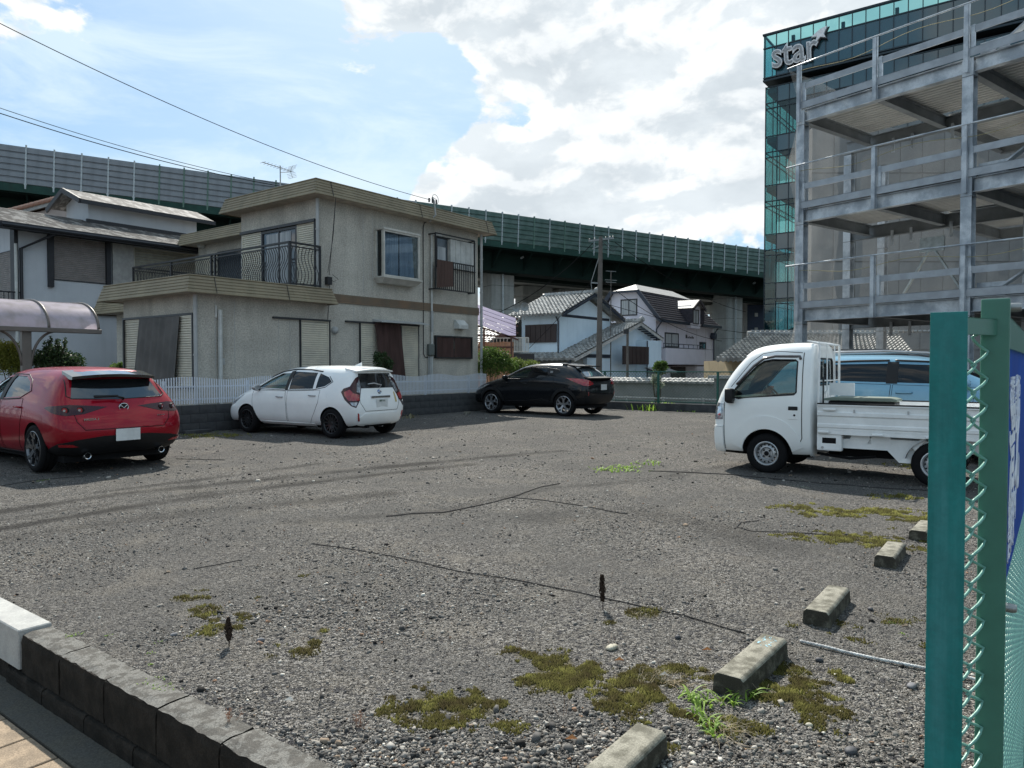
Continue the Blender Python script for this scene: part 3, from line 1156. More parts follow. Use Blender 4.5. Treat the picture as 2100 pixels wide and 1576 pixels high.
hbox(mb, S0 - 10, 260, -.14, .1, -.62, -.0)
hbox(mb, S0 - 10, 260, -.22, -.14, -.66, -.56)
mb.build('edge_girder', m_hgreen, hw)
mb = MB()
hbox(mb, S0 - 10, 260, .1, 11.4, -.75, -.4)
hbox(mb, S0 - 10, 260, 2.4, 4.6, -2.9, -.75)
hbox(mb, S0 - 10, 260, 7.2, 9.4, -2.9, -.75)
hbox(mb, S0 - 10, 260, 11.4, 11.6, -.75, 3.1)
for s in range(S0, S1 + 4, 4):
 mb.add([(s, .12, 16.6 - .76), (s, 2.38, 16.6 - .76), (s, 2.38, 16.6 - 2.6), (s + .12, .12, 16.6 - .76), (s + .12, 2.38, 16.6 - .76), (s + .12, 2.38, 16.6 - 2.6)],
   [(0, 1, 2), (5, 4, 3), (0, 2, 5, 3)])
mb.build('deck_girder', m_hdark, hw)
hw2 = thing('concrete_viaduct', 'second concrete viaduct behind and below the green highway deck', 'highway', H, (0, 14, 14))
hw2.rotation_euler = (0, SL, H.ang)
mb = MB()
mb.box((S0 - 20, 15, 15.9), (260, 27, 17.2))
mb.box((S0 - 20, 15.5, 14.7), (260, 18.5, 15.9))
mb.box((S0 - 20, 22.5, 14.7), (260, 25.5, 15.9))
mb.build('deck', m_pierc, hw2)
def pier(s, y, w, d, lab, ztop, cap=True):
 t = thing('bridge_pier', lab, 'bridge pier', H, (s, y, -.5), 'concrete piers of the highway')
 zt = ztop - .031 * s
 mb = MB()
 mb.box((s - w / 2, y - d / 2, -.5), (s + w / 2, y + d / 2, zt))
 mb.build('column', m_pierc, t, bevel=.15)
 for z in np.arange(2.5, zt, 2.8):
  mb = MB()
  frame = .004
  mb.box((s - w / 2 - frame, y - d / 2 - frame, z), (s + w / 2 + frame, y + d / 2 + frame, z + .05))
  mb.build('formwork_joint', MATS['joint_dark'], t)
 if cap:
  mb = MB()
  mb.box((s - w / 2 - .8, y - d / 2 - 1.5, zt - 1.4), (s + w / 2 + .8, y + d / 2 + 1.5, zt))
  mb.build('crosshead', m_pierc, t, bevel=.1)
 return t
mat('joint_dark', (.13, .135, .13), rough=.9)
for s, lab in ((12.4, 'concrete highway pier hidden behind the roof of the grey house'), (48.4, 'square concrete highway pier just right of the grey house'), (84.3, 'square concrete highway pier right of the dormer house'),
    (120, 'far square concrete highway pier near the glass building')):
 t = pier(s, 6, 3.0, 3.0, lab, 14.2, False)
 zt = 14.2 - .031 * s
 mb = MB()
 mb.tube([(s - .2, 4.2, zt + 1.6), (s - .2, 4.2, -.4)], .13, 8)
 mb.tube([(s - .2, 4.2, zt + .2), (s + 1.5, 2.2, zt + 1.4)], .13, 8)
 mb.build('drain_pipe', m_galv, t, smooth=True)
for s, lab in ((40, 'rear viaduct pier hidden behind the grey house'), (60.5, 'dark rear viaduct pier left of the utility pole'), (66.5, 'dark rear viaduct pier next to the one left of the pole'),
    (77.5, 'dark rear viaduct pier between utility pole and dormer house'), (97, 'rear viaduct pier behind the dormer roof'), (118, 'rear viaduct pier far right')):
 pier(s, 21, 3.2, 2.6, lab, 14.7, True)
m_navy = mat('navy_cladding', (.04, .06, .11), rough=.5, nscale=.3)
t = thing('office_block', 'far navy blue office block seen under the highway beside the glass building', 'building', W, (42, 125, -.5))
x0, _ = wy(1532, 700, 120)
x1, _ = wy(1640, 700, 120)
mb = MB()
mb.box((x0, 120, -.5), (x1, 135, 11.5))
mb.build('wall', m_navy, t)
mb = MB()
mb.box((x0 - .5, 119.9, -.5), (x0 - .02, 134, 12))
mb.build('white_pilaster', m_lightblock, t)
for i in range(3):
 for j in range(5):
  mb = MB()
  cx, cz = x0 + 1.2 + i * 2.6, 2.4 + j * 2.4
  mb.box((cx, 119.85, cz), (cx + .5, 119.99, cz + .6))
  mb.build('window', m_whframe, t)
# blue tiled house
m_blue = mat('pale_blue_wall', (.68, .82, .92), rough=.8, nscale=1.2, col2=(.63, .77, .87), speck=.08, sscale=30, streak=.2, stcol=(.3, .4, .5))
m_tile = mat('grey_roof_tile', (.36, .365, .35), rough=.45, nscale=2.5, col2=(.20, .205, .20), contrast=(.4, .6), speck=.25, sscale=9, rvar=.15)
m_brownsh = mat('brown_shutter', (.045, .03, .028), rough=.6, nscale=2)
m_navytrim = mat('navy_trim', (.025, .035, .055), rough=.5)
m_greywall = mat('grey_plaster', (.25, .26, .25), rough=.9, nscale=1)
t = thing('tiled_house', 'pale blue two storey house with grey tiled roofs and brown shutters behind the utility pole', 'house', G, (41, 27, -.5))
mb = MB()
ua0, ua1, ub0, ub1 = 40.3, 47.0, 26.3, 29.4
mb.box((ua0, ub0, -.5), (ua1, ub1, 5.0))
uc = (ua0 + ua1) / 2
mb.add([(ua0, ub0, 5.0), (ua1, ub0, 5.0), (uc, ub0, 6.15), (ua0, ub1, 5.0), (ua1, ub1, 5.0), (uc, ub1, 6.15)], [(0, 1, 2), (5, 4, 3), (0, 2, 5, 3), (1, 4, 5, 2)])
mb.build('wall', m_blue, t)
mb = MB()
ov = .8
kawara(mb, (ua0 - ov, ub0 - ov, 4.82), (ua0 - ov, ub1 + .5, 4.82), (uc, ub0 - ov, 6.42), (uc, ub1 + .5, 6.42), 15, 12, .09, .06)
mb2 = MB()
kawara(mb2, (ua1 + ov, ub1 + .5, 4.82), (ua1 + ov, ub0 - ov, 4.82), (uc, ub1 + .5, 6.42), (uc, ub0 - ov, 6.42), 15, 12, .09, .06)
rf = mb.build('roof', m_tile, t)
mb2.build('roof', m_tile, t)
mb = MB()
mb.tube([(uc, ub0 - ov - .05, 6.52), (uc, ub1 + .5, 6.52)], .14, 8)
for i in range(15):
 y = ub0 - ov + i * .29
 mb.tube([(uc, y, 6.62), (uc, y + .22, 6.62)], .10, 6)
mb.tube([(uc, ub0 - ov - .15, 6.7), (uc, ub0 - ov + .05, 6.62)], .2, 8)
mb.build('ridge_tiles', m_tile, t)
mb = MB()
for sg in (-1, 1):
 mb.bar((uc, ub0 - ov + .05, 6.36), (uc + sg * (uc - ua0 + ov), ub0 - ov + .05, 4.76), .06, .22)
mb.box((ua0 + .2, ub0 - .03, 4.72), (ua1 - .2, ub0 - .001, 4.9))
mb.build('barge_board', m_navytrim, t)
r = rect(G, 'a', ua0, 1079, 666, 1142, 703)
mb = MB()
wbox(mb, 'a', ua0, *r, 0, .12)
sh = mb.build('shutter_box', m_brownsh, t)
for i in range(1, 6):
 mb = MB()
 u = r[0] + (r[1] - r[0]) * i / 6
 wbox(mb, 'a', ua0, u - .02, u + .02, r[2] + .05, r[3] - .05, .12, .15)
 mb.build('batten', m_brownsh, sh)
mb = MB()
mb.tube([(ua0 - .1, ub0 + .25, 4.7), (ua0 - .12, ub0 + .06, 4.4), (ua0 - .12, ub0 + .06, 2.3)], .05, 6)
mb.build('downpipe', m_navytrim, t)
gb = 25.0
p_eL, p_pk, p_eR = (39.3, 2.0), (48.0, 4.55), (51.6, 3.65)
mb = MB()
mb.add([(41.6, gb, -.5), (50.9, gb, -.5), (50.9, gb, 3.7), (48, gb, 4.35), (41.6, gb, 2.5)], [(0, 1, 2, 3, 4)])
mb.box((41.6, gb + .004, -.5), (50.9, ub0 + 2, 2.4))
mb.box((48.5, gb - .9, -.5), (50.9, gb, 3.35))
mb.build('wall', m_blue, t)
mb = MB()
kawara(mb, (39.0, gb - .7, 1.9), (39.0, 29.8, 1.9), (48.0, gb - .7, 4.6), (48.0, ub0 + .3, 4.6), 14, 24, .09, .06)
mb.build('roof', m_tile, t)
mb = MB()
kawara(mb, (51.7, ub0 + 1, 3.55), (51.7, gb - .7, 3.55), (48.0, ub0 + 1, 4.6), (48.0, gb - .7, 4.6), 9, 9, .05, .05)
mb.build('roof', m_tile, t)
mb = MB()
mb.tube([(48, gb - .75, 4.72), (48, ub0, 4.72)], .14, 8)
mb.tube([(48, gb - .85, 4.9), (48, gb - .65, 4.8)], .2, 8)
for i in range(7):
 mb.tube([(48, gb - .6 + i * .29, 4.84), (48, gb - .4 + i * .29, 4.84)], .10, 6)
mb.build('ridge_tiles', m_tile, t)
mb = MB()
mb.bar((48, gb - .66, 4.5), (39.0, gb - .66, 1.84), .06, .2)
mb.bar((48, gb - .66, 4.5), (51.7, gb - .66, 3.45), .06, .2)
mb.build('barge_board', m_whframe, t)
mb = MB()
for i in range(7):
 y = gb - .6 + .35
 mb.bar((48.4 + i * .5, gb - .55, 4.32 - i * .14), (48.4 + i * .5, gb, 4.32 - i * .14), .06, .08)
r = rect(G, 'b', gb, 1192, 727, 1252, 731)
wbox(mb, 'b', gb, r[0], r[1], r[2] - .1, r[3], 0, .06)
mb.build('trim_beam', m_navytrim, t)
r = rect(G, 'b', gb - .9, 1276, 711, 1327, 748)
mb = MB()
wbox(mb, 'b', gb - .9, *r, 0, .15)
sh = mb.build('shutter_box', m_brownsh, t)
for i in (1, 2, 3, 4, 5):
 mb = MB()
 u = r[0] + (r[1] - r[0]) * i / 6
 wbox(mb, 'b', gb - .9, u - .03, u + .03, r[2] + .05, r[3] - .05, .15, .18)
 mb.build('batten', m_brownsh, sh)
mb = MB()
kawara(mb, (48.0, gb - 1.9, 1.0), (51.5, gb - 1.9, 1.0), (48.0, gb - .9, 1.35), (51.5, gb - .9, 1.35), 12, 3, .05, .04)
mb.build('porch_roof', m_tile, t)
mb = MB()
mb.tube([(48.45, gb - .95, 3.3), (48.45, gb - .95, -.4)], .05, 6)
mb.build('downpipe', m_navytrim, t)
mb = MB()
mb.box((40.2, gb + .3, -.5), (41.6, 29.3, 1.9))
mb.build('base_wall', m_greywall, t)
# dormer house (mansard roof)
m_lilac = mat('lilac_siding', (.66, .65, .72), rough=.8, nscale=.9, col2=(.61, .60, .67), speck=.05)
m_mans = mat('dark_shingle', (.06, .055, .065), rough=.8, nscale=5, col2=(.045, .042, .05), speck=.3, sscale=20)
m_roofp = mat('pale_roof', (.33, .33, .32), rough=.6, nscale=2, col2=(.27, .27, .27))
t = thing('mansard_house', 'lilac grey house with dark mansard roof and small dormer window', 'house', G, (51.4, 24.8, -.5))
da0, da1, db0, db1 = 51.4, 63.0, 24.8, 29.8
zl, zu, zt = 5.1, 7.3, 8.0
bu0, bu1 = 26.2, 28.4
mb = MB()
mb.box((da0, db0, -.5), (da1, db1, zl))
mb.add([(da0, db0, zl), (da0, db1, zl), (da0, bu1, zu), (da0, bu0, zu)], [(0, 1, 2, 3)])
mb.build('wall', m_lilac, t)
for z in (1.0, 2.9):
 mb = MB()
 mb.box((da0 + .1, db0 - .004, z), (da1, db0 - .0005, z + .03))
 mb.build('joint', MATS['joint_dark'], t)
for a in np.arange(da0 + 1.8, da1, 2.0):
 mb = MB()
 mb.box((a, db0 - .004, -.4), (a + .02, db0 - .0005, zl - .3))
 mb.build('joint', MATS['joint_dark'], t)
mb = MB()
rows = 12
y0, y1 = db0 - .5, bu0
for i in range(rows):
 f0, f1 = i / rows, (i + 1) / rows
 for (aa0, aa1) in ((da0 - .4, da0 + 6.6 - 1.4 * 0), (da0 + 6.6, da1 + .3)):
  sh0 = .25 * f0 * 4
  a_l = aa0 + (0 if aa0 > da0 else 0)
  mb.add([(aa0, y0 + (y1 - y0) * f0 - .05, zl - .1 + (zu - zl + .1) * f0 + .04), (aa1 - (f0 * 2.2 if aa1 > da1 else 0), y0 + (y1 - y0) * f0 - .05, zl - .1 + (zu - zl + .1) * f0 + .04),
    (aa1 - (f1 * 2.2 if aa1 > da1 else 0), y0 + (y1 - y0) * f1, zl - .1 + (zu - zl + .1) * f1), (aa0, y0 + (y1 - y0) * f1, zl - .1 + (zu - zl + .1) * f1)], [(0, 1, 2, 3)])
  mb.add([(aa0, y0 + (y1 - y0) * f0 - .05, zl - .1 + (zu - zl + .1) * f0 + .04), (aa1 - (f0 * 2.2 if aa1 > da1 else 0), y0 + (y1 - y0) * f0 - .05, zl - .1 + (zu - zl + .1) * f0 + .04),
    (aa1 - (f0 * 2.2 if aa1 > da1 else 0), y0 + (y1 - y0) * f0, zl - .1 + (zu - zl + .1) * f0), (aa0, y0 + (y1 - y0) * f0, zl - .1 + (zu - zl + .1) * f0)], [(3, 2, 1, 0)])
mb.add([(da0 - .4, db1 + .5, zl - .1), (da1, db1 + .5, zl - .1), (da1 - 2, bu1, zu), (da0 - .4, bu1, zu)], [(0, 3, 2, 1)])
mb.build('mansard_roof', m_mans, t, recalc=False)
mb = MB()
cx = (bu0 + bu1) / 2
mb.add([(da0 - .5, bu0 - .1, zu), (da1 - 1.9, bu0 - .1, zu), (da1 - 3.2, cx, zt), (da0 + 1.5, cx, zt), (da0 - .5, bu1 + .1, zu), (da1 - 1.9, bu1 + .1, zu)],
  [(0, 1, 2, 3), (0, 3, 4), (4, 3, 2, 5), (1, 5, 2)])
mb.build('top_roof', m_roofp, t)
mb = MB()
mb.bar((da0 - .45, db0 - .55, zl - .15), (da0 - .45, bu0 - .05, zu - .02), .12, .28, (0, -.8, .6))
mb.bar((da0 - .45, db1 + .55, zl - .15), (da0 - .45, bu1 + .05, zu - .02), .12, .28, (0, .8, .6))
mb.box((da0 - .5, db0 - .62, zl - .3), (da0 + 5.0, db0 - .5, zl - .08))
mb.box((da0 + 7.6, db0 - .62, zl - .3), (da1 + .4, db0 - .5, zl - .08))
mb.box((da0 - .55, bu0 - .2, zu - .12), (da0 - .4, bu1 + .2, zu + .04))
mb.build('eave_trim', m_navytrim, t)
mb = MB()
mb.box((da0 - .4, db0 - .5, zl - .16), (da1 + .3, db0, zl - .12))
mb.build('soffit', m_whframe, t)
dl, dr = da0 + 5.1, da0 + 7.5
mb = MB()
mb.box((dl + .25, db0 - .55, zl - .5), (dr - .25, bu0, 6.45))
mb.build('dormer_wall', m_lilac, t)
dm = (dl + dr) / 2
mb = MB()
mb.add([(dl - .1, db0 - .9, 6.2), (dm, db0 - .9, 6.95), (dr + .1, db0 - .9, 6.2), (dl - .1, bu0 + .3, 6.2), (dm, bu0 + .3, 6.95), (dr + .1, bu0 + .3, 6.2)],
  [(0, 1, 4, 3), (1, 2, 5, 4)])
mb.build('dormer_roof', m_roofp, t)
mb = MB()
for q in ((dl - .1, dm), (dr + .1, dm)):
 mb.bar((q[0], db0 - .92, 6.12), (q[1], db0 - .92, 6.87), .08, .2)
mb.box((dl - .05, db0 - .8, zl - .1), (dl + .2, bu0, 6.2))
mb.box((dr - .2, db0 - .8, zl - .1), (dr + .05, bu0, 6.2))
mb.build('dormer_cheek', m_mans, t)
window(t, G, 'b', db0 - .55, (dm - .6, dm + .6, 4.95, 6.15), fw=.07, glass=m_curtain, mull=1)
r = rect(G, 'a', da0, 1273, 614, 1307, 648)
window(t, G, 'a', da0, r, fw=.09, glass=m_curtain, mull=1)
r = rect(G, 'b', db0, 1363, 683, 1391, 713)
window(t, G, 'b', db0, r, fw=.1, glass=m_curtain, mull=1)
r = rect(G, 'b', db0, 1434, 702, 1447, 716)
window(t, G, 'b', db0, r, fw=.05, mull=0)
r = rect(G, 'b', db0, 1346, 707, 1426, 715)
mb = MB()
for z in (r[2], r[3]):
 mb.tube([(r[0], db0 - .6, z), (r[1], db0 - .6, z)], .035, 5)
for i in range(9):
 u = r[0] + (r[1] - r[0]) * i / 8
 mb.tube([(u, db0 - .6, r[2] - .1), (u, db0 - .6, r[3])], .025, 4)
mb.build('railing', m_navytrim, t)
r = rect(G, 'b', db0, 1348, 716, 1425, 748)
mb = MB()
wbox(mb, 'b', db0, r[0], r[1], r[2], r[3], 0, .7)
mb.build('balcony', m_lilac, t)
mb = MB()
r = rect(G, 'b', db0, 1366, 749, 1426, 752)
wbox(mb, 'b', db0, r[0], r[1], r[2], r[3], 0, .9)
mb.build('porch_canopy', m_brownsh, t)
r = rect(G, 'b', db0, 1375, 753, 1405, 775)
mb = MB()
wbox(mb, 'b', db0, r[0], r[1], r[2], r[3], 0, .05)
mb.build('door', m_brownsh, t)
text_obj('LM HOME', .28, 'lettering', m_dkframe, t, basis(((G.onb(1416, 694, db0)[0]), db0 - .03, G.onb(1416, 694, db0)[1]), (1, 0, 0), (0, 0, 1)), extrude=.01) if False else None
mb = MB()
a_, z_ = G.onb(1406, 694, db0)
for i, (w_, h_) in enumerate(((.25, .3), (.1, .25), (.14, .12), (.1, .2), (.16, .14), (.1, .16), (.14, .2), (.1, .14))):
 mb.box((a_ + i * .22, db0 - .03, z_), (a_ + i * .22 + w_ * .7, db0 - .001, z_ + h_))
mb.build('house_sign', m_dkframe, t)
mb = MB()
for a in (da0 - .05, da1 - .1):
 mb.tube([(a + .1, db0 - .45, zl - .25), (a, db0 - .08, zl - .8), (a, db0 - .08, -.4)], .06, 6)
mb.build('downpipe', m_navytrim, t)
mb = MB()
a_, z_ = G.onb(1457, 690, db0)
mb.lathe([(.02, -.5), (.28, -.5), (.3, -.4), (.3, -.1), (.1, 0)], 10, 'Y', (a_, db0, z_))
mb.build('vent_hood', m_navytrim, t, smooth=True)
t = thing('far_house', 'far low house with weathered tile roof and light plaster walls left of the blue house', 'house', G, (38, 31, -.5))
mb = MB()
mb.box((37.5, 30.2, -.5), (44, 34.5, 2.9))
mb.build('wall', m_greywall, t)
mb = MB()
kawara(mb, (36.6, 29.6, 2.8), (36.6, 35.2, 2.8), (40.7, 29.6, 4.6), (40.7, 35.2, 4.6), 18, 12, .05, .05)
mb.build('roof', m_tile, t)
mb = MB()
kawara(mb, (44.8, 35.2, 2.8), (44.8, 29.6, 2.8), (40.7, 35.2, 4.6), (40.7, 29.6, 4.6), 18, 12, .05, .05)
mb.build('roof', m_tile, t)
mb = MB()
mb.tube([(40.7, 29.5, 4.75), (40.7, 35.2, 4.75)], .15, 8)
mb.build('ridge_tiles', m_tile, t)
window(t, G, 'a', 37.5, (30.8, 32.4, 1.2, 2.4), mull=1)
# small tiled house behind the truck
t = thing('cottage', 'low house with lattice patterned tile roof and beige walls behind the white truck', 'house', G, (30, 12, -.5))
m_beige = mat('beige_wall', (.42, .34, .22), rough=.9, nscale=1)
x0, zr = wy(1540, 689, 40)
x1, _ = wy(1840, 689, 40)
xe, ze = wy(1468, 739, 36.5)
mb = MB()
kawara(mb, (-0 + xe, 36.5, ze), (wy(1880, 739, 36.5)[0], 36.5, ze), (x0, 40, zr), (x1, 40, zr), 40, 12, .10, .09)
WT = Fr(0.0)
ORG_T = ORG[t.name]
Mi = (G.M.inverted())
mb.v = [tuple(Mi @ Vector(p)) for p in mb.v]
mb.build('roof', m_tile, t)
mb = MB()
mb.tube([(x0 - .2, 40, zr + .12), (x1, 40, zr + .12)], .14, 8)
for i in range(40):
 mb.tube([(x0 + i * .26, 40, zr + .24), (x0 + i * .26 + .18, 40, zr + .24)], .09, 6)
mb.v = [tuple(Mi @ Vector(p)) for p in mb.v]
mb.build('ridge_tiles', m_tile, t)
mb = MB()
xa = wy(1500, 745, 37.6)[0]
mb.box((xa, 37.4, -.5), (wy(1870, 745, 37.4)[0], 43, ze - .0))
mb.v = [tuple(Mi @ Vector(p)) for p in mb.v]
mb.build('wall', m_beige, t)
mb = MB()
mb.add([(xe, 36.5, ze + .03), (x0, 40, zr + .02), (x0 + .3, 43.5, ze - .04), (xe + .1, 36.5, ze - .04), (x0 + .1, 40, zr - .04), (x0 + .4, 43.5, ze - .04)], [(0, 1, 2), (5, 4, 3)])
mb.v = [tuple(Mi @ Vector(p)) for p in mb.v]
mb.build('hip_slope', m_tile, t)
# main house
m_dash = mat('pebble_dash', (.60, .57, .495), rough=.95, col2=(.48, .455, .40), nscale=1.3, speck=.55, sscale=26, bump=.006, bscale=55, streak=.42, stcol=(.22, .205, .18), streakscale=2.2)
m_olive = mat('olive_fascia', (.26, .22, .145), rough=.6, spec=.3, nscale=1.5, col2=(.215, .18, .12), streak=.35, stcol=(.12, .11, .07), streakscale=4)
m_band = mat('brown_band', (.15, .12, .085), rough=.7, nscale=1.2, col2=(.20, .13, .08), streak=.3)
m_soff = mat('soffit_board', (.50, .44, .36), rough=.9)
m_cream = mat('cream_shutter', (.62, .58, .47), rough=.55, nscale=2, col2=(.5, .47, .39), streak=.15, streakscale=5)
m_pipe = mat('grey_pipe', (.40, .41, .40), rough=.5, nscale=2, col2=(.33, .34, .33))
m_wpipe = mat('pale_pipe', (.55, .56, .53), rough=.5)
m_screen = mat('grey_screen', (.10, .098, .095), rough=.9, nscale=1.5, col2=(.135, .13, .125))
m_maroon = mat('maroon_cloth', (.075, .045, .04), rough=.95, nscale=6, anis=(1, 1, .15), col2=(.055, .034, .03))
m_rust = mat('rust_stain', (.25, .15, .08), rough=.9)
m_black = mat('black_metal', (.018, .019, .021), rough=.45)
m_roofflat = mat('roof_sheet', (.16, .165, .16), rough=.7, nscale=1)
K_A, K_B = 9.74, 17.0
U_A = 13.46
ZT = 3.62      # terrace
ZE = 6.22
hs = thing('grey_house', 'two storey grey pebble dashed house with olive eaves and terrace behind the white fence', 'house', G, (K_A, K_B, 0))
mb = MB()
mb.box((K_A, K_B, -.1), (20.6, 20.7, 3.35))
mb.box((12.0, 20.7, -.1), (20.6, 26.0, 3.35))
mb.box((U_A, K_B + .002, 3.35), (20.6, 20.8, ZE + .2))
mb.box((16.0, 20.8, 3.35), (20.6, 27.7, ZE + .2))
mb.build('wall', m_dash, hs)
mb = MB()
mb.box((9.6, 16.9, ZT - .1), (13.5, 20.8, ZT))
mb.box((11.7, 20.8, ZT - .1), (16.1, 26.2, ZT))
mb.build('terrace_floor', m_roofflat, hs)
def fascia(name, path, z0, z1, flare, parent, m):
 n = len(path)
 area = sum(path[i][0] * path[(i + 1) % n][1] - path[(i + 1) % n][0] * path[i][1] for i in range(n))
 sg = 1 if area > 0 else -1
 inn = []
 for i in range(n):
  p, q, r_ = Vector(path[i - 1]), Vector(path[i]), Vector(path[(i + 1) % n])
  d1, d2 = (q - p).normalized(), (r_ - q).normalized()
  n1, n2 = Vector((-d1.y, d1.x)) * sg, Vector((-d2.y, d2.x)) * sg
  inn.append(n1 + n2)
 prof = [(.02, z0 - .0), (0, z0 + .01)]
 ribs = 5
 for k in range(ribs):
  f0, f1 = k / ribs, (k + 1) / ribs
  zz0, zz1 = z0 + .03 + (z1 - z0 - .06) * f0, z0 + .03 + (z1 - z0 - .06) * f1
  prof += [(flare * f0 + .0, zz0), (flare * f1 - .002, zz1 - .02), (flare * f1 + .014, zz1 - .014)]
 prof += [(flare - .01, z1 - .02), (flare, z1), (flare + .25, z1)]
 vs, fs = [], []
 for (ins, z) in prof:
  for i in range(n):
   vs.append((path[i][0] + inn[i].x * ins, path[i][1] + inn[i].y * ins, z))
 for k in range(len(prof) - 1):
  for i in range(n):
   j = (i + 1) % n
   fs.append((k * n + i, k * n + j, (k + 1) * n + j, (k + 1) * n + i))
 mb = MB()
 mb.add(vs, fs)
 o = mb.build(name, m, parent)
 mb = MB()
 mb.add([(p[0] + inn[i].x * .03, p[1] + inn[i].y * .03, z0 + .03) for i, p in enumerate(path)], [tuple(range(n))])
 mb.build('soffit', m_soff, parent)
 mb = MB()
 mb.add([(p[0] + inn[i].x * (flare + .1), p[1] + inn[i].y * (flare + .1), z1 - .03) for i, p in enumerate(path)], [tuple(range(n))])
 mb.build('roof', m_roofflat, parent)
 return o
fascia('eave_fascia', [(12.96, 16.5), (21.1, 16.5), (21.1, 28.3), (15.4, 28.3), (15.4, 21.25), (12.96, 21.25)], ZE, ZE + .47, .13, hs, m_olive)
fascia('terrace_fascia', [(9.24, 16.5), (13.75, 16.5), (13.75, 26.5), (11.4, 26.5), (11.4, 21.15), (9.24, 21.15)], 3.2, ZT + .03, .12, hs, m_olive)
mb = MB()
for a in (13.6, 17.2, 20.6):
 mb.bar((a, 16.492, ZE + .02), (a, 16.62, ZE + .45), .012, .012)
for a in (10.0, 12.1):
 mb.bar((a, 16.492, 3.22), (a, 16.61, ZT), .012, .012)
mb.build('fascia_joint', m_black, hs)
zb0 = G.onb(686, 621, K_B)[1]
zb1 = G.onb(686, 603, K_B)[1]
mb = MB()
for k in range(4):
 z0 = zb0 + (zb1 - zb0) * k / 4
 wbox(mb, 'b', K_B, 13.8, 20.62, z0, z0 + (zb1 - zb0) / 4 - .012, 0, .04)
wbox(mb, 'b', K_B, 13.8, 20.62, zb0, zb1, 0, .03)
mb.build('band', m_band, hs)
mb = MB()
for x, y0, y1 in ((744, 425, 600), (763, 430, 600), (440, 610, 760), (480, 615, 765), (571, 655, 765), (594, 655, 765), (725, 625, 760)):
 a, z1 = G.onb(x, y0, K_B)
 z0 = G.onb(x, y1, K_B)[1]
 wbox(mb, 'b', K_B, a, a + .012, z0, z1, 0, .003)
mb.build('wall_joint', m_pipe, hs)
def slats(parent, pl, c, r, pitch=.055, dpt=.03, m=None, name='shutter_panel', fm=None):
 u0, u1, z0, z1 = r
 mb = MB()
 z = z0 + .02
 while z < z1 - pitch * .6:
  if pl == 'b':
   f = lambda u, v, t: (t, c - u, v)
  else:
   f = lambda u, v, t: (c - u, t, v)
  mb.prism([(.0, z), (dpt, z + .004), (dpt * .9, z + pitch * .62), (.0, z + pitch * .95)], f, u0, u1)
  z += pitch
 o = mb.build(name, m or m_cream, parent)
 mb = MB()
 frame_ring(mb, pl, c, u0 - .02, u1 + .02, z0 - .02, z1 + .02, .03, -.01, dpt + .012)
 mb.build('shutter_frame', fm or m_cream, o)
 return o
rr_ = rect(G, 'a', K_A, 258, 650, 402, 772)
zt_ = rr_[3]
bL, bR = rr_[1], rr_[0]         # px left = larger b
z0_ = rr_[2] - .25
slats(hs, 'a', K_A, ((bL + bR) / 2 + .06, bL - .04, z0_, zt_ - .05), .062)
slats(hs, 'a', K_A - .04, (bR + .05, bR + (bL - bR) * .38, z0_, zt_ - .05), .062)
mb = MB()
frame_ring(mb, 'a', K_A, bR, bL, z0_ - .05, zt_ + .03, .05, 0, .09)
mb.build('window_frame', m_dkframe, hs)
b1_ = G.ona(268, 700, K_A - .3)[0]
b2_ = G.ona(355, 700, K_A - .3)[0]
mb = MB()
nx = 40
vs, fs = [], []
for j in range(9):
 t = j / 8
 for i in range(nx + 1):
  s = i / nx
  bb_ = (b1_ - .10 * (1 - t)) * (1 - s) + (b2_ + .02) * s + .16 * t
  z = zt_ - .03 - (zt_ - z0_) * t * .98
  vs.append((K_A - .12 - .07 * t + .016 * math.sin(s * 41 + t), bb_, z))
for j in range(8):
 for i in range(nx):
  q = j * (nx + 1) + i
  fs.append((q, q + 1, q + nx + 2, q + nx + 1))
mb.add(vs, fs)
tag(mb.build('sun_screen', m_screen, fr=G, loc=(K_A, b1_, 0), smooth='all', recalc=False), 'dark grey mesh sunshade hanging slanted over the front shutters of the grey house', 'sunshade')
r = rect(G, 'b', K_B, 617, 660, 672, 780)
slats(hs, 'b', K_B, r, .062, fm=m_cream)
mb = MB()
wbox(mb, 'b', K_B, r[0] - .05, r[0] - .02, r[2], r[3] + .05, 0, .06)
wbox(mb, 'b', K_B, r[1] + .02, r[1] + .06, r[2], r[3] + .05, 0, .06)
r2 = rect(G, 'b', K_B, 558, 652, 673, 656)
wbox(mb, 'b', K_B, r2[0], r[1] + .06, r[3] + .02, r[3] + .07, 0, .09)
mb.build('shutter_rail', m_dkframe, hs)
r = rect(G, 'b', K_B, 739, 668, 855, 785)
u0, u1, z0, z1 = r
slats(hs, 'b', K_B, (u0, u0 + (u1 - u0) * .36, z0, z1), .062)
slats(hs, 'b', K_B, (u0 + (u1 - u0) * .72, u1, z0, z1), .062)
mb = MB()
wbox(mb, 'b', K_B, u0 + (u1 - u0) * .36, u0 + (u1 - u0) * .72, z0, z1, 0, .01)
mb.build('pane', m_glassdark, hs)
mb = MB()
wbox(mb, 'b', K_B, u0 - .05, u0 - .02, z0, z1 + .05, 0, .06)
wbox(mb, 'b', K_B, u1 + .02, u1 + .05, z0, z1 + .05, 0, .06)
wbox(mb, 'b', K_B, u0 - .6, u1 + .05, z1 + .02, z1 + .07, 0, .08)
mb.build('window_frame', m_dkframe, hs)
mb = MB()
ul, ur = G.onb(764, 662, K_B)[0], G.onb(862, 664, K_B)[0]
mb.prism([(0, z1 + .17), (.42, z1 + .09), (.42, z1 + .06), (0, z1 + .09)], lambda u, v, t: (t, K_B - u, v), ul, ur)
mb.build('awning', m_pipe, hs)
mb = MB()
vs, fs = [], []
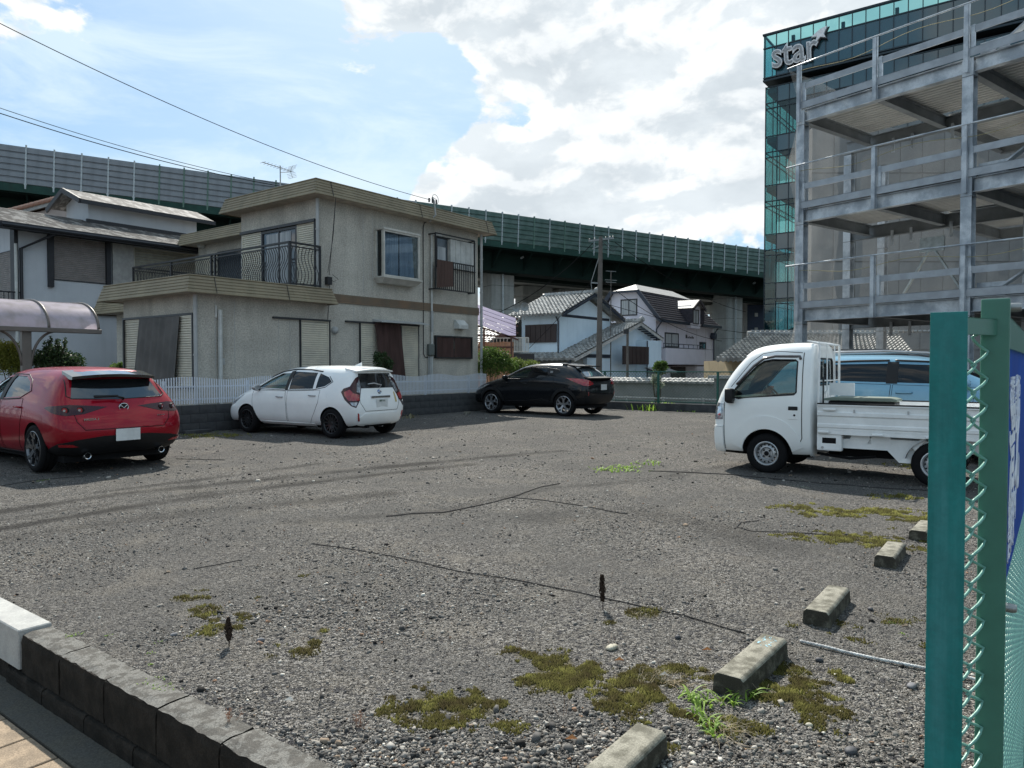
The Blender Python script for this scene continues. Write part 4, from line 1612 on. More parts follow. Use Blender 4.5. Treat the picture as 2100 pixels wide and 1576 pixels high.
c0, c1 = G.onb(772, 700, K_B - .2)[0], G.onb(824, 700, K_B - .2)[0]
for j in range(7):
 t = j / 6
 for i in range(31):
  s = i / 30
  vs.append((c0 + (c1 - c0) * s + .12 * t, K_B - .14 - .12 * t + .018 * math.sin(s * 25), z1 + .06 - (z1 - z0) * t))
for j in range(6):
 for i in range(30):
  q = j * 31 + i
  fs.append((q, q + 1, q + 32, q + 31))
mb.add(vs, fs)
tag(mb.build('curtain', m_maroon, fr=G, loc=(c0, K_B - .2, 0), smooth='all', recalc=False), 'dark maroon cloth hung outside the ground floor window of the grey house', 'curtain')
r = rect(G, 'b', K_B, 890, 690, 965, 736)
mb = MB()
frame_ring(mb, 'b', K_B, *r, .05, 0, .1)
w_ = mb.build('window', m_black, hs)
mid = (r[0] + r[1]) / 2
for (q0, q1) in ((r[0] + .05, mid - .02), (mid + .02, r[1] - .05)):
 mb = MB()
 vs, fs = [], []
 for j in range(6):
  for i in range(13):
   s, t = i / 12, j / 5
   vs.append((q0 + (q1 - q0) * s, K_B - .07 - .015 * math.sin(s * 9 + t * 5), r[3] - .05 - (r[3] - r[2] - .1) * t))
 for j in range(5):
  for i in range(12):
   q = j * 13 + i
   fs.append((q, q + 1, q + 14, q + 13))
 mb.add(vs, fs)
 mb.build('cover_cloth', m_maroon, w_, smooth='all', recalc=False)
bc = K_B - .38
a0_, a1_ = G.onb(787, 520, bc)[0], G.onb(861, 520, bc)[0]
zt1, zb_ = G.onb(787, 470, bc)[1], G.onb(787, 566, bc)[1]
bay = MB()
m_bayf = mat('cream_frame', (.58, .56, .50), rough=.5, nscale=3)
frame_ring(bay, 'b', bc, a0_, a1_, zb_, zt1, .055, -.06, 0)
bay.box((a0_ - .02, bc - .03, zt1), (a1_ + .02, K_B + .0, zt1 + .06))
for (p, q) in ((a0_, a0_ + .05), (a1_ - .05, a1_)):
 bay.box((p, bc + .06, zb_), (q, bc + .1, zt1))
 bay.box((p, K_B - .07, zb_), (q, K_B + .001, zt1))
o = bay.build('bay_window', m_bayf, hs)
mb = MB()
mb.box((a0_ + .07, bc + .03, zb_ + .06), (a1_ - .07, bc + .036, zt1 - .06))
mb.box((a0_ + .02, bc + .1, zb_ + .03), (a0_ + .026, K_B - .07, zt1 - .03))
mb.box((a1_ - .026, bc + .1, zb_ + .03), (a1_ - .02, K_B - .07, zt1 - .03))
g_clear = glass_mat('house_glass', (.80, .85, .88), 1.5, .06)
mb.build('pane', g_clear, o)
mb = MB()
vs, fs = [], []
m_sheer = mat('sheer_curtain', (.34, .40, .47), rough=.9, nscale=7, anis=(1, 1, .1), col2=(.44, .50, .56))
for (q0, q1) in ((a0_ + .08, (a0_ + a1_) / 2 - .02), ((a0_ + a1_) / 2 + .03, a1_ - .2)):
 n0 = len(mb.v)
 vs, fs = [], []
 for j in range(2):
  for i in range(61):
   s = i / 60
   vs.append((q0 + (q1 - q0) * s + (.1 * (1 - j) * s if q0 > a0_ + .3 else 0), bc + .16 + .015 * math.sin(s * 60), zb_ + .05 + (zt1 - zb_ - .1) * j))
 for i in range(60):
  fs.append((i, i + 1, i + 62, i + 61))
 mb.add(vs, fs)
mb.build('curtain_sheet', m_sheer, o, smooth='all', recalc=False)
mb = MB()
mb.box((a0_ + .06, K_B - .02, zb_), (a1_ - .06, K_B - .004, zt1))
mb.build('room_shade', m_black, o)
mb = MB()
zs_ = zb_ - .14
mb.box((a0_ - .06, bc - .08, zb_ - .05), (a1_ + .06, K_B, zb_))
mb.add([(a0_ - .04, bc - .06, zb_ - .05), (a1_ + .04, bc - .06, zb_ - .05), (a1_ + .04, K_B, zb_ - .05), (a0_ - .04, K_B, zb_ - .05),
  (a0_ + .05, bc + .12, zs_ - .06), (a1_ - .05, bc + .12, zs_ - .06), (a1_ - .05, K_B, zs_ - .06), (a0_ + .05, K_B, zs_ - .06)],
  [(0, 1, 5, 4), (1, 2, 6, 5), (2, 3, 7, 6), (3, 0, 4, 7), (4, 5, 6, 7)])
mb.build('sill', m_bayf, o)
r = rect(G, 'b', K_B, 892, 492, 973, 548)
u0, u1, z0, z1 = r
mb = MB()
frame_ring(mb, 'b', K_B, u0, u1, z0 - .1, z1, .05, 0, .06)
w_ = mb.build('window', m_black, hs)
mb = MB()
wbox(mb, 'b', K_B, u0 + .05, u0 + .62, z0 - .08, z1 - .05, 0, .02)
mb.build('pane', m_glassdark, w_)
mb = MB()
wbox(mb, 'b', K_B, u0 + .1, u0 + .5, z0 - .05, z1 - .35, .022, .03)
mb.build('curtain_sheet', m_curtain, w_)
for i in range(5):
 mb = MB()
 s0 = u0 + .66 + (u1 - u0 - .72) * i / 5
 wbox(mb, 'b', K_B, s0, s0 + (u1 - u0 - .72) / 5 - .02, z0 - .08, z1 - .04, 0, .12)
 mb.build('shutter_box_panel', m_wpipe, w_)
rb = rect(G, 'b', K_B - .3, 893, 540, 973, 597)
v0, v1, y0_, y1_ = rb
mb = MB()
for z in (y0_, y1_, z1 + .02):
 mb.bar((v0, K_B - .3, z), (v1, K_B - .3, z), .04, .04)
for a in (v0, v1):
 mb.bar((a, K_B - .3, y0_), (a, K_B - .3, z1 + .02), .04, .04)
 mb.bar((a, K_B - .3, z1), (a, K_B, z1), .04, .04)
 mb.bar((a, K_B - .3, y0_), (a, K_B, y0_), .04, .04)
bl = mb.build('window_railing', m_black, hs)
mb = MB()
mb.bar((0, 0, 0), (0, 0, 1), .02, .02)
me = mb.mesh('baluster', m_black)
for i in range(1, 20):
 a = v0 + (v1 - v0) * i / 20
 put('baluster', me, bl, (a, K_B - .3, y0_), scale=(1, 1, y1_ - y0_))
mb = MB()
vs, fs = [], []
for j in range(2):
 for i in range(25):
  s = i / 24
  vs.append((v0 + .04 + .8 * s, K_B - .335 - .01 * math.sin(s * 33), y1_ + .02 - (y1_ - y0_ - .02) * j * (1 - .1 * s)))
for i in range(24):
 fs.append((i, i + 1, i + 26, i + 25))
mb.add(vs, fs)
m_redcl = mat('faded_brown_cloth', (.10, .065, .055), rough=.95, nscale=8, anis=(1, 1, .1))
tag(mb.build('towel', m_redcl, fr=G, loc=(v0, K_B - .34, y0_), recalc=False), 'faded brown cloth hanging on the black window railing upstairs', 'cloth')
mb = MB()
for (x, ya, yb, rr) in ((885, 480, 770, .035),):
 a, za = G.onb(x, ya, K_B - .06)
 mb.tube([(a, K_B - .06, za), (a, K_B - .06, 0)], rr, 8)
 mb.tube([(a, K_B - .06, za), (a + .5, K_B - .06, za + .01)], rr, 8)
mb.build('conduit', m_wpipe, hs, smooth=True)
mb = MB()
a = G.onb(886, 640, K_B - .06)[0]
mb.tube([(a, K_B - .06, 3.3), (a, K_B - .06, 2.6)], .05, 8)
mb.build('pipe_sleeve', m_pipe, hs, smooth=True)
mb = MB()
a = G.onb(867, 600, K_B)[0]
z1_, z0_2 = G.onb(867, 458, K_B)[1], G.onb(867, 733, K_B)[1]
mb.tube([(a + .3, K_B - .03, z1_ + .15), (a + .05, K_B - .03, z1_), (a, K_B - .03, z1_ - .15), (a, K_B - .03, z0_2 + .1), (a + .08, K_B - .03, z0_2), (a + .22, K_B - .03, z0_2)], .014, 6)
mb.build('cable', m_black, hs, smooth='all')
a, z = G.onb(880, 718, K_B)
mb = MB()
mb.box((a - .13, K_B - .16, z - .2), (a + .13, K_B, z + .2))
o = mb.build('meter_box', MATS['grey_pipe'] if False else mat('meter_grey', (.12, .135, .125), rough=.5), hs, bevel=.03)
mb = MB()
mb.tube([(a, K_B - .05, z - .2), (a, K_B - .05, 0)], .03, 6)
mb.tube([(a - .07, K_B - .05, z - .2), (a - .07, K_B - .05, 0)], .02, 6)
mb.build('meter_pipe', m_pipe, hs)
a, z = G.onb(685, 678, K_B)
mb = MB()
mb.lathe([(0, -.13), (.06, -.125), (.10, -.09), (.11, -.02), (.11, 0)], 14, 'Y', (a, K_B, z))
mb.build('round_vent', m_pipe, hs, smooth='all')
a, z = G.onb(940, 664, K_B)
mb = MB()
mb.prism([(0, -.2), (.26, -.2), (.26, -.06), (.08, .12), (0, .12)], lambda u, v, t: (t, K_B - u, z + v), a - .25, a + .25)
mb.build('range_hood', m_wpipe, hs, bevel=.01)
mb = MB()
for (aa_, bb_, z0, z1) in ((U_A - .06, K_B + .05, ZT, ZE), (K_A - .06, K_B + .02, 0, 3.2), (20.66, K_B - .02, 0, ZE), (16.0 - .1, 24.6, 3.6, 6.2)):
 mb.tube([(aa_, bb_ - .09, z1), (aa_, bb_ - .09, z0)], .05, 8)
 for z in np.arange(z0 + .5, z1, 1.2):
  mb.tube([(aa_, bb_ - .09, z), (aa_, bb_ - .09, z + .05)], .062, 8)
mb.build('downpipe', m_pipe, hs, smooth=True)
a, z = G.onb(448, 632, K_B)
mb = MB()
mb.tube([(a, K_B - .07, 0), (a, K_B - .07, z - .05)], .055, 8)
mb.tube([(a - .08, K_B - .02, z - .25), (a - .08, K_B - .02, z + .06)], .03, 6)
mb.build('vent_pipe', m_wpipe, hs, smooth=True)
a, z = G.onb(456, 742, K_B)
mb = MB()
wbox(mb, 'b', K_B, a - .05, a + .05, z - .08, z + .08, 0, .04)
mb.build('socket_box', m_pipe, hs)
def zline(x, y, c=U_A):
 return G.ona(x, y, c)
bA, zA = zline(655, 450)
bB, zB = zline(498, 479)
ztop = (zA + zB) / 2
bRt, bLt = K_B + .12, 20.7
p0 = zline(611, 480)[0]
p1 = zline(538, 480)[0]
slats(hs, 'a', U_A, (bRt, p0 - .02, ZT + .1, ztop - .05), .062)
slats(hs, 'a', U_A, (p1 + .02, bLt - .02, ZT + .1, ztop - .1), .062)
mb = MB()
wbox(mb, 'a', U_A, bRt - .05, bLt + .05, ztop - .06, ztop + .02, 0, .1)
wbox(mb, 'a', U_A, bRt - .05, bRt - .01, ZT, ztop, 0, .08)
mb.build('shutter_rail', m_dkframe, hs)
w_ = window(hs, G, 'a', U_A, (p0, p1, ZT + .05, ztop - .08), fw=.07, mull=1, glass=m_glassdark, name='sliding_door')
mb = MB()
q0, q1 = p0 + .3, p1 - .25
vs, fs = [], []
for j in range(2):
 for i in range(41):
  s = i / 40
  vs.append((U_A - .022 - .006 * math.sin(s * 40), q0 + (q1 - q0) * s, ZT + .1 + (ztop - .2 - ZT - .1) * j))
for i in range(40):
 fs.append((i, i + 1, i + 42, i + 41))
mb.add(vs, fs)
mb.build('curtain_sheet', m_curtain, w_, recalc=False)
w0, w1 = zline(498, 520, 16.0)[0], zline(448, 530, 16.0)[0]
zz = zline(480, 512, 16.0)[1]
window(hs, G, 'a', 16.0, (21.0, w1, ZT + .05, zz), fw=.06, mull=2, name='sliding_door')
slats(hs, 'a', 16.0, (w1 + .05, w1 + 1.6, ZT + .1, zz - .05), .062)
p_ = zline(419, 503, 16.0)
mb = MB()
mb.lathe([(0, -.25), (.13, -.24), (.14, -.05), (.1, 0)], 12, 'X', (16.0, p_[0], p_[1]))
mb.build('round_vent', m_wpipe, hs, smooth=True)
rl = thing('terrace_railing', 'black iron terrace railing with bellied balusters above the lower roof', 'railing', G, (12.4, 16.9, ZT))
runs = [((12.4, 25.6), (12.4, 16.9)), ((12.4, 16.9), (13.42, 16.9)), ((12.4, 25.6), (15.9, 25.6))]
zr0, zr1 = ZT + .10, ZT + 1.22
mb = MB()
for (p, q) in runs:
 for z, w_2, h_2 in ((zr1, .07, .05), (zr0, .05, .04), (zr1 - .1, .03, .03)):
  mb.bar((*p, z), (*q, z), w_2, h_2)
mb.build('rail', m_black, rl)
mb = MB()
for (a, b) in ((12.4, 25.6), (12.4, 23.1), (12.4, 20.75), (12.4, 20.55), (12.4, 16.9), (13.42, 16.9)):
 mb2 = MB()
 mb2.bar((a, b, ZT), (a, b, zr1 + .02), .06, .06, (1, 0, 0))
 mb2.build('post', m_black, rl)
mb = MB()
pts = []
H_ = zr1 - .1 - zr0
for i in range(13):
 t = i / 12
 pts.append((-.085 * math.sin(2 * math.pi * t), 0, H_ * t))
mb.tube(pts, .0105, 5)
me = mb.mesh('baluster', m_black, smooth='all')
for (p, q) in runs:
 p, q = Vector(p), Vector(q)
 n = int((q - p).length / .105)
 d = (q - p).normalized()
 for i in range(1, n):
  c = p + (q - p) * i / n
  rot = math.pi / 2 if abs(d.x) > .5 and p.y < 20 else (0 if abs(d.y) > .5 else -math.pi / 2)
  put('baluster', me, rl, (c.x, c.y, zr0), (0, 0, rot))
mb = MB()
ma, mz = G.onb(882, 450, 16.55)
top = G.onb(876, 404, 16.5)
mb.tube([(ma + .12, 16.7, mz - .05), (ma + .16, 16.45, mz + .15), (ma + .05, 16.42, top[1] - .1), (ma - .05, 16.42, top[1])], .028, 8)
ms = mb.build('service_mast', m_pipe, fr=G, loc=(ma, 16.5, mz), smooth=True)
tag(ms, 'curved steel service mast at the eave of the grey house', 'mast')
mb = MB()
for da in (-.18, -.02, .16):
 mb.tube([(ma + da, 16.42, top[1] - .05), (ma + da, 16.42, top[1] - .18)], .03, 6)
 mb.tube([(ma - .05, 16.42, top[1] + .02), (ma + da, 16.42, top[1] - .04)], .008, 5)
pts = [(ma + .1 + .16 * math.cos(t), 16.42, top[1] - .05 + .16 * math.sin(t)) for t in np.linspace(-1, 3, 14)]
mb.tube(pts, .008, 5)
mb.build('insulator', m_black, ms)
mb = MB()
p0_ = G.onb(690, 405, 16.45)
for dx, ye in ((688, 560), (675, 565)):
 q = G.onb(dx if dx < 680 else 678, ye, 16.9)
 mb.tube([(p0_[0], 16.48, p0_[1]), ((p0_[0] + q[0]) / 2 - .02, 16.66, (p0_[1] + q[1]) / 2), (q[0] - (0 if dx < 680 else .1), 16.9, q[1])], .009, 5)
q = G.onb(676, 570, 16.9)
mb.tube([(q[0] - .05, 16.9, q[1]), (q[0] + .12, 16.88, q[1] - .1), (q[0] + .3, 16.88, q[1] - .02), (q[0] + .1, 16.9, q[1] + .1)], .008, 5)
mb.box((q[0] - .1, 16.86, q[1] - .2), (q[0] + .06, 16.99, q[1] + .02))
mb.tube([(q[0], 16.9, q[1] - .2), (q[0] + .02, 16.97, q[1] - .8), (q[0] - .02, 16.97, q[1] - 1.2)], .009, 5)
mb.build('drop_cable', m_black, hs)
ax = 18.2
at_a, at_z = G.onb(575, 384, 23)
t = thing('tv_antenna', 'thin rooftop TV antenna above the grey house', 'antenna', G, (at_a, 23, ZE + .4))
zt2 = G.onb(575, 343, 23)[1]
mb = MB()
mb.tube([(at_a, 23, ZE + .4), (at_a, 23, zt2 + .05)], .022, 6)
mb.build('mast', m_pipe, t)
mb = MB()
q0 = G.onb(538, 333, 23)
q1 = G.onb(600, 353, 23)
mb.tube([(q0[0], 23, q0[1]), (q1[0], 23, q1[1])], .014, 5)
for i in range(9):
 s = .02 + i * .11
 c = Vector((q0[0] + (q1[0] - q0[0]) * s, 23, q0[1] + (q1[1] - q0[1]) * s))
 mb.tube([c + Vector((0, -.16 - .01 * i, 0)), c + Vector((0, .16 + .01 * i, 0))], .008, 4)
for dz in (.22, -.22):
 mb.tube([(q1[0] - .1, 23, q1[1]), (q1[0], 23, q1[1] + dz)], .01, 4)
 for k in range(4):
  mb.tube([(q1[0] - .02 * k, 22.75, q1[1] + dz * (1 - k * .22)), (q1[0] - .02 * k, 23.25, q1[1] + dz * (1 - k * .22))], .007, 4)
mb.tube([(at_a, 23, zt2 - .2), (at_a + .6, 23, zt2 - .05)], .012, 4)
mb.build('antenna_array', m_pipe, t)
# left neighbour house
m_whw = mat('blue_white_wall', (.56, .59, .62), rough=.9, nscale=.8, col2=(.50, .53, .56), speck=.12, sscale=60, bump=.002, bscale=50, streak=.15)
m_beam = mat('dark_beam', (.018, .02, .026), rough=.55)
m_slate = mat('worn_slate', (.10, .095, .09), rough=.85, spec=.25, col2=(.30, .29, .275), nscale=3.2, ndet=9, contrast=(.46, .62), anis=(1, .35, 1), bump=.004, bscale=18)
m_taupe = mat('taupe_shutter', (.24, .215, .20), rough=.6)
L_A, L_B = 10.1, 29.0
t = thing('white_house', 'bluish white two storey house with dark timber trim at the left edge', 'house', G, (L_A, L_B, 0))
mb = MB()
mb.box((L_A, L_B, -.5), (18.5, 36, 6.5))
mb.add([(L_A, L_B + .01, 6.5), (L_A, 35, 6.5), (L_A, 32, 7.3)], [(0, 1, 2)])
mb.build('wall', m_whw, t)
mb = MB()
e0, e1 = 9.25, 18.9
zE2, zR2 = 6.28, 7.42
for k in range(14):
 f0, f1 = k / 14, (k + 1) / 14
 b0, b1 = 28.2 + 3.8 * f0, 28.2 + 3.8 * f1
 z0, z1 = zE2 + (zR2 - zE2) * f0 + .02, zE2 + (zR2 - zE2) * f1
 mb.add([(e0, b0, z0), (e1, b0, z0), (e1, b1, z1), (e0, b1, z1)], [(0, 1, 2, 3)])
 mb.add([(e0, b0, z0 - .02), (e1, b0, z0 - .02), (e1, b0, z0), (e0, b0, z0)], [(0, 1, 2, 3)])
mb.add([(e0, 32, zR2), (e1, 32, zR2), (e1, 36.4, zE2), (e0, 36.4, zE2)], [(0, 1, 2, 3)])
mb.build('roof', m_slate, t, recalc=False)
mb = MB()
mb.box((e0, 28.1, zE2 - .22), (e1, 28.2, zE2 + .0))
mb.box((e0, 28.2, zE2 - .13), (e1, L_B, zE2 - .1))
mb.bar((e0 - .03, 28.1, zE2 - .1), (e0 - .03, 32, zR2 - .1), .06, .24)
mb.bar((e0 - .03, 36.5, zE2 - .1), (e0 - .03, 32, zR2 - .1), .06, .24)
mb.build('eave_trim', m_beam, t)
mb = MB()
mb.tube([(e0 + .05, 28.05, zE2 - .12), (e1, 28.05, zE2 - .12)], .06, 6)
mb.build('gutter_pipe', m_beam, t)
for (x0, x1, y0, y1) in ((99, 110, 484, 589), (218, 227, 494, 584)):
 r = rect(G, 'b', L_B - .1, x0, y0, x1, y1)
 mb = MB()
 wbox(mb, 'b', L_B, r[0], r[1], r[2], 6.2, 0, .14)
 mb.build('timber_post', m_beam, t)
r = rect(G, 'b', L_B, 110, 490, 218, 578)
slats(t, 'b', L_B, r, .07, .02, m_taupe, fm=m_beam)
r = rect(G, 'b', L_B, 275, 516, 400, 600)
slats(t, 'b', L_B, r, .11, .03, mat('green_grey_shutter', (.32, .31, .25), rough=.6), fm=m_bayf)
r = rect(G, 'b', L_B, 229, 502, 272, 590)
mb = MB()
wbox(mb, 'b', L_B, *r, 0, .1)
mb.build('shutter_box_panel', m_lightblock, t)
mb = MB()
zq = G.onb(100, 641, L_B)
zq1 = G.onb(215, 634, L_B)[1]
zq0 = G.onb(215, 648, L_B)[1]
wbox(mb, 'b', L_B, 12.5, 16.5, zq0, zq1, 0, .12)
mb.build('timber_band', m_beam, t)
mb = MB()
x_ = G.onb(44, 560, L_B - .1)[0]
mb.tube([(x_ + .9, 28.15, zE2 - .15), (x_, L_B - .1, zE2 - .75), (x_, L_B - .1, -.3)], .055, 8)
mb.build('downpipe', m_beam, t)
mb = MB()
x_ = G.onb(33, 560, L_B - .1)[0]
mb.tube([(x_, L_B - .1, zE2 - .6), (x_, L_B - .1, -.3)], .05, 8)
mb.build('vent_pipe', m_wpipe, t)
mb = MB()
mb.box((L_A - .12, L_B - .02, 3.2), (L_A, L_B + .35, 6.3))
mb.build('timber_post', m_beam, t)
slats(t, 'a', L_A, (L_B + .6, L_B + 2.4, 3.4, 5.5), .07, .02, m_taupe, fm=m_beam)
mb = MB()
for z in (3.0, 4.0):
 mb.bar((L_A - .9, L_B - .1, z), (L_A - .9, L_B + 4, z), .05, .05)
 mb.bar((L_A - .9, L_B - .1, z), (L_A, L_B - .1, z), .05, .05)
rl2 = mb.build('balcony_railing', m_beam, t)
mb = MB()
mb.bar((0, 0, 0), (0, 0, 1), .022, .022, (1, 0, 0))
me = mb.mesh('baluster', m_beam)
for i in range(12):
 put('baluster', me, rl2, (L_A - .9, L_B - .1 + i * .14, 3.0))
for i in range(7):
 put('baluster', me, rl2, (L_A - .9 + i * .14, L_B - .1, 3.0))
mb = MB()
mb.box((L_A - .95, L_B - .12, 2.75), (L_A, L_B + 4, 2.95))
mb.build('balcony_floor', m_beam, t)
mb = MB()
mb.box((13.4, 31.3, 6.6), (18.0, 33.3, 8.15))
mb.add([(13.4, 31.3, 8.15), (13.4, 33.3, 8.15), (13.4, 32.3, 8.5), (18.0, 31.3, 8.15), (18.0, 33.3, 8.15), (18.0, 32.3, 8.5)], [(0, 1, 2), (5, 4, 3)])
mb.build('raised_wall', m_whw, t)
mb = MB()
mb.add([(12.9, 30.8, 8.0), (18.6, 30.8, 8.0), (18.6, 32.3, 8.62), (12.9, 32.3, 8.62), (12.9, 33.8, 8.0), (18.6, 33.8, 8.0)], [(0, 1, 2, 3), (3, 2, 5, 4)])
mb.build('raised_roof', m_slate, t, recalc=False)
mb = MB()
mb.box((12.9, 30.74, 7.84), (18.6, 30.8, 8.0))
mb.bar((12.86, 30.74, 7.92), (12.86, 32.3, 8.54), .08, .2)
mb.bar((12.86, 33.86, 7.92), (12.86, 32.3, 8.54), .08, .2)
mb.box((13.3, 31.2, 7.1), (18.1, 31.3, 7.35))
mb.build('raised_trim', m_beam, t)
# red tiled house behind it
m_pink = mat('pinkish_wall', (.42, .36, .33), rough=.9, nscale=1)
m_rtile = mat('terracotta_tile', (.30, .135, .09), rough=.6, nscale=6, col2=(.36, .24, .18))
YH = 46
t = thing('red_roof_house', 'pinkish house with terracotta tiled gable behind the slate roof at left', 'house', W, (-33, YH, -.5))
pk = wy(152, 404, YH)
el = wy(-30, 452, YH)
er = wy(215, 446, YH)
mb = MB()
mb.prism([(el[0] + .6, -.5), (er[0] - .6, -.5), (er[0] - .6, er[1] - .05), (pk[0], pk[1] - .35), (el[0] + .6, el[1] - .2)], lambda u, v, q: (u, q, v), YH, YH + 9)
mb.build('wall', m_pink, t)
mb = MB()
for (p, q) in ((el, pk), (er, pk)):
 mb.bar((p[0], YH - .35, p[1] - .15), (q[0], YH - .35, q[1] - .15), .1, .3, (0, 0, 1))
mb.build('verge_board', m_lightblock, t)
mb = MB()
mb.add([(el[0], YH - .5, el[1]), (pk[0], YH - .5, pk[1]), (pk[0], YH + 9.5, pk[1]), (el[0], YH + 9.5, el[1])], [(0, 1, 2, 3)])
mb.add([(er[0], YH - .5, er[1]), (pk[0], YH - .5, pk[1]), (pk[0], YH + 9.5, pk[1]), (er[0], YH + 9.5, er[1])], [(3, 2, 1, 0)])
mb.build('roof', m_rtile, t)
mb = MB()
mb.lathe([(.12, -.17), (.15, -.17), (.13, .17), (.1, .17)], 8, 'X')
tile_me = mb.mesh('verge_tile', m_rtile, smooth=True)
for (p, q) in ((el, pk), (er, pk)):
 v = Vector((q[0] - p[0], 0, q[1] - p[1]))
 n = int(v.length / .33)
 for i in range(n + 1):
  c = Vector((p[0], YH - .45, p[1] + .03)) + v * i / n
  put('verge_tile', tile_me, t, c, (0, -math.atan2(v.z, v.x) + (.0), 0))
# carport
m_cpf = mat('bronze_aluminium', (.135, .115, .10), rough=.4, metal=.4, nscale=2)
CB = 17.6
ca0 = 3.6
ca1, cz = G.onb(198, 683, CB)
t = thing('carport', 'bronze framed carport with curved translucent roof at the left edge', 'carport', G, (5.7, CB, 0))
m_poly = bpy.data.materials.new('polycarbonate')
m_poly.use_nodes = True
N, L = m_poly.node_tree.nodes, m_poly.node_tree.links
b = N['Principled BSDF']
b.inputs['Base Color'].default_value = (.62, .52, .56, 1)
b.inputs['Roughness'].default_value = .18
b.inputs['Alpha'].default_value = .9
no = N.new('ShaderNodeTexNoise')
no.inputs['Scale'].default_value = 5
no.inputs['Detail'].default_value = 6
crp = N.new('ShaderNodeValToRGB')
crp.color_ramp.elements[0].position, crp.color_ramp.elements[0].color = .4, (.58, .50, .55, 1)
crp.color_ramp.elements[1].position, crp.color_ramp.elements[1].color = .7, (.44, .38, .38, 1)
tcn = N.new('ShaderNodeTexCoord')
L.new(tcn.outputs['Object'], no.inputs['Vector'])
L.new(no.outputs['Fac'], crp.inputs[0])
L.new(crp.outputs[0], b.inputs['Base Color'])
tl = N.new('ShaderNodeBsdfTranslucent')
L.new(crp.outputs[0], tl.inputs['Color'])
ms_ = N.new('ShaderNodeMixShader')
ms_.inputs[0].default_value = .4
L.new(b.outputs[0], ms_.inputs[1])
L.new(tl.outputs[0], ms_.inputs[2])
L.new(ms_.outputs[0], N['Material Output'].inputs['Surface'])
def arch(n=14, off=0.0):
 out = []
 for i in range(n + 1):
  th = math.pi / 2 * i / n
  out.append((CB - .1 + 1.05 * (1 - math.cos(th)) - off * math.cos(th), cz + .05 + (.66 + off) * math.sin(th)))
 out.append((CB + 2.6, cz + .78))
 return out
ribs = [ca1, ca1 - 1.02, ca1 - 2.04, ca1 - 3.06]
for (p, q) in zip(ribs[1:], ribs[:-1]):
 mb = MB()
 A_ = arch()
 vs = [(p + .03, b_, z) for b_, z in A_] + [(q - .03, b_, z) for b_, z in A_]
 n = len(A_)
 mb.add(vs, [(i, i + 1, n + i + 1, n + i) for i in range(n - 1)])
 mb.build('roof_panel', m_poly, t, smooth='all')
for p in ribs:
 mb = MB()
 mb.tube([(p, b_, z) for b_, z in arch(off=.01)], .028, 6)
 mb.build('roof_rib', m_cpf, t, smooth='all')
mb = MB()
mb.box((ca1 - 3.1, CB - .16, cz - .03), (ca1 + .05, CB - .02, cz + .07))
mb.box((ca1 - 3.1, CB + .35, cz + .0), (ca1 - .9, CB + .45, cz + .1))
mb.build('beam', m_cpf, t, bevel=.01)
pa_ = G.onb(55, 720, CB)[0]
mb = MB()
mb.box((pa_ - .09, CB - .02, -.1), (pa_ + .09, CB + .12, cz))
mb.build('post', m_cpf, t, bevel=.01)
for sg in (-1, 1):
 mb = MB()
 pts = []
 for i in range(11):
  th = math.pi / 2 * i / 10
  pts.append((pa_ + sg * (.09 + .5 * (1 - math.cos(th))), CB + .02, cz - .75 + .75 * math.sin(th)))
 mb.tube(pts, .028, 6)
 mb.build('bracket', m_cpf, t, smooth='all')
# plants
def leaf_mat(name, dark, light, trans=.35):
 if name in MATS:
  return MATS[name]
 m = bpy.data.materials.new(name)
 MATS[name] = m
 m.use_nodes = True
 N, L = m.node_tree.nodes, m.node_tree.links
 b = N['Principled BSDF']
 b.inputs['Roughness'].default_value = .55
 b.inputs['Specular IOR Level'].default_value = .3
 at = N.new('ShaderNodeAttribute')
 at.attribute_name = 'tone'
 cr = N.new('ShaderNodeValToRGB')
 cr.color_ramp.elements[0].color = (*dark, 1)
 cr.color_ramp.elements[1].color = (*light, 1)
 L.new(at.outputs['Fac'], cr.inputs[0])
 L.new(cr.outputs[0], b.inputs['Base Color'])
 tl = N.new('ShaderNodeBsdfTranslucent')
 L.new(cr.outputs[0], tl.inputs['Color'])
 mx = N.new('ShaderNodeMixShader')
 mx.inputs[0].default_value = trans
 L.new(b.outputs[0], mx.inputs[1])
 L.new(tl.outputs[0], mx.inputs[2])
 L.new(mx.outputs[0], N['Material Output'].inputs['Surface'])
 return m
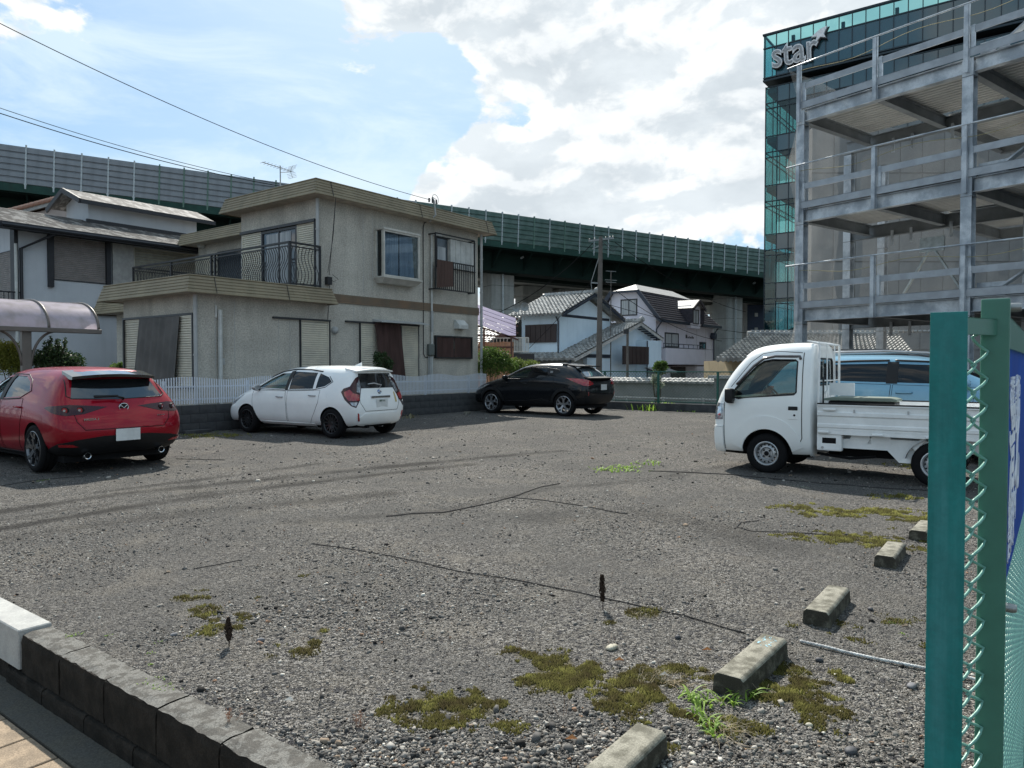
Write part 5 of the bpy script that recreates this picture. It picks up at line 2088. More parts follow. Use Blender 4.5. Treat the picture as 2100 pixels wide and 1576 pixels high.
def foliage(name, clumps, n, size, m, parent, fr=None, narrow=.5):
 """leaf quads scattered through the clumps (cx, cy, cz, rx, ry, rz)"""
 fr = fr or W
 Ps = []
 tot = sum((c[3] * c[4] * c[5]) ** .67 for c in clumps)
 tone = []
 for c in clumps:
  k = max(8, int(n * (c[3] * c[4] * c[5]) ** .67 / tot))
  d = RNG.normal(size=(k, 3))
  d /= np.linalg.norm(d, axis=1)[:, None]
  rad = RNG.random(k) ** .38 * (1 + RNG.normal(0, .1, k))
  P = d * rad[:, None] * np.array(c[3:6]) + np.array(c[:3])
  Ps.append(P)
  tone.append(np.clip(RNG.normal(.45, .2, k) + RNG.uniform(-.15, .15), 0, 1))
 P = np.concatenate(Ps)
 tone = np.concatenate(tone)
 k = len(P)
 u = RNG.normal(size=(k, 3))
 u /= np.linalg.norm(u, axis=1)[:, None]
 w = np.cross(u, RNG.normal(size=(k, 3)))
 w /= np.linalg.norm(w, axis=1)[:, None]
 s = size * RNG.uniform(.6, 1.3, k)[:, None]
 V = np.stack([P - u * s, P + w * s * narrow, P + u * s, P - w * s * narrow], 1).reshape(-1, 3)
 F = np.arange(k * 4).reshape(k, 4)
 org = ORG[parent.name]
 V = V - np.array(org)[None]
 o = join_np(name, V, F, m, attr=np.repeat(tone, 4), nper=4)
 o.parent = parent
 ORG[o.name] = org
 return o
def stems(name, root, tips, r, m, parent):
 mb = MB()
 for tp in tips:
  mid = Vector(root).lerp(Vector(tp), .5) + Vector((random.uniform(-.1, .1), random.uniform(-.1, .1), .05))
  mb.tube([root, mid, tp], r, 5, r * .35)
 return mb.build(name, m, parent)
m_bark = mat('bark', (.10, .08, .06), rough=.95, nscale=8)
lf_dark = leaf_mat('leaf_dark', (.018, .04, .016), (.06, .10, .035))
lf_yel = leaf_mat('leaf_yellow', (.07, .09, .015), (.22, .24, .04), .45)
lf_mid = leaf_mat('leaf_mid', (.03, .07, .015), (.13, .20, .045), .45)
def shrub(name, lab, px, depthY, specs, n, size, lm, tips=(), stemr=.02):
 """specs: (px x, px y, rx px, ry px) clumps at depth Y, in the street frame"""
 x0, _ = wy(*px, depthY)
 t = thing(name, lab, 'shrub', W, (x0, depthY, -.05))
 cl = []
 for i, (x, y, rx, ry) in enumerate(specs):
  X_, Z_ = wy(x, y, depthY)
  s = depthY / FPX
  cl.append((X_, depthY + random.uniform(-.5, .5) * rx * s, Z_, rx * s, rx * s * .9, ry * s))
 foliage('foliage', cl, n, size, lm, t)
 tp = [(c[0], c[1], c[2]) for c in cl] + [(wy(x, y, depthY)[0], depthY, wy(x, y, depthY)[1]) for x, y in tips]
 stems('stem', (x0, depthY, -.1), tp, stemr, m_bark, t)
 return t
t = shrub('dark_shrub', 'dark green shrub with upright shoots behind the red car', (112, 770), 16.6,
   [(110, 745, 45, 26), (85, 735, 25, 18), (140, 742, 28, 20), (115, 722, 25, 14), (98, 712, 8, 14), (120, 706, 6, 14), (133, 704, 5, 12), (105, 700, 4, 10)], 5200, .032, lf_dark, [(98, 696), (118, 694), (134, 698)])
shrub('yellow_hedge', 'yellow green hedge under the carport at the left edge', (20, 770), 16.2,
  [(10, 740, 40, 30), (35, 725, 25, 22), (-15, 730, 40, 34), (20, 712, 22, 12), (40, 750, 22, 18)], 7000, .028, lf_yel)
shrub('low_shrub', 'small bush between the white house and the grey house', (240, 765), 20.6, [(240, 755, 18, 10), (250, 749, 8, 7)], 900, .03, lf_mid)
shrub('wall_shrub', 'thin dark shrub in front of the maroon curtain', (785, 770), 21.2,
  [(784, 742, 18, 18), (775, 732, 10, 12), (795, 748, 12, 14), (788, 727, 6, 6)], 1300, .035, lf_dark, [(780, 722), (798, 738)])
shrub('green_bush', 'bright green bush at the right corner of the grey house', (1010, 770), 27.0,
  [(1010, 745, 32, 28), (990, 740, 20, 22), (1030, 735, 18, 20), (1005, 722, 20, 12), (1045, 752, 20, 16), (985, 757, 14, 14)], 7000, .04, lf_mid, [(1005, 712), (990, 718), (1030, 716)])
shrub('low_green_hedge', 'low yellowish green hedge beside the bright bush behind the black car', (1070, 770), 27.6,
  [(1070, 752, 25, 14), (1090, 750, 18, 12), (1055, 744, 15, 12), (1105, 757, 12, 8)], 3600, .036, leaf_mat('leaf_lime', (.06, .09, .02), (.20, .26, .06), .45))
shrub('round_bush', 'small round bush in front of the lilac house', (1355, 770), 33.0, [(1355, 755, 15, 14), (1350, 748, 9, 8), (1362, 747, 7, 7)], 1700, .045, lf_mid)
# pergola, plank fence, rail
m_purple = leaf_mat('violet_sheet', (.50, .46, .62), (.50, .46, .62), .6)
m_redbr = mat('redbrown_frame', (.09, .035, .025), rough=.5)
t = thing('pergola', 'red brown pergola with pale violet roof sheets beside the grey house', 'pergola', W, (-.6, 29.2, -.3))
YP = 29
xa, za = wy(972, 652, YP)
xb, zb2 = wy(1058, 683, YP)
fall = za - zb2
for k in range(5):
 mb = MB()
 f0, f1 = k / 5, (k + 1) / 5 - .03
 y0, y1 = YP - .2 + 2.4 * f0, YP - .2 + 2.4 * f1
 d0, d1 = -.22 + .95 * f0, -.22 + .95 * f1
 mb.add([(xa, y0, za + d0), (xb, y0, zb2 + d0), (xb, y1, zb2 + d1), (xa, y1, za + d1), (xa, y0, za + d0 + .015), (xb, y0, zb2 + d0 + .015), (xb, y1, zb2 + d1 + .015), (xa, y1, za + d1 + .015)],
   [(0, 3, 2, 1), (4, 5, 6, 7), (0, 1, 5, 4), (1, 2, 6, 5), (2, 3, 7, 6), (3, 0, 4, 7)])
 mb.build('roof_sheet', m_purple, t)
for y in (YP - .25, YP + .5, YP + 1.3, YP + 2.2):
 mb = MB()
 dd = -.27 + .95 * (y - YP + .2) / 2.4
 mb.bar((xa, y, za + dd), (xb + .1, y, zb2 + dd), .05, .06)
 mb.build('rafter', m_redbr, t)
for (x, y) in ((993, YP - .2), (1049, YP - .2), (1049, YP + 2.2)):
 mb = MB()
 X_ = wy(x, 700, YP)[0]
 mb.box((X_ - .04, y - .04, -.5), (X_ + .04, y + .04, za - (X_ - xa) / (xb - xa) * fall - .27 + .95 * (y - YP + .2) / 2.4))
 mb.build('post', m_redbr, t)
mb = MB()
mb.bar((xa, YP - .25, wy(1000, 689, YP)[1] - .0), (xb, YP - .25, wy(1000, 691, YP)[1]), .05, .07)
mb.build('crossbar', m_redbr, t)
m_plank = mat('salmon_plank', (.46, .27, .18), rough=.85, nscale=4, anis=(1, 1, .1), col2=(.36, .2, .13))
t = thing('plank_fence', 'salmon coloured vertical plank fence under the violet pergola', 'fence', W, (-.8, 31, -.5))
z1_ = wy(1000, 702, 31)[1]
for i in range(13):
 mb = MB()
 x = wy(975, 700, 31)[0] + i * .125
 mb.box((x, 31, -.5), (x + .115, 31.03, z1_ + random.uniform(-.02, .02)))
 mb.build('plank', m_plank, t)
mb = MB()
zz_ = wy(1000, 714, 31)[1]
mb.box((wy(975, 700, 31)[0], 30.95, zz_), (wy(975, 700, 31)[0] + 1.6, 31, zz_ + .06))
mb.build('rail', m_redbr, t)
mb = MB()
for i in range(10):
 x = wy(975, 700, 31.4)[0] + i * .15
 mb.box((x, 31.2, z1_ - .1), (x + .03, 31.23, z1_ + .18))
mb.box((wy(975, 700, 31)[0], 31.19, z1_ + .16), (wy(1050, 700, 31)[0], 31.24, z1_ + .2))
mb.build('top_trellis', m_wpipe, t)
t = thing('white_railing', 'white vertical bar balcony railing between the pergola and the blue house', 'railing', W, (.4, 38, 1))
X0, zt_ = wy(1052, 693, 38)
X1, zb__ = wy(1084, 722, 38)
mb = MB()
mb.bar((X0, 38, zt_), (X1, 38, zt_), .05, .05)
mb.bar((X0, 38, zb__), (X1, 38, zb__), .05, .05)
mb.build('rail', m_wpipe, t)
for i in range(11):
 mb = MB()
 x = X0 + (X1 - X0) * i / 10
 mb.box((x - .02, 37.98, zb__), (x + .02, 38.02, zt_))
 mb.build('bar', m_wpipe, t)
mb = MB()
mb.box((X0, 38.1, -.5), (X1 + .3, 39, zb__ - .1))
mb.build('base', m_beam, t)
# utility pole
def pole(px, ytop, Y, r0, r1, lab, lean=0.0):
 X_, Zt = wy(px, ytop, Y)
 t = thing('utility_pole', lab, 'utility pole', W, (X_, Y, -.5))
 mb = MB()
 mb.tube([(X_ - lean, Y, -.5), (X_, Y, Zt)], r0, 14, r1)
 mb.build('pole', m_pierc if False else mat('pole_concrete', (.135, .125, .115), rough=.9, nscale=3, streak=.3), t, smooth=True)
 return t, X_, Zt
t, PXx, PZ = pole(1232, 486, 42, .19, .11, 'tall concrete utility pole in front of the blue tiled house', .1)
m_arm = mat('arm_steel', (.25, .27, .27), rough=.5, metal=.4)
mb = MB()
za_ = wy(1230, 492, 42)[1]
mb.bar((PXx - .7, 42 - .15, za_ - .1), (PXx + .75, 42 + .15, za_ + .12), .09, .09)
mb.bar((PXx - .5, 42 - .1, za_ - .55), (PXx + .1, 42, za_ - .25), .05, .05)
mb.build('crossarm', m_arm, t)
for i, dx in enumerate((-.65, -.35, .3, .55, .72)):
 mb = MB()
 mb.lathe([(.0, -.02), (.05, 0), (.03, .05), (.06, .08), (.03, .12), (.05, .16), (0, .2)], 8, 'Z', (PXx + dx, 42 + dx * .2, za_ - .05 + dx * .15))
 mb.build('insulator', m_arm, t)
zb_3 = wy(1222, 580, 42)[1]
mb = MB()
mb.bar((PXx - .55, 42, zb_3), (PXx, 42, zb_3 - .05), .07, .07)
mb.tube([(PXx - .5, 42, zb_3 - .5), (PXx - .55, 42, zb_3), (PXx - .1, 42, za_ - 1.0)], .02, 5)
mb.build('bracket_arm', m_arm, t)
mb = MB()
mb.tube([(PXx + .05, 42 - .15, za_ - .1), (PXx + .45, 41.9, za_ - .5), (PXx + .7, 41.9, za_ - .7), (PXx + .95, 42, za_ - .4)], .015, 5)
mb.tube([(PXx + .3, 42, za_), (PXx + .6, 42, za_ - .5), (PXx + .95, 42, za_ - .4)], .015, 5)
mb.build('jumper_cable', m_black, t)
t, X_, Zt_ = pole(1287, 680, 36, .07, .06, 'thin grey lamp pole in front of the shuttered window of the blue house')
mb = MB()
mb.box((X_ - .2, 35.9, Zt_ - .12), (X_ + .05, 36.1, Zt_ + .1))
mb.build('lamp_head', m_black, t)
t, X_, Zt_ = pole(1253, 556, 50, .04, .03, 'thin antenna mast rising behind the blue house roof')
mb = MB()
for dz, w_ in ((0, .35), (-.6, .4), (-.75, .35)):
 mb.bar((X_ - w_, 50, Zt_ + dz), (X_ + w_, 50, Zt_ + dz - .05), .03, .03)
mb.build('crossbar', m_arm, t)
for (x, y) in ((1059, 632), (1076, 630)):
 X_, Z_ = wy(x, y, 46)
 mb = MB()
 mb.lathe([(0, 0), (.14, -.03), (.26, -.10), (.27, -.09), (.14, -.01), (0, .03)], 14, 'Y', (X_, 46, Z_))
 mb.tube([(X_, 46, Z_), (X_, 46.1, Z_ - .8)], .03, 5)
 tag(mb.build('satellite_dish', m_arm, loc=(X_, 46, Z_), smooth=True), 'left satellite dish on the far tiled roof' if x < 1070 else 'right satellite dish on the far tiled roof', 'satellite dish')
# chain link fence along the far edge
m_gpost = mat('green_post', (.015, .10, .075), rough=.4, nscale=3)
m_gwire = mat('green_wire', (.05, .13, .10), rough=.4)
cf = thing('chain_link_fence', 'green chain link fence on a low concrete kerb along the far edge of the lot', 'fence', G, (AF, 8, 0))
mb = MB()
mb.box((AF, -6, -.1), (AF + .15, BW + .1, .24))
mb.build('kerb', m_wallblk, cf)
zt_ = 1.27
mb = MB()
mb.box((-.03, -.03, 0), (.03, .03, 1.06))
pm = mb.mesh('post', m_gpost)
for b_ in np.arange(-5.5, 15.2, 2.0):
 put('post', pm, cf, (AF + .07, b_, .22))
mb = MB()
for z in (.30, zt_):
 mb.tube([(AF + .07, -6, z), (AF + .07, BW, z)], .02, 6)
mb.build('rail', m_gpost, cf)
mb = MB()
pit = .11
hh = zt_ - .3
wv, wf = [], []
b_ = -5.5
nz_ = int(hh / pit)
while b_ < BW:
 for sg in (1, -1):
  p = Vector((AF + .05, b_, .3))
  q = Vector((AF + .05, b_ + sg * hh, .3 + hh))
  if -5.6 < q.y < BW + .1:
   mb.bar(p, q, .0055, .0055)
  else:
   lim = BW if sg > 0 else -5.5
   f = (lim - p.y) / (q.y - p.y) if q.y != p.y else 0
   if f > .02:
    mb.bar(p, p.lerp(q, f), .0055, .0055)
 b_ += pit
o = mb.build('wire_mesh', m_gwire, cf, recalc=False)
o['kind'] = 'stuff'
m_roughw = mat('rough_concrete', (.24, .235, .225), rough=.95, nscale=2, col2=(.17, .17, .165), speck=.4, sscale=15)
t = thing('concrete_wall', 'rough grey concrete wall across the street behind the chain link fence', 'wall', G, (27, 8, -.5))
mb = MB()
mb.box((27, 2.0, -.5), (27.2, 10.6, .98))
mb.build('wall_panel', m_roughw, t)
mb = MB()
mb.box((26.9, 2.0, .98), (27.3, 10.8, 1.1))
mb.build('coping', m_lightblock, t)
t = thing('guard_rail', 'white street guard rail seen through the chain link fence', 'guard rail', G, (24.5, 11, -.5))
mb = MB()
for z in (.05, .28):
 mb.tube([(24.5, 7, z), (24.5, 14.6, z)], .035, 6)
mb.build('rail', m_lightblock, t)
for b_ in np.arange(7, 14.7, 1.5):
 mb = MB()
 mb.tube([(24.5, b_, -.5), (24.5, b_, .33)], .04, 6)
 mb.build('post', m_lightblock, t)
mb = MB()
mb.box((24.44, 13.5, -.1), (24.48, 14.3, .42))
o = mb.build('street_board', m_lightblock, fr=G, loc=(24.45, 14, 0))
tag(o, 'small white board standing behind the chain link fence by the black car', 'board')
t = thing('grey_wall', 'grey rendered wall below the tiled roof edge behind the chain link fence', 'wall', G, (31, 13, -.5))
mb = MB()
mb.box((31, 10.9, -.5), (31.2, 18, .72))
mb.build('wall_panel', m_greywall, t)
mb = MB()
kawara(mb, (30.8, 18, .72), (30.8, 10.8, .72), (31.4, 18, .9), (31.4, 10.8, .9), 28, 2, .04, .03)
mb.build('coping', m_tile, t)
shrub('street_tree', 'small bare leaved street tree seen through the chain link fence', (1345, 830), 31.0, [(1345, 775, 10, 8), (1352, 790, 12, 8), (1340, 782, 8, 6)], 500, .05, leaf_mat('leaf_pale', (.10, .13, .08), (.3, .34, .24)), [(1340, 770), (1356, 778)], .04)
# glass office
m_mull = mat('mullion_dark', (.02, .035, .045), rough=.4, metal=.3)
g_vis = glass_mat('teal_glass', (.52, .76, .76), 1.55, .0, dark=(.05, .16, .17))
g_deep = glass_mat('teal_glass_deep', (.14, .30, .36), 1.6, .5, dark=(.015, .05, .068))
m_spand = mat('spandrel_glass', (.025, .08, .10), rough=.06, spec=.9, nscale=.3, col2=(.024, .06, .08))
m_core = mat('core_wall', (.05, .075, .08), rough=.9)
GA, GB0, GB1 = 64.4, 20.8, -24.2
gb_ = thing('glass_office', 'tall dark teal glass office building with an overhanging glazed top storey', 'building', G, (GA, GB0, -.5))
ZTOP = 29.9
mb = MB()
mb.box((GA + 1.4, GB1, -.5), (GA + 14, GB0 - 3.4, 25.4))
mb.build('core', m_core, gb_)
mb = MB()
for k in range(7):
 z = 25.5 - 4.22 * k
 mb.box((GA + .1, GB1, z - .45), (GA + 14, GB0 - .1, z))
mb.box((GA - .3, GB1, 26.0), (GA + 14, GB0 + .1, 26.25))
mb.build('floor_slab', m_core, gb_)
mb = MB()
mb.box((0, 0, 0), (.05, 1, 1))
pane_v = mb.mesh('pane', g_vis)
pane_d = mb.mesh('pane', g_deep)
pane_s = mb.mesh('pane', m_spand)
cells = []
ncol = 45
W1 = 1.0
for c in range(ncol):
 b1 = GB0 - c * W1
 b0 = b1 - W1
 see = c < 3
 for (z0, z1, kind) in ((26.3, 28.75, 'v' if c < 1 else 's'), (28.8, ZTOP - .05, 'v')):
  cells.append((0 if c < 40 else 2, b0, b1, z0, z1, kind, -.4))
 for k in range(6):
  zt = 25.55 - 4.22 * k
  pr = 1 if c < 4 else 3
  for (h0, h1, kind) in ((0, 1.35, 's' if c > 0 else 'v'), (1.38, 1.8, 'v' if see else 'd'), (1.84, 4.18, 'v' if see else 'd')):
   z1, z0 = zt - h0, zt - h1
   if z0 < -.5:
    continue
   cells.append((pr, b0, b1, z0, z1, kind, 0))
cells.sort(key=lambda c: c[0])
rest = {'v': MB(), 'd': MB(), 's': MB()}
for i, (pr, b0, b1, z0, z1, kind, off) in enumerate(cells):
 if i < 270:
  put('pane', {'v': pane_v, 'd': pane_d, 's': pane_s}[kind], gb_, (GA + off, b0 + .02, z0), scale=(1, b1 - b0 - .04, z1 - z0))
 else:
  rest[kind].box((GA + off, b0 + .02, z0), (GA + off + .05, b1 - .02, z1))
for kind, m in (('v', g_vis), ('d', g_deep), ('s', m_spand)):
 if rest[kind].v:
  o = rest[kind].build('glazing', m, gb_, recalc=False)
  o['kind'] = 'stuff'
mb = MB()
mb.box((GA, GB0 - .05, -.4), (GA + 13.9, GB0, 25.5))
mb.box((GA - .35, GB0 + .05, 26.3), (GA + 13.9, GB0 + .1, ZTOP))
mb.build('side_glazing', g_vis, gb_)
mb = MB()
for c in range(ncol + 1):
 b = GB0 - c * W1
 mb.box((GA - .05, b - .03, -.5), (GA + .08, b + .03, 25.6))
 mb.box((GA - .45, b - .03, 26.2), (GA - .32, b + .03, ZTOP))
for k in range(6):
 zt = 25.55 - 4.22 * k
 for h in (0, 1.36, 1.82):
  mb.box((GA - .06, GB1, zt - h - .035), (GA + .07, GB0, zt - h + .035))
for z in (26.25, 28.77, ZTOP - .02):
 mb.box((GA - .46, GB1, z - .05), (GA - .31, GB0 + .1, z + .05))
for q in range(8):
 a = GA + q * 2
 mb.box((a - .03, GB0 - .06, -.5), (a + .03, GB0 + .02, 25.6))
 mb.box((a - .03, GB0 + .03, 26.2), (a + .03, GB0 + .12, ZTOP))
for k in range(6):
 zt = 25.55 - 4.22 * k
 for h in (0, 1.36, 1.82):
  mb.box((GA, GB0 - .06, zt - h - .03), (GA + 14, GB0 + .02, zt - h + .03))
mb.box((GA - .5, GB1, ZTOP - .02), (GA - .25, GB0 + .15, ZTOP + .12))
mb.box((GA - .5, GB0, ZTOP - .02), (GA + 14, GB0 + .15, ZTOP + .12))
mb.box((GA - .5, GB1, 25.95), (GA + 14, GB0 + .1, 26.1))
mb.build('mullions', m_mull, gb_)
m_fin = mat('white_fin', (.55, .6, .6), rough=.6)
mb = MB()
b = 13.0
while b > GB1:
 zt = 28.9 if b < 6 else 27.2 + (13 - b) * .2
 mb.box((GA + 2.0, b - .06, 26.3), (GA + 2.2, b + .06, zt + .6))
 b -= .3
o = mb.build('louvre_fins', m_fin, gb_)
o['kind'] = 'stuff'
mb = MB()
for b in np.arange(GB0 - 2, GB1, -4.0):
 mb.bar((GA + 1, b, 26.2), (GA + 1, b, ZTOP), .25, .25, (1, 0, 0))
mb.bar((GA + 1, GB0 - 1, 28.3), (GA + 1, GB1, 28.3), .2, .25)
mb.build('roof_frame', m_core, gb_)
m_sign = mat('sign_white', (.86, .86, .86), rough=.5)
m_signd = mat('sign_side', (.02, .02, .025), rough=.6)
sg = thing('company_sign', 'big silver white lettering reading star with a star shaped tail on the glass building', 'sign', G, (GA - .6, 17, 27.5))
def face_px(x, y):
 b, z = G.ona(x, y, GA - .8)
 return b, z
bl, zl_ = face_px(1586, 118)
br_, zr_ = face_px(1672, 88)
cb, cz_ = (bl + br_) / 2, 27.75
for (m, off, bold, ex, nm) in ((m_signd, -.35, .11, .25, 'lettering_side'), (m_sign, -.72, .075, .06, 'lettering')):
 M = basis((GA + off - .1, cb, cz_), (0, -1, .0), (0, .06, 1), (-1, 0, 0))
 text_obj('star', 3.05, nm, m, sg, M, extrude=ex, bold=bold, sx=.80)
M = basis((GA - .95, cb, cz_), (0, -1, .0), (0, .06, 1), (-1, 0, 0))
text_obj('star', 3.05, 'lettering_line', mat('sign_grey', (.34, .35, .36), rough=.6), sg, M, extrude=.01, bold=-.035, sx=.80)
sb = face_px(1680, 72)
for (m, off, s_, nm) in ((m_signd, -.5, 1.12, 'star_side'), (m_sign, -.9, 1.0, 'star_shape')):
 pts = []
 for (x, y) in ((1697, 54), (1690, 70), (1694, 78), (1683, 77), (1672, 90), (1676, 76), (1664, 78), (1677, 66), (1683, 61)):
  b, z = face_px(x, y)
  pts.append((sb[0] + (b - sb[0]) * s_, sb[1] + (z - sb[1]) * s_))
 mb = MB()
 mb.prism(pts, lambda u, v, t: (GA + off + t, u, v), -.05, .12)
 mb.build(nm, m, sg)
# panelled building behind the frame
m_bpan = mat('beige_panel', (.25, .25, .24), rough=.8, nscale=.6, col2=(.20, .20, .195), streak=.25, streakscale=1)
t = thing('panelled_building', 'plain beige panelled building behind the steel frame', 'building', W, (20, 50, -.5))
xl, _ = wy(1665, 400, 50)
zt = wy(1700, 262, 50)[1]
mb = MB()
mb.box((xl, 50.06, -.5), (xl + 16, 53, zt))
mb.build('wall', m_bpan, t)
mb = MB()
mb.box((0, 0, 0), (1.47, .06, 2.92))
pme = mb.mesh('wall_panel', m_bpan)
for i in range(11):
 for j in range(6):
  if j * 3 + 2 < zt:
   put('wall_panel', pme, t, (xl + i * 1.5, 50, -.4 + j * 3), scale=(1, 1, min(1, (zt - (-.4 + j * 3)) / 2.92)))
# steel parking frame
S = Fr(math.atan2(.592, .806), 10.16, 26.0)
m_steel = mat('galvanised_steel', (.58, .62, .65), rough=.45, metal=.25, nscale=1.6, ndet=8, col2=(.30, .34, .38), contrast=(.38, .62), rvar=.12, speck=.2, sscale=30, streak=.2)
m_steeld = mat('dull_steel', (.22, .24, .25), rough=.6, metal=.2, nscale=1.2, col2=(.16, .175, .185))
m_deck = mat('deck_sheet', (.55, .55, .53), rough=.6, metal=.2, nscale=1, col2=(.45, .45, .44))
m_kick = mat('kick_plate', (.36, .39, .42), rough=.5, metal=.3, nscale=2)
sf = thing('steel_frame', 'grey galvanised steel car park frame under construction with three open decks', 'parking structure', S, (0, 0, -.5))
ZB = [3.05, 6.55, 10.05]
YEND = -16.2
def ibeam(mb, p, q, h, w, tf=.02, tw=.014):
 """I section with its top at p/q z"""
 p, q = Vector(p), Vector(q)
 mb.bar(p - Vector((0, 0, tf / 2)), q - Vector((0, 0, tf / 2)), w, tf)
 mb.bar(p - Vector((0, 0, h - tf / 2)), q - Vector((0, 0, h - tf / 2)), w, tf)
 mb.bar(p - Vector((0, 0, h / 2)), q - Vector((0, 0, h / 2)), tw, h - 2 * tf - .002)
def hcol(mb, x, y, z0, z1, w=.3):
 mb.box((x - w / 2, y - w / 2, z0), (x + w / 2, y - w / 2 + .025, z1))
 mb.box((x - w / 2, y + w / 2 - .025, z0), (x + w / 2, y + w / 2, z1))
 mb.box((x - .012, y - w / 2 + .026, z0), (x + .012, y + w / 2 - .026, z1))
 for z in ZB:
  if z0 < z < z1:
   mb.box((x - w / 2, y - w / 2 - .012, z - .25), (x + w / 2, y + w / 2 + .012, z - .235))
for (x, y, zt) in ((.16, 0, 12.0), (.16, -5.4, 12.0), (.16, -10.8, 12.0), (.16, -16.2, 12.0), (4.9, .9, 9.9), (4.9, -5.4, 10.4), (4.9, -10.8, 10.4), (9.8, -5.4, 10.4), (9.8, -10.8, 10.4), (9.8, -16.2, 10.4), (7.6, .9, 9.9)):
 mb = MB()
 w = .30
 mb.box((x - .16, y - w / 2, -.5), (x - .135, y + w / 2, min(zt, 10.45)))
 mb.box((x + .135, y - w / 2, -.5), (x + .16, y + w / 2, min(zt, 10.45)))
 mb.box((x - .133, y - .012, -.5), (x + .133, y + .012, min(zt, 10.45)))
 c = mb.build('column', m_steel, sf)
 mb = MB()
 for z in ZB:
  mb.box((x - .17, y - w / 2 - .01, z - .12), (x + .17, y + w / 2 + .01, z - .10))
 mb.build('splice_plate', m_steeld, c)
for L_i, zb in enumerate(ZB):
 segs = [(0, -5.4), (-5.4, -10.8), (-10.8, -16.2)]
 for (y0, y1) in segs:
  mb = MB()
  ibeam(mb, (.16, y0 - .16, zb + .42), (.16, y1 + .16, zb + .42), .42, .24)
  for yy in (y0 - 2.7,):
   mb.box((.05, yy - .01, zb + .03), (.16, yy + .01, zb + .38))
  mb.build('edge_beam', m_steel, sf)
  for (ya, yb) in ((y0, y0 - 2.7), (y0 - 2.7, y1)):
   mb = MB()
   mb.box((-.05, ya - .06, zb + .44), (-.03, yb + .06, zb + .68))
   mb.box((-.05, ya - .06, zb + .66), (.02, yb + .06, zb + .68))
   mb.build('kick_plate', m_kick, sf)
   mb = MB()
   mb.bar((.02, ya - .05, zb + 1.22), (.02, yb + .05, zb + 1.22), .04, .2)
   mb.build('mid_rail', m_kick, sf)
   mb = MB()
   mb.box((-.02, ya - .18, zb + .68), (.06, ya - .08, zb + 1.34))
   mb.build('rail_stub', m_steel, sf)
 for i in range(7):
  y = -2.7 * i
  mb = MB()
  mb.box((-.12, y - .06, zb - .02), (-.10, y + .08, zb + 1.98))
  mb.box((-.12, y - .06, zb - .02), (-.02, y - .04, zb + 1.98))
  mb.build('rail_post', m_steel, sf)
 mb = MB()
 sag = [(-.11, .45 + YEND * 0 - 16.8 * t, zb + 1.97 + (.02 * math.sin(t * 9))) for t in np.linspace(0, 1, 13)]
 mb.tube(sag, .028, 8)
 mb.build('top_rail_pipe', m_steel, sf, smooth='all')
 for i in range(7):
  y = -2.7 * i - (.02 if i == 0 else 0)
  mb = MB()
  ibeam(mb, (.30, y, zb + .40), (9.8 if i >= 1 else 4.75, y, zb + .40), .40, .22)
  mb.build('floor_beam', m_steeld, sf)
 for x in (4.9, 9.8):
  mb = MB()
  ibeam(mb, (x, 1.0 if x < 5 else -2.7, zb + .40), (x, YEND, zb + .40), .48, .2)
  mb.build('cross_beam', m_steeld, sf)
 for (x0, x1, y0, y1) in ((.30, 4.75, 0, YEND), (5.05, 9.7, -2.7, YEND)):
  mb = MB()
  x = x0
  vs = []
  while x < x1 - .24:
   vs += [(x, zb + .43), (x + .09, zb + .43), (x + .12, zb + .50), (x + .21, zb + .50)]
   x += .24
  n = len(vs)
  V_ = [(x, y0, z) for x, z in vs] + [(x, y1, z) for x, z in vs]
  mb.add(V_, [(i, i + 1, n + i + 1, n + i) for i in range(n - 1)])
  mb.add([(x0, y0, zb + .53), (x1, y0, zb + .53), (x1, y1, zb + .53), (x0, y1, zb + .53)], [(0, 1, 2, 3)])
  mb.build('deck_sheet', m_deck, sf, recalc=False)
 for x in (.35, 1.5):
  mb = MB()
  mb.bar((x, -6.0, zb + .55), (x, -10.2, zb + 3.4), .05, .16, (1, 0, 0))
  mb.bar((x + .12, -6.0, zb + .55), (x + .12, -10.2, zb + 3.4), .02, .22, (1, 0, 0))
  mb.box((x - .03, -6.35, zb + .42), (x + .03, -5.6, zb + .85))
  mb.build('brace', m_steel if x < 1 else m_kick, sf)
 for y in (-.9, -1.6, -3.0):
  mb = MB()
  mb.box((4.75, y - .05, zb - .45), (4.79, y + .05, zb + .1))
  for k in range(4):
   mb.box((4.73, y - .02, zb - .38 + k * .12), (4.75, y + .02, zb - .34 + k * .12))
  mb.build('hanger_bracket', m_steel, sf)
mb = MB()
for (dy) in (-1, 1):
 mb.bar((3.1, -3.1, 5.6), (3.1, -3.1 + dy * 1.1, 3.75), .06, .12, (1, 0, 0))
mb.box((3.05, -3.5, 5.4), (3.15, -2.7, 5.9))
mb.build('v_brace', m_galv, sf)
for zb in ZB[:2]:
 for (ya, yb) in ((-7.4, -5.8), (-9.0, -10.5)):
  mb = MB()
  mb.bar((5.0, ya, zb + .5), (5.0, yb, zb + 3.3), .06, .12, (1, 0, 0))
  mb.build('brace', m_kick, sf)
mb = MB()
for zb in ZB[:2]:
 for k in range(14):
  y = -5.6 - k * .55
  mb.bar((3.4, y, zb + .6), (3.4, y - .27, zb + .95), .03, .03)
  mb.bar((3.4, y - .27, zb + .95), (3.4, y - .55, zb + .6), .03, .03)
 mb.bar((3.4, -5.6, zb + .6), (3.4, -13.4, zb + .6), .05, .05)
 mb.bar((3.4, -5.6, zb + .95), (3.4, -13.4, zb + .95), .05, .05)
mb.build('lattice_beam', m_steeld, sf)
mb = MB()
for zb in ZB:
 pts = [(-.05, .1 - 16 * t, zb + 1.72 + .10 * math.cos(t * 25) - .04) for t in np.linspace(0, 1, 40)]
 mb.tube(pts, .010, 4)
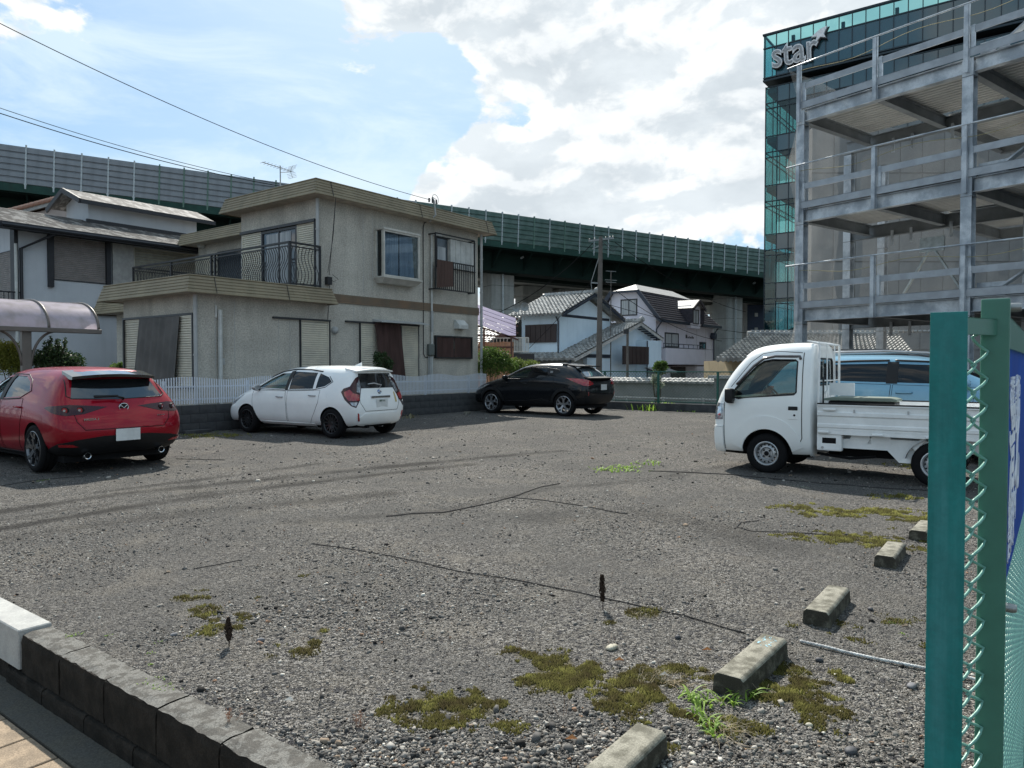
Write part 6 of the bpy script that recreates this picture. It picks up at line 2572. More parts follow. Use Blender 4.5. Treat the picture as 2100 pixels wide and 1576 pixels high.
mb.build('safety_rope', mat('yellow_rope', (.40, .36, .22), rough=.9), sf)
m_net = bpy.data.materials.new('safety_net')
m_net.use_nodes = True
N, L = m_net.node_tree.nodes, m_net.node_tree.links
N.clear()
tr = N.new('ShaderNodeBsdfTransparent')
df = N.new('ShaderNodeBsdfDiffuse')
df.inputs['Color'].default_value = (.30, .31, .31, 1)
tl = N.new('ShaderNodeBsdfTranslucent')
tl.inputs['Color'].default_value = (.30, .31, .31, 1)
ad = N.new('ShaderNodeMixShader')
ad.inputs[0].default_value = .5
L.new(df.outputs[0], ad.inputs[1])
L.new(tl.outputs[0], ad.inputs[2])
no = N.new('ShaderNodeTexNoise')
no.inputs['Scale'].default_value = .6
no.inputs['Detail'].default_value = 4
tcn = N.new('ShaderNodeTexCoord')
L.new(tcn.outputs['Object'], no.inputs['Vector'])
mr_ = N.new('ShaderNodeMapRange')
mr_.inputs['From Min'].default_value = .35
mr_.inputs['From Max'].default_value = .65
mr_.inputs['To Min'].default_value = .10
mr_.inputs['To Max'].default_value = .32
L.new(no.outputs['Fac'], mr_.inputs['Value'])
mx = N.new('ShaderNodeMixShader')
L.new(mr_.outputs[0], mx.inputs[0])
L.new(tr.outputs[0], mx.inputs[1])
L.new(ad.outputs[0], mx.inputs[2])
ou = N.new('ShaderNodeOutputMaterial')
L.new(mx.outputs[0], ou.inputs['Surface'])
m_net2 = m_net.copy()
def netsheet(name, fn, nu, nv, label, m=m_net):
 vs, fs = [], []
 for j in range(nv + 1):
  for i in range(nu + 1):
   vs.append(fn(i / nu, j / nv))
 for j in range(nv):
  for i in range(nu):
   q = j * (nu + 1) + i
   fs.append((q, q + 1, q + nu + 2, q + nu + 1))
 mb = MB()
 mb.add(vs, fs)
 o = mb.build(name, m, fr=S, loc=(0, 0, 3), smooth='all', recalc=False)
 return tag(o, label, 'netting')
def endnet(u, v):
 z = .3 + 11.7 * v
 ph = ((z - 1.5) % 3.5) / 3.5
 bil = math.sin(math.pi * ph) * .42
 return (-.15 + 3.2 * u, .42 - bil * (.9 - .5 * u) + .05 * math.sin(9 * u + z), z)
netsheet('safety_net', endnet, 22, 60, 'translucent grey safety net billowing at the left end of the steel frame')
def innet(u, v):
 z = .2 + 9.7 * v
 return (5.3 + .12 * math.sin(7 * u + z * 1.3), .6 - 16.0 * u, z + .1 * math.sin(u * 20))
netsheet('safety_net', innet, 50, 30, 'grey safety net hung behind the first column row of the steel frame')
# vehicles
m_tyre = mat('tyre_rubber', (.009, .009, .010), rough=.85, nscale=20, bump=.001, bscale=90)
m_blackp = mat('black_plastic', (.010, .010, .011), rough=.5, spec=.3, nscale=10)
m_under = mat('underbody', (.012, .012, .013), rough=.9)
m_chrome = mat('chrome', (.62, .64, .66), rough=.12, metal=1.0)
m_alu = mat('wheel_alloy', (.42, .43, .45), rough=.3, metal=.8)
m_darkalloy = mat('dark_alloy', (.03, .031, .034), rough=.3, metal=.5)
m_silver = mat('silver_paint', (.48, .49, .5), rough=.35, metal=.6)
m_redlens = mat('red_lens', (.33, .008, .012), rough=.08, coat=1.0, nscale=14, col2=(.2, .005, .008))
m_darklens = mat('dark_lens', (.035, .003, .005), rough=.22, coat=.15, spec=.4, nscale=8)
m_clear = mat('clear_lens', (.40, .42, .44), rough=.12, metal=.5, coat=1.0, nscale=18, col2=(.16, .17, .18))
m_plate = mat('licence_plate', (.62, .64, .63), rough=.45)
m_seat = mat('seat_fabric', (.035, .036, .04), rough=.9)
m_int = mat('cabin_trim', (.05, .052, .055), rough=.8)
m_amber = mat('amber_lens', (.5, .18, .02), rough=.1, coat=1.0)
def paint(name, col, metal=0.0, rough=.28, dirt=.08):
 return mat(name, col, rough=rough, metal=metal, coat=.5, spec=.15, nscale=1.5, col2=tuple(c * (1 - dirt) for c in col))
m_privo = mat('dark_glass', (.012, .014, .016), rough=.03, spec=.8, coat=1.0)
g_car = glass_mat('car_glass', (.50, .62, .60), 1.5, .10)
g_priv = glass_mat('privacy_glass', (.12, .14, .15), 1.5, .55, dark=(.012, .013, .015))
g_truck = glass_mat('truck_glass', (.72, .80, .78), 1.48, .03)
def loft(stations, bulge_r=.04, bulge_f=.05):
 """stations rear to front: each ((x,y,z) x5: sill, low, shoulder, belt, roof) , crown, xoff). Returns verts, faces."""
 V, Fc = [], []
 ns = len(stations)
 for (c2, c3, c4, c5, c6, crown, xo) in stations:
  c2, c3, c4, c5, c6 = map(Vector, (c2, c3, c4, c5, c6))
  c1 = Vector((c2.x, c2.y * .5, c2.z - .01))
  c0 = Vector((c2.x, 0, c2.z - .01))
  c7 = Vector((c6.x + xo * .75, c6.y * .5, c6.z + crown * .8))
  c8 = Vector((c6.x + xo, 0, c6.z + crown))
  loop = [c0, c1, c2, c3, c4, c5, c6, c7, c8]
  mir = [Vector((c.x, -c.y, c.z)) for c in loop[1:8]][::-1]
  V += loop + mir
 for s in range(ns - 1):
  for i in range(16):
   j = (i + 1) % 16
   Fc.append((s * 16 + i, s * 16 + j, (s + 1) * 16 + j, (s + 1) * 16 + i))
 def cap(s, sign, bulge):
  base = s * 16
  L = lambda k: base + k
  Rr = lambda k: base + (16 - k) % 16
  rows = [[Rr(2), Rr(1), L(0), L(1), L(2)]]
  for j in (3, 4, 5):
   p = V[L(j)]
   row = [Rr(j)]
   for f in (-.5, 0, .5):
    V.append(Vector((p.x + sign * bulge * (1 - f * f * 1.6), p.y * f, p.z)))
    row.append(len(V) - 1)
   row.append(L(j))
   rows.append(row)
  rows.append([Rr(6), Rr(7), L(8), L(7), L(6)])
  for r_ in range(4):
   for c in range(4):
    Fc.append((rows[r_][c], rows[r_][c + 1], rows[r_ + 1][c + 1], rows[r_ + 1][c]))
 cap(0, -1, bulge_r)
 cap(ns - 1, 1, bulge_f)
 return V, Fc
def subdiv_mesh(V, Fc, lv=2):
 me = bpy.data.meshes.new('tmp')
 me.from_pydata([tuple(v) for v in V], [], Fc)
 bm = bmesh.new()
 bm.from_mesh(me)
 bmesh.ops.recalc_face_normals(bm, faces=bm.faces)
 bm.to_mesh(me)
 bm.free()
 o = bpy.data.objects.new('tmp', me)
 COL.objects.link(o)
 md = o.modifiers.new('s', 'SUBSURF')
 md.levels = lv
 md.render_levels = lv
 dg = bpy.context.evaluated_depsgraph_get()
 out = bpy.data.meshes.new_from_object(o.evaluated_get(dg))
 bpy.data.objects.remove(o)
 return out
def boolean(me, cutters, op='DIFFERENCE'):
 o = bpy.data.objects.new('tmp', me)
 COL.objects.link(o)
 tmps = []
 for c in cutters:
  co = bpy.data.objects.new('tmpc', c)
  COL.objects.link(co)
  tmps.append(co)
  md = o.modifiers.new('b', 'BOOLEAN')
  md.operation = op
  md.object = co
  md.solver = 'EXACT'
 dg = bpy.context.evaluated_depsgraph_get()
 out = bpy.data.meshes.new_from_object(o.evaluated_get(dg))
 for t_ in tmps:
  bpy.data.objects.remove(t_)
 bpy.data.objects.remove(o)
 return out
class Car:
 def __init__(s, name, label, cat, loc, fwd, stations, L, lm, mpaint, wheels, wr, ww, br=.05, bf=.08, lv=2, dang=0):
  """loc: (a, b) of the rear centre at ground in frame G; fwd +1 drives towards +b"""
  ang = G.ang + (math.pi / 2 if fwd > 0 else -math.pi / 2) + R(dang)
  p = G.w((*loc, 0))
  s.fr = Fr(ang, p.x, p.y)
  s.t = thing(name, label, cat, s.fr, (0, 0, 0))
  s.L = L
  s.st = stations
  V, Fc = loft(stations, br, bf)
  s.outer = subdiv_mesh(V, Fc, lv)
  s.bvh = BVHTree.FromPolygons([v.co.copy() for v in s.outer.vertices], [tuple(p.vertices) for p in s.outer.polygons])
  s.cut = []
  s.cutx = []
  s.wheels, s.wr, s.ww = wheels, wr, ww
  s.mp = mpaint
 def side(s, x, z, sgn=1):
  h = s.bvh.ray_cast(Vector((x, 3 * sgn, z)), Vector((0, -sgn, 0)))
  return (h[0], h[1]) if h[0] is not None else (None, None)
 def back(s, y, z, sgn=-1):
  h = s.bvh.ray_cast(Vector((-3 if sgn < 0 else s.L + 3, y, z)), Vector((-sgn, 0, 0)))
  return (h[0], h[1]) if h[0] is not None else (None, None)
 def corner(s, u, z, sgn):
  q = math.sqrt(.5)
  n = Vector((-q, sgn * q, 0))
  h = s.bvh.ray_cast(Vector((u * q, sgn * u * q, z)) + n * 4, -n)
  return (h[0], h[1]) if h[0] is not None else (None, None)
 def down(s, x, y):
  h = s.bvh.ray_cast(Vector((x, y, 4)), Vector((0, 0, -1)))
  return (h[0], h[1]) if h[0] is not None else (None, None)
 def patch(s, name, m, poly, how='side', sgn=1, off=.004, thick=.012, grid=.05, parent=None, smooth='all', round_=None):
  poly = [Vector(p) for p in poly]
  pts = []
  for i, p in enumerate(poly):
   q = poly[(i + 1) % len(poly)]
   n = max(1, int((q - p).length / grid))
   for k in range(n):
    pts.append(p.lerp(q, k / n))
  nb = len(pts)
  edges = [(i, (i + 1) % nb) for i in range(nb)]
  xs, ys = [p.x for p in poly], [p.y for p in poly]
  def inside(x, y):
   c = False
   for i in range(nb):
    a, b = pts[i], pts[(i + 1) % nb]
    if (a.y > y) != (b.y > y) and x < (b.x - a.x) * (y - a.y) / (b.y - a.y) + a.x:
     c = not c
   return c
  allp = list(pts)
  gx = min(xs) + grid * .5
  while gx < max(xs):
   gy = min(ys) + grid * .5
   while gy < max(ys):
    if inside(gx, gy) and min((Vector((gx, gy)) - p).length for p in pts) > grid * .45:
     allp.append(Vector((gx, gy)))
    gy += grid
   gx += grid
  vs, es, fs, *_ = geometry.delaunay_2d_cdt(allp, edges, [], 1, 1e-5)
  P, Nn = [], []
  ok = []
  for v in vs:
   if how == 'side':
    h = s.side(v.x, v.y, sgn)
   elif how == 'back':
    h = s.back(v.x, v.y, sgn)
   elif how == 'corner':
    h = s.corner(v.x, v.y, sgn)
   else:
    h = s.down(v.x, v.y)
   ok.append(h[0] is not None)
   P.append(h[0] if h[0] is not None else Vector((0, 0, 0)))
   n = h[1] if h[0] is not None else Vector((0, 0, 1))
   ref = {'side': Vector((0, sgn, 0)), 'back': Vector((sgn, 0, 0)), 'corner': Vector((-1, sgn, 0)), 'down': Vector((0, 0, 1))}[how]
   if n.dot(ref) < 0:
    n = -n
   Nn.append(n)
  fs = [tuple(f) for f in fs if all(ok[i] for i in f)]
  fs = [f for f in fs if max((P[f[i]] - P[f[i - 1]]).length for i in range(len(f))) < grid * 5]
  par = list(range(len(P)))
  def root(i):
   while par[i] != i:
    par[i] = par[par[i]]
    i = par[i]
   return i
  for f in fs:
   for i in f[1:]:
    par[root(i)] = root(f[0])
  cnt = {}
  for f in fs:
   cnt[root(f[0])] = cnt.get(root(f[0]), 0) + 1
  if cnt:
   best = max(cnt, key=cnt.get)
   fs = [f for f in fs if root(f[0]) == best]
  used = sorted({i for f in fs for i in f})
  rm = {o_: k_ for k_, o_ in enumerate(used)}
  P, Nn = [P[i] for i in used], [Nn[i] for i in used]
  fs = [tuple(rm[i] for i in f) for f in fs]
  n = len(P)
  top = [P[i] + Nn[i] * off for i in range(n)]
  bot = [P[i] + Nn[i] * (off - thick) for i in range(n)]
  ec = {}
  for f in fs:
   for i in range(len(f)):
    a, b = f[i], f[(i + 1) % len(f)]
    ec.setdefault((min(a, b), max(a, b)), []).append((a, b))
  F = [tuple(f) for f in fs]
  vv = top + bot
  F += [tuple(i + n for i in f[::-1]) for f in fs]
  for k, l in ec.items():
   if len(l) == 1:
    a, b = l[0]
    F.append((b, a, a + n, b + n))
  mb = MB()
  mb.add(vv, F)
  return mb.build(name, m, parent or s.t, smooth=True, recalc=True)
 def both(s, *a, **k):
  out = []
  for sg in (1, -1):
   out.append(s.patch(*a, sgn=sg, **k))
  return out
 def line(s, name, pts, how='side', sgn=1, r=.004, m=None, parent=None, off=.0):
  P = []
  pts = [Vector(p) for p in pts]
  for p, q in zip(pts[:-1], pts[1:]):
   n = max(1, int((q - p).length / .04))
   for k in range(n):
    P.append(p.lerp(q, k / n))
  P.append(pts[-1])
  out = []
  for v in P:
   h = s.side(v.x, v.y, sgn) if how == 'side' else (s.back(v.x, v.y, sgn) if how == 'back' else s.down(v.x, v.y))
   if h[0] is not None:
    n = h[1]
    ref = {'side': Vector((0, sgn, 0)), 'back': Vector((sgn, 0, 0)), 'down': Vector((0, 0, 1))}[how]
    if n.dot(ref) < 0:
     n = -n
    out.append(h[0] + n * off)
  if len(out) < 2:
   return None
  mb = MB()
  mb.tube(out, r, 5)
  return mb.build(name, m or m_under, parent or s.t, smooth='all')
 def cut_side(s, poly, y0=.3, y1=1.3):
  for sg in (1, -1):
   mb = MB()
   mb.prism(poly, lambda u, v, t: (u, sg * t, v), y0, y1)
   s.cut.append(mb)
 def cut_x(s, poly, x0, x1):
  mb = MB()
  mb.prism(poly, lambda u, v, t: (t, u, v), x0, x1)
  s.cutx.append(mb)
 def finish(s, inner=(1, -2), floor=.55, wheel_pad=.035, in_y=.92, well_y=.32, extra=None):
  cutters = []
  if inner:
   st = s.st[inner[0]:inner[1] if inner[1] else None]
   ins = []
   for (c2, c3, c4, c5, c6, cr, xo) in st:
    k = in_y
    f = floor
    ins.append(((c5[0], c5[1] * k, f), (c5[0], c5[1] * k, f + .08), (c5[0], c5[1] * k, (f + c5[2]) / 2 + .05), (c5[0], c5[1] * k, c5[2]), (c6[0], c6[1] * k, c6[2] - .045), cr, xo * .9))
   V, Fc = loft(ins, 0.0, 0.0)
   cutters.append(subdiv_mesh(V, Fc, 1))
  if s.cut:
   big = MB()
   for c in s.cut:
    big.add(c.v, c.f)
   cutters.append(big.mesh('cut', m_under))
  for c in s.cutx:
   cutters.append(c.mesh('cut', m_under))
  wm_ = MB()
  for wx in s.wheels:
   for sg in (1, -1):
    n = 40
    R_ = s.wr + wheel_pad
    poly = [(wx + R_ * math.cos(t), s.wr + R_ * math.sin(t)) for t in np.linspace(0, 2 * math.pi, n, endpoint=False)]
    wm_.prism(poly, lambda u, v, t: (u, sg * t, v), s.ww_in(sg), 1.4)
  cutters.append(wm_.mesh('cut', m_under))
  if extra:
   cutters += extra
  body = boolean(s.outer, cutters)
  body.materials.clear()
  body.materials.append(s.mp)
  body.materials.append(m_under)
  body.materials.append(m_int)
  mi = []
  for p in body.polygons:
   c = p.center
   k = 0
   for wx in s.wheels:
    r = math.hypot(c.x - wx, c.z - s.wr)
    if r < s.wr + wheel_pad + .004 and abs(c.y) > s.ww_in(1) - .01:
     radial = abs(p.normal.y) > .7 and abs(c.y) < s.ww_in(1) + .01
     if radial or (abs(p.normal.y) < .3 and r > s.wr + wheel_pad - .012):
      k = 1
   if k == 0:
    h = s.bvh.find_nearest(c)
    if h[0] is not None and h[3] > .02:
     k = 2
   if k == 0 and p.normal.z < -.8 and c.z < .4:
    k = 1
   mi.append(k)
  body.polygons.foreach_set('material_index', mi)
  body.shade_smooth()
  body.set_sharp_from_angle(angle=R(32))
  body.name = 'body'
  o = bpy.data.objects.new('body', body)
  link(o, s.t, Vector((0, 0, 0)))
  s.body = o
  return o
 def ww_in(s, sg):
  return s.half - s.ww - .10
 def add_wheels(s, kind='alloy', spokes=10, rim_m=None, track=None, rr=None, tilt=0):
  track = track or s.half - .015
  rr = rr or s.wr * .68
  R_ = s.wr
  w = s.ww
  for wx in s.wheels:
   for sg in (1, -1):
    yo = sg * track
    yi = sg * (track - w)
    c = (wx, 0, R_)
    mb = MB()
    mb.lathe([(.001, yo - sg * w * .55), (rr * .62, yo - sg * w * .55), (rr * .62, yo - sg * w * .75), (.001, yo - sg * w * .75)], 20, 'Y', c)
    wheel = mb.build('wheel', m_under, s.t)
    mb = MB()
    prof = [(rr, yo - sg * .012), (rr + .008, yo - sg * .004), (rr + (R_ - rr) * .45, yo + sg * .004), (R_ - .03, yo - sg * .004), (R_ - .010, yo - sg * .016), (R_, yo - sg * .04)]
    for q in range(3):
     f = .25 + q * .25
     prof += [(R_, yo - sg * w * (f - .03)), (R_ - .008, yo - sg * w * (f - .02)), (R_ - .008, yo - sg * w * (f + .02)), (R_, yo - sg * w * (f + .03))]
    prof += [(R_, yi + sg * .03), (R_ - .03, yi), (rr, yi + sg * .012)]
    mb.lathe(prof, 36, 'Y', c)
    mb.build('tyre', m_tyre, wheel, smooth=True)
    mb = MB()
    mb.lathe([(rr + .006, yo - sg * .006), (rr - .004, yo - sg * .002), (rr - .014, yo - sg * .010), (rr - .022, yo - sg * .03), (rr - .03, yo - sg * w * .5), (rr - .03, yi)], 36, 'Y', c)
    if kind == 'alloy':
     for k in range(spokes):
      th = 2 * math.pi * (k + .25) / spokes
      d = Vector((math.cos(th), 0, math.sin(th)))
      t_ = Vector((-math.sin(th), 0, math.cos(th)))
      cc = Vector(c)
      hw_, ho = (.022, .011) if spokes > 7 else (.034, .020)
      yo1, yo2 = yo - sg * .035, yo - sg * .012
      vs = []
      for (r_, ww_, y_) in ((.035, hw_, yo1), (rr - .012, ho if tilt == 0 else ho, yo2)):
       for (a, dy) in ((-1, 0), (1, 0), (1, -.03), (-1, -.03)):
        tw = tilt * (r_ / rr)
        vs.append(cc + d * r_ + t_ * (a * ww_ + tw) + Vector((0, y_ + sg * dy, 0)))
      mb.add(vs, [(0, 1, 2, 3), (7, 6, 5, 4), (0, 4, 5, 1), (1, 5, 6, 2), (2, 6, 7, 3), (3, 7, 4, 0)])
     mb.lathe([(0, yo - sg * .026), (.03, yo - sg * .027), (.045, yo - sg * .04), (.05, yo - sg * .07)], 20, 'Y', c)
    elif kind == 'y':
     for k in range(5):
      th0 = 2 * math.pi * (k + .25) / 5
      cc = Vector(c)
      for (dth, r0, r1, w0, w1) in ((0, .03, rr * .55, .034, .026), (.30, rr * .5, rr - .01, .02, .022), (-.30, rr * .5, rr - .01, .02, .022)):
       p = cc + Vector((math.cos(th0), 0, math.sin(th0))) * r0 + Vector((0, yo - sg * .03, 0))
       q = cc + Vector((math.cos(th0 + dth), 0, math.sin(th0 + dth))) * r1 + Vector((0, yo - sg * .012, 0))
       mb.bar(p, q, .03, (w0 + w1), (math.sin(th0), 0, -math.cos(th0)) if False else (-math.sin(th0), 0, math.cos(th0)))
     mb.lathe([(0, yo - sg * .02), (.04, yo - sg * .022), (.055, yo - sg * .05)], 20, 'Y', c)
    else:   # steel disc wheel with round holes
     mb.lathe([(rr - .03, yo - sg * .035), (rr * .80, yo - sg * .05), (rr * .62, yo - sg * .035), (rr * .55, yo - sg * .03), (rr * .42, yo - sg * .05), (rr * .28, yo - sg * .05), (rr * .26, yo - sg * .03), (0, yo - sg * .028)], 36, 'Y', c)
    rim = mb.build('rim', rim_m or m_alu, wheel, smooth=True)
    if kind == 'steel':
     mb = MB()
     for k in range(14):
      th = 2 * math.pi * k / 14
      cx, cz2 = c[0] + rr * .73 * math.cos(th), c[2] + rr * .73 * math.sin(th)
      mb.lathe([(0, yo - sg * .036), (rr * .062, yo - sg * .036), (rr * .062, yo - sg * .06)], 8, 'Y', (cx, 0, cz2))
     mb.lathe([(0, yo - sg * .018), (rr * .2, yo - sg * .02), (rr * .22, yo - sg * .04)], 14, 'Y', c)
     for k in range(4):
      th = math.pi / 4 + math.pi / 2 * k
      mb.lathe([(0, yo - sg * .03), (.012, yo - sg * .03), (.012, yo - sg * .05)], 6, 'Y', (c[0] + rr * .34 * math.cos(th), 0, c[2] + rr * .34 * math.sin(th)))
     mb.build('wheel_holes', m_under, wheel)['kind'] = 'stuff'
 def box(s, name, a, b, m, parent=None, bevel=0, smooth=False):
  mb = MB()
  mb.box(a, b)
  return mb.build(name, m, parent or s.t, bevel=bevel, bseg=2, smooth=smooth)
 def seats(s, xs, ys=(.36, -.36), z0=.5, top=1.05, fwd=1):
  for x in xs:
   for y in ys:
    mb = MB()
    mb.box((x, y - .22, z0), (x + .45, y + .22, z0 + .12))
    mb.prism([(x - .06, z0 + .1), (x + .06, z0 + .1), (x - .02, top - .12), (x - .16, top - .12)], lambda u, v, t: (u, t, v), y - .21, y + .21)
    mb.prism([(x - .14, top - .1), (x - .06, top - .1), (x - .07, top + .09), (x - .15, top + .09)], lambda u, v, t: (u, t, v), y - .11, y + .11)
    mb.build('seat', m_seat, s.t, bevel=.025, bseg=2)
 def mirror(s, x, z, m_body, y=None, sz=(.11, .17, .12)):
  for sg in (1, -1):
   h = s.side(x, z, sg)
   yb = abs(h[0].y) if h[0] is not None else s.half
   bm = bmesh.new()
   bmesh.ops.create_icosphere(bm, subdivisions=2, radius=1)
   for v in bm.verts:
    x_ = v.co.x
    if x_ < -.2:
     x_ = -.2 - (abs(x_) - .2) * .15
    v.co = Vector((x + x_ * sz[0], sg * (yb + .10 + v.co.y * sz[1] * .62), z + .03 + v.co.z * sz[2] * .6))
   me = bpy.data.meshes.new('door_mirror')
   bm.to_mesh(me)
   bm.free()
   me.materials.append(m_body)
   me.shade_smooth()
   o = bpy.data.objects.new('door_mirror', me)
   link(o, s.t, Vector((0, 0, 0)))
   mb = MB()
   mb.bar((x, sg * (yb - .01), z - .03), (x, sg * (yb + .08), z), .06, .035)
   mb.build('mirror_stalk', m_blackp, o)
 def handle(s, x, z, m, parent_l, w=.18):
  for sg, par in ((1, parent_l[0]), (-1, parent_l[1])):
   h = s.side(x, z, sg)
   if h[0] is None:
    continue
   y = h[0].y
   mb = MB()
   mb.tube([(x - w / 2, y, z), (x - w / 2 + .02, y + sg * .03, z + .004), (x + w / 2 - .02, y + sg * .03, z + .008), (x + w / 2, y, z + .006)], .013, 6)
   mb.build('door_handle', m, par, smooth='all')
def ring_patch(car, name, m, wx, R0, R1, a0, a1, sgn, off=.012, thick=.03):
 """wheel arch cladding strip"""
 n = 20
 poly = [(wx + R1 * math.cos(t), car.wr + R1 * math.sin(t)) for t in np.linspace(a0, a1, n)]
 poly += [(wx + R0 * math.cos(t), car.wr + R0 * math.sin(t)) for t in np.linspace(a1, a0, n)]
 return car.patch(name, m, poly, 'side', sgn, off, thick, grid=.05)
def sta(x, c2, c3, c4, c5, c6, crown, xo=0.0):
 """x shift per column optional: each c = (y, z) or (dx, y, z)"""
 out = []
 for c in (c2, c3, c4, c5, c6):
  if len(c) == 2:
   out.append((x, c[0], c[1]))
  else:
   out.append((x + c[0], c[1], c[2]))
 return (*out, crown, xo)
def plate(car, y0, y1, z0, z1, xoff=-.012, txt=None, parent=None, blank=True, holder=True):
 h = car.back((y0 + y1) / 2, (z0 + z1) / 2)
 x = h[0].x + xoff
 o = car.box('licence_plate', (x - .006, y0, z0), (x, y1, z1), m_plate, bevel=.003)
 car.box('plate_mount', (x, y0 + .03, z0 + .02), (x + .06, y1 - .03, z1 - .02), m_blackp, o)
 if txt:
  M = basis((x - .008, (y0 + y1) / 2, z1 - .035), (0, -1, 0), (0, 0, 1), (-1, 0, 0))
  me = text_obj(txt, .045, 'plate_text', mat('plate_green', (.02, .09, .05), rough=.6), o, M, extrude=.0005, bold=.0006)
 return o, x
m_white = paint('pearl_white', (.78, .80, .79), 0, .25)
AQ = [
 sta(.06, (.06, .58, .27), (.0, .69, .45), (.03, .73, .70), (.12, .66, .95), (.24, .50, 1.36), .03),
 sta(.16, (.06, .72, .22), (.0, .80, .45), (.0, .815, .74), (.06, .73, .98), (.12, .535, 1.395), .03),
 sta(.42, (0, .76, .20), (0, .845, .45), (0, .85, .74), (.0, .775, 1.0), (.02, .565, 1.405), .035),
 sta(.90, (.77, .20), (.84, .50), (.84, .78), (.785, .995), (.59, 1.425), .035),
 sta(1.5, (.78, .19), (.825, .5), (.825, .78), (.79, .965), (.61, 1.435), .03),
 sta(2.05, (.78, .19), (.825, .5), (.825, .78), (.79, .945), (.61, 1.415), .03),
 sta(2.5, (.78, .19), (.83, .5), (.83, .78), (.79, .935), (-.02, .58, 1.33), .035, .10),
 sta(3.0, (.77, .20), (.84, .5), (.83, .78), (.78, .93), (-.05, .60, 1.10), .04, .18),
 sta(3.3, (.76, .21), (.845, .5), (.825, .76), (.755, .885), (-.02, .60, .965), .035, .15),
 sta(3.6, (.75, .21), (.84, .48), (.81, .70), (.71, .81), (.0, .55, .865), .03, .06),
 sta(3.86, (.70, .20), (.78, .42), (.74, .60), (.63, .70), (.0, .46, .745), .025, .04),
 sta(4.0, (.60, .20), (.66, .36), (.64, .50), (.54, .60), (.0, .38, .64), .02, .03),
]
car = Car('hatchback', 'pearl white compact hatchback with dark wheels parked nose first at the picket fence', 'car', (10.37, 11.05), 1, AQ, 4.05, None, m_white, (.66, 3.21), .30, .19, .05, .07, dang=5)
car.half = .85
wf = [(2.98, .985), (2.02, .965), (2.02, 1.30), (2.33, 1.29), (2.66, 1.17)]
wr1 = [(1.92, .965), (1.22, .985), (1.22, 1.31), (1.92, 1.335)]
wr2 = [(1.14, .995), (.90, 1.04), (.74, 1.13), (.86, 1.22), (1.14, 1.30)]
for w_ in (wf, wr1, wr2):
 car.cut_side(w_)
car.cut_x([(-.58, 1.02), (.58, 1.02), (.50, 1.29), (-.50, 1.29)], 2.45, 3.5)
car.finish((2, 9), .52)
for sg in (1, -1):
 car.patch('window_surround', m_blackp, [(1.98, .95), (1.96, .95), (1.90, 1.36), (2.03, 1.335), (2.04, .95)], 'side', sg, .003)
 for poly, gm in ((wf, g_car), (wr1, g_priv), (wr2, g_priv)):
  c_ = Vector((sum(p[0] for p in poly) / len(poly), sum(p[1] for p in poly) / len(poly)))
  big = [tuple(c_ + (Vector(p) - c_) * 1.04) for p in poly]
  car.patch('side_window', gm, big, 'side', sg, -.006, .004)
 arc = [(3.05, .95), (2.72, 1.20), (2.36, 1.325), (1.95, 1.375), (1.45, 1.37), (1.1, 1.335), (.88, 1.26)]
 car.line('window_visor', arc[1:6], 'side', sg, .018, m_blackp)
 car.line('window_seal', [(3.02, .965), (2.0, .945), (1.2, .965), (.88, 1.02), (.71, 1.13), (.85, 1.24)], 'side', sg, .008, m_blackp)
 fd = [(2.02, .925), (3.05, .93), (3.02, .6), (2.86, .28), (1.98, .27), (1.97, .6)]
 rd = [(1.95, .925), (1.0, .96), (1.02, .72), (1.14, .50), (1.30, .28), (1.94, .27)]
 ds = []
 for nm, pl in (('door', fd), ('door', rd)):
  ds.append(car.patch(nm, m_white, pl, 'side', sg, .0025, .01, grid=.06))
 for d_, pl in zip(ds, (fd, rd)):
  car.line('door_gap', pl + [pl[0]], 'side', sg, .0045, m_under, d_)
 for d_, hx, hz in ((ds[0], 2.17, .80), (ds[1], 1.20, .845)):
  h = car.side(hx, hz, sg)
  mb = MB()
  y = h[0].y
  mb.tube([(hx - .1, y, hz), (hx - .08, y + sg * .028, hz + .004), (hx + .08, y + sg * .028, hz + .008), (hx + .1, y, hz + .006)], .014, 6)
  mb.build('door_handle', m_silver, d_, smooth='all')
 car.patch('fuel_flap', m_white, [(.78, .78), (.90, .78), (.91, .90), (.78, .90)], 'side', sg, .003, .008) if sg == 1 else None
 car.patch('headlight', m_clear, [(3.98, .58), (3.66, .70), (3.36, .84), (3.40, .79), (3.62, .64), (3.9, .53)], 'side', sg, .004, .02, grid=.04)
 tl_ = car.patch('tail_lamp', m_darklens, [(.52, 1.24), (.46, 1.0), (.49, .76), (.56, .62), (.66, .66), (.78, .78), (.85, .93), (.80, 1.0), (.68, 1.04), (.58, 1.2)], 'corner', sg, .004, .02, grid=.035)
 car.patch('lamp_lens', m_redlens, [(.50, .76), (.70, .76), (.78, .86), (.79, .93), (.68, .98), (.62, .91), (.50, .87)], 'corner', sg, .010, .02, grid=.035, parent=tl_)
 car.patch('lamp_lens', m_clear, [(.50, 1.18), (.47, .99), (.49, .90), (.55, .93), (.55, 1.08)], 'corner', sg, .009, .02, grid=.035, parent=tl_)
 car.patch('lamp_lens', m_clear, [(.53, .73), (.57, .65), (.64, .67), (.68, .73)], 'corner', sg, .009, .02, grid=.035, parent=tl_)
 car.patch('side_skirt', m_white, [(1.2, .22), (2.85, .22), (2.85, .28), (1.2, .28)], 'side', sg, .012, .03)
car.patch('rear_window', m_privo, [(-.54, 1.0), (.54, 1.0), (.46, 1.30), (-.46, 1.30)], 'back', -1, .003, .012)
for sg in (1, -1):
 car.patch('bumper_reflector', m_redlens, [(.50, .36), (.53, .36), (.53, .52), (.51, .50)], 'corner', sg, .018, .03, grid=.03)
mb = MB()
vs = []
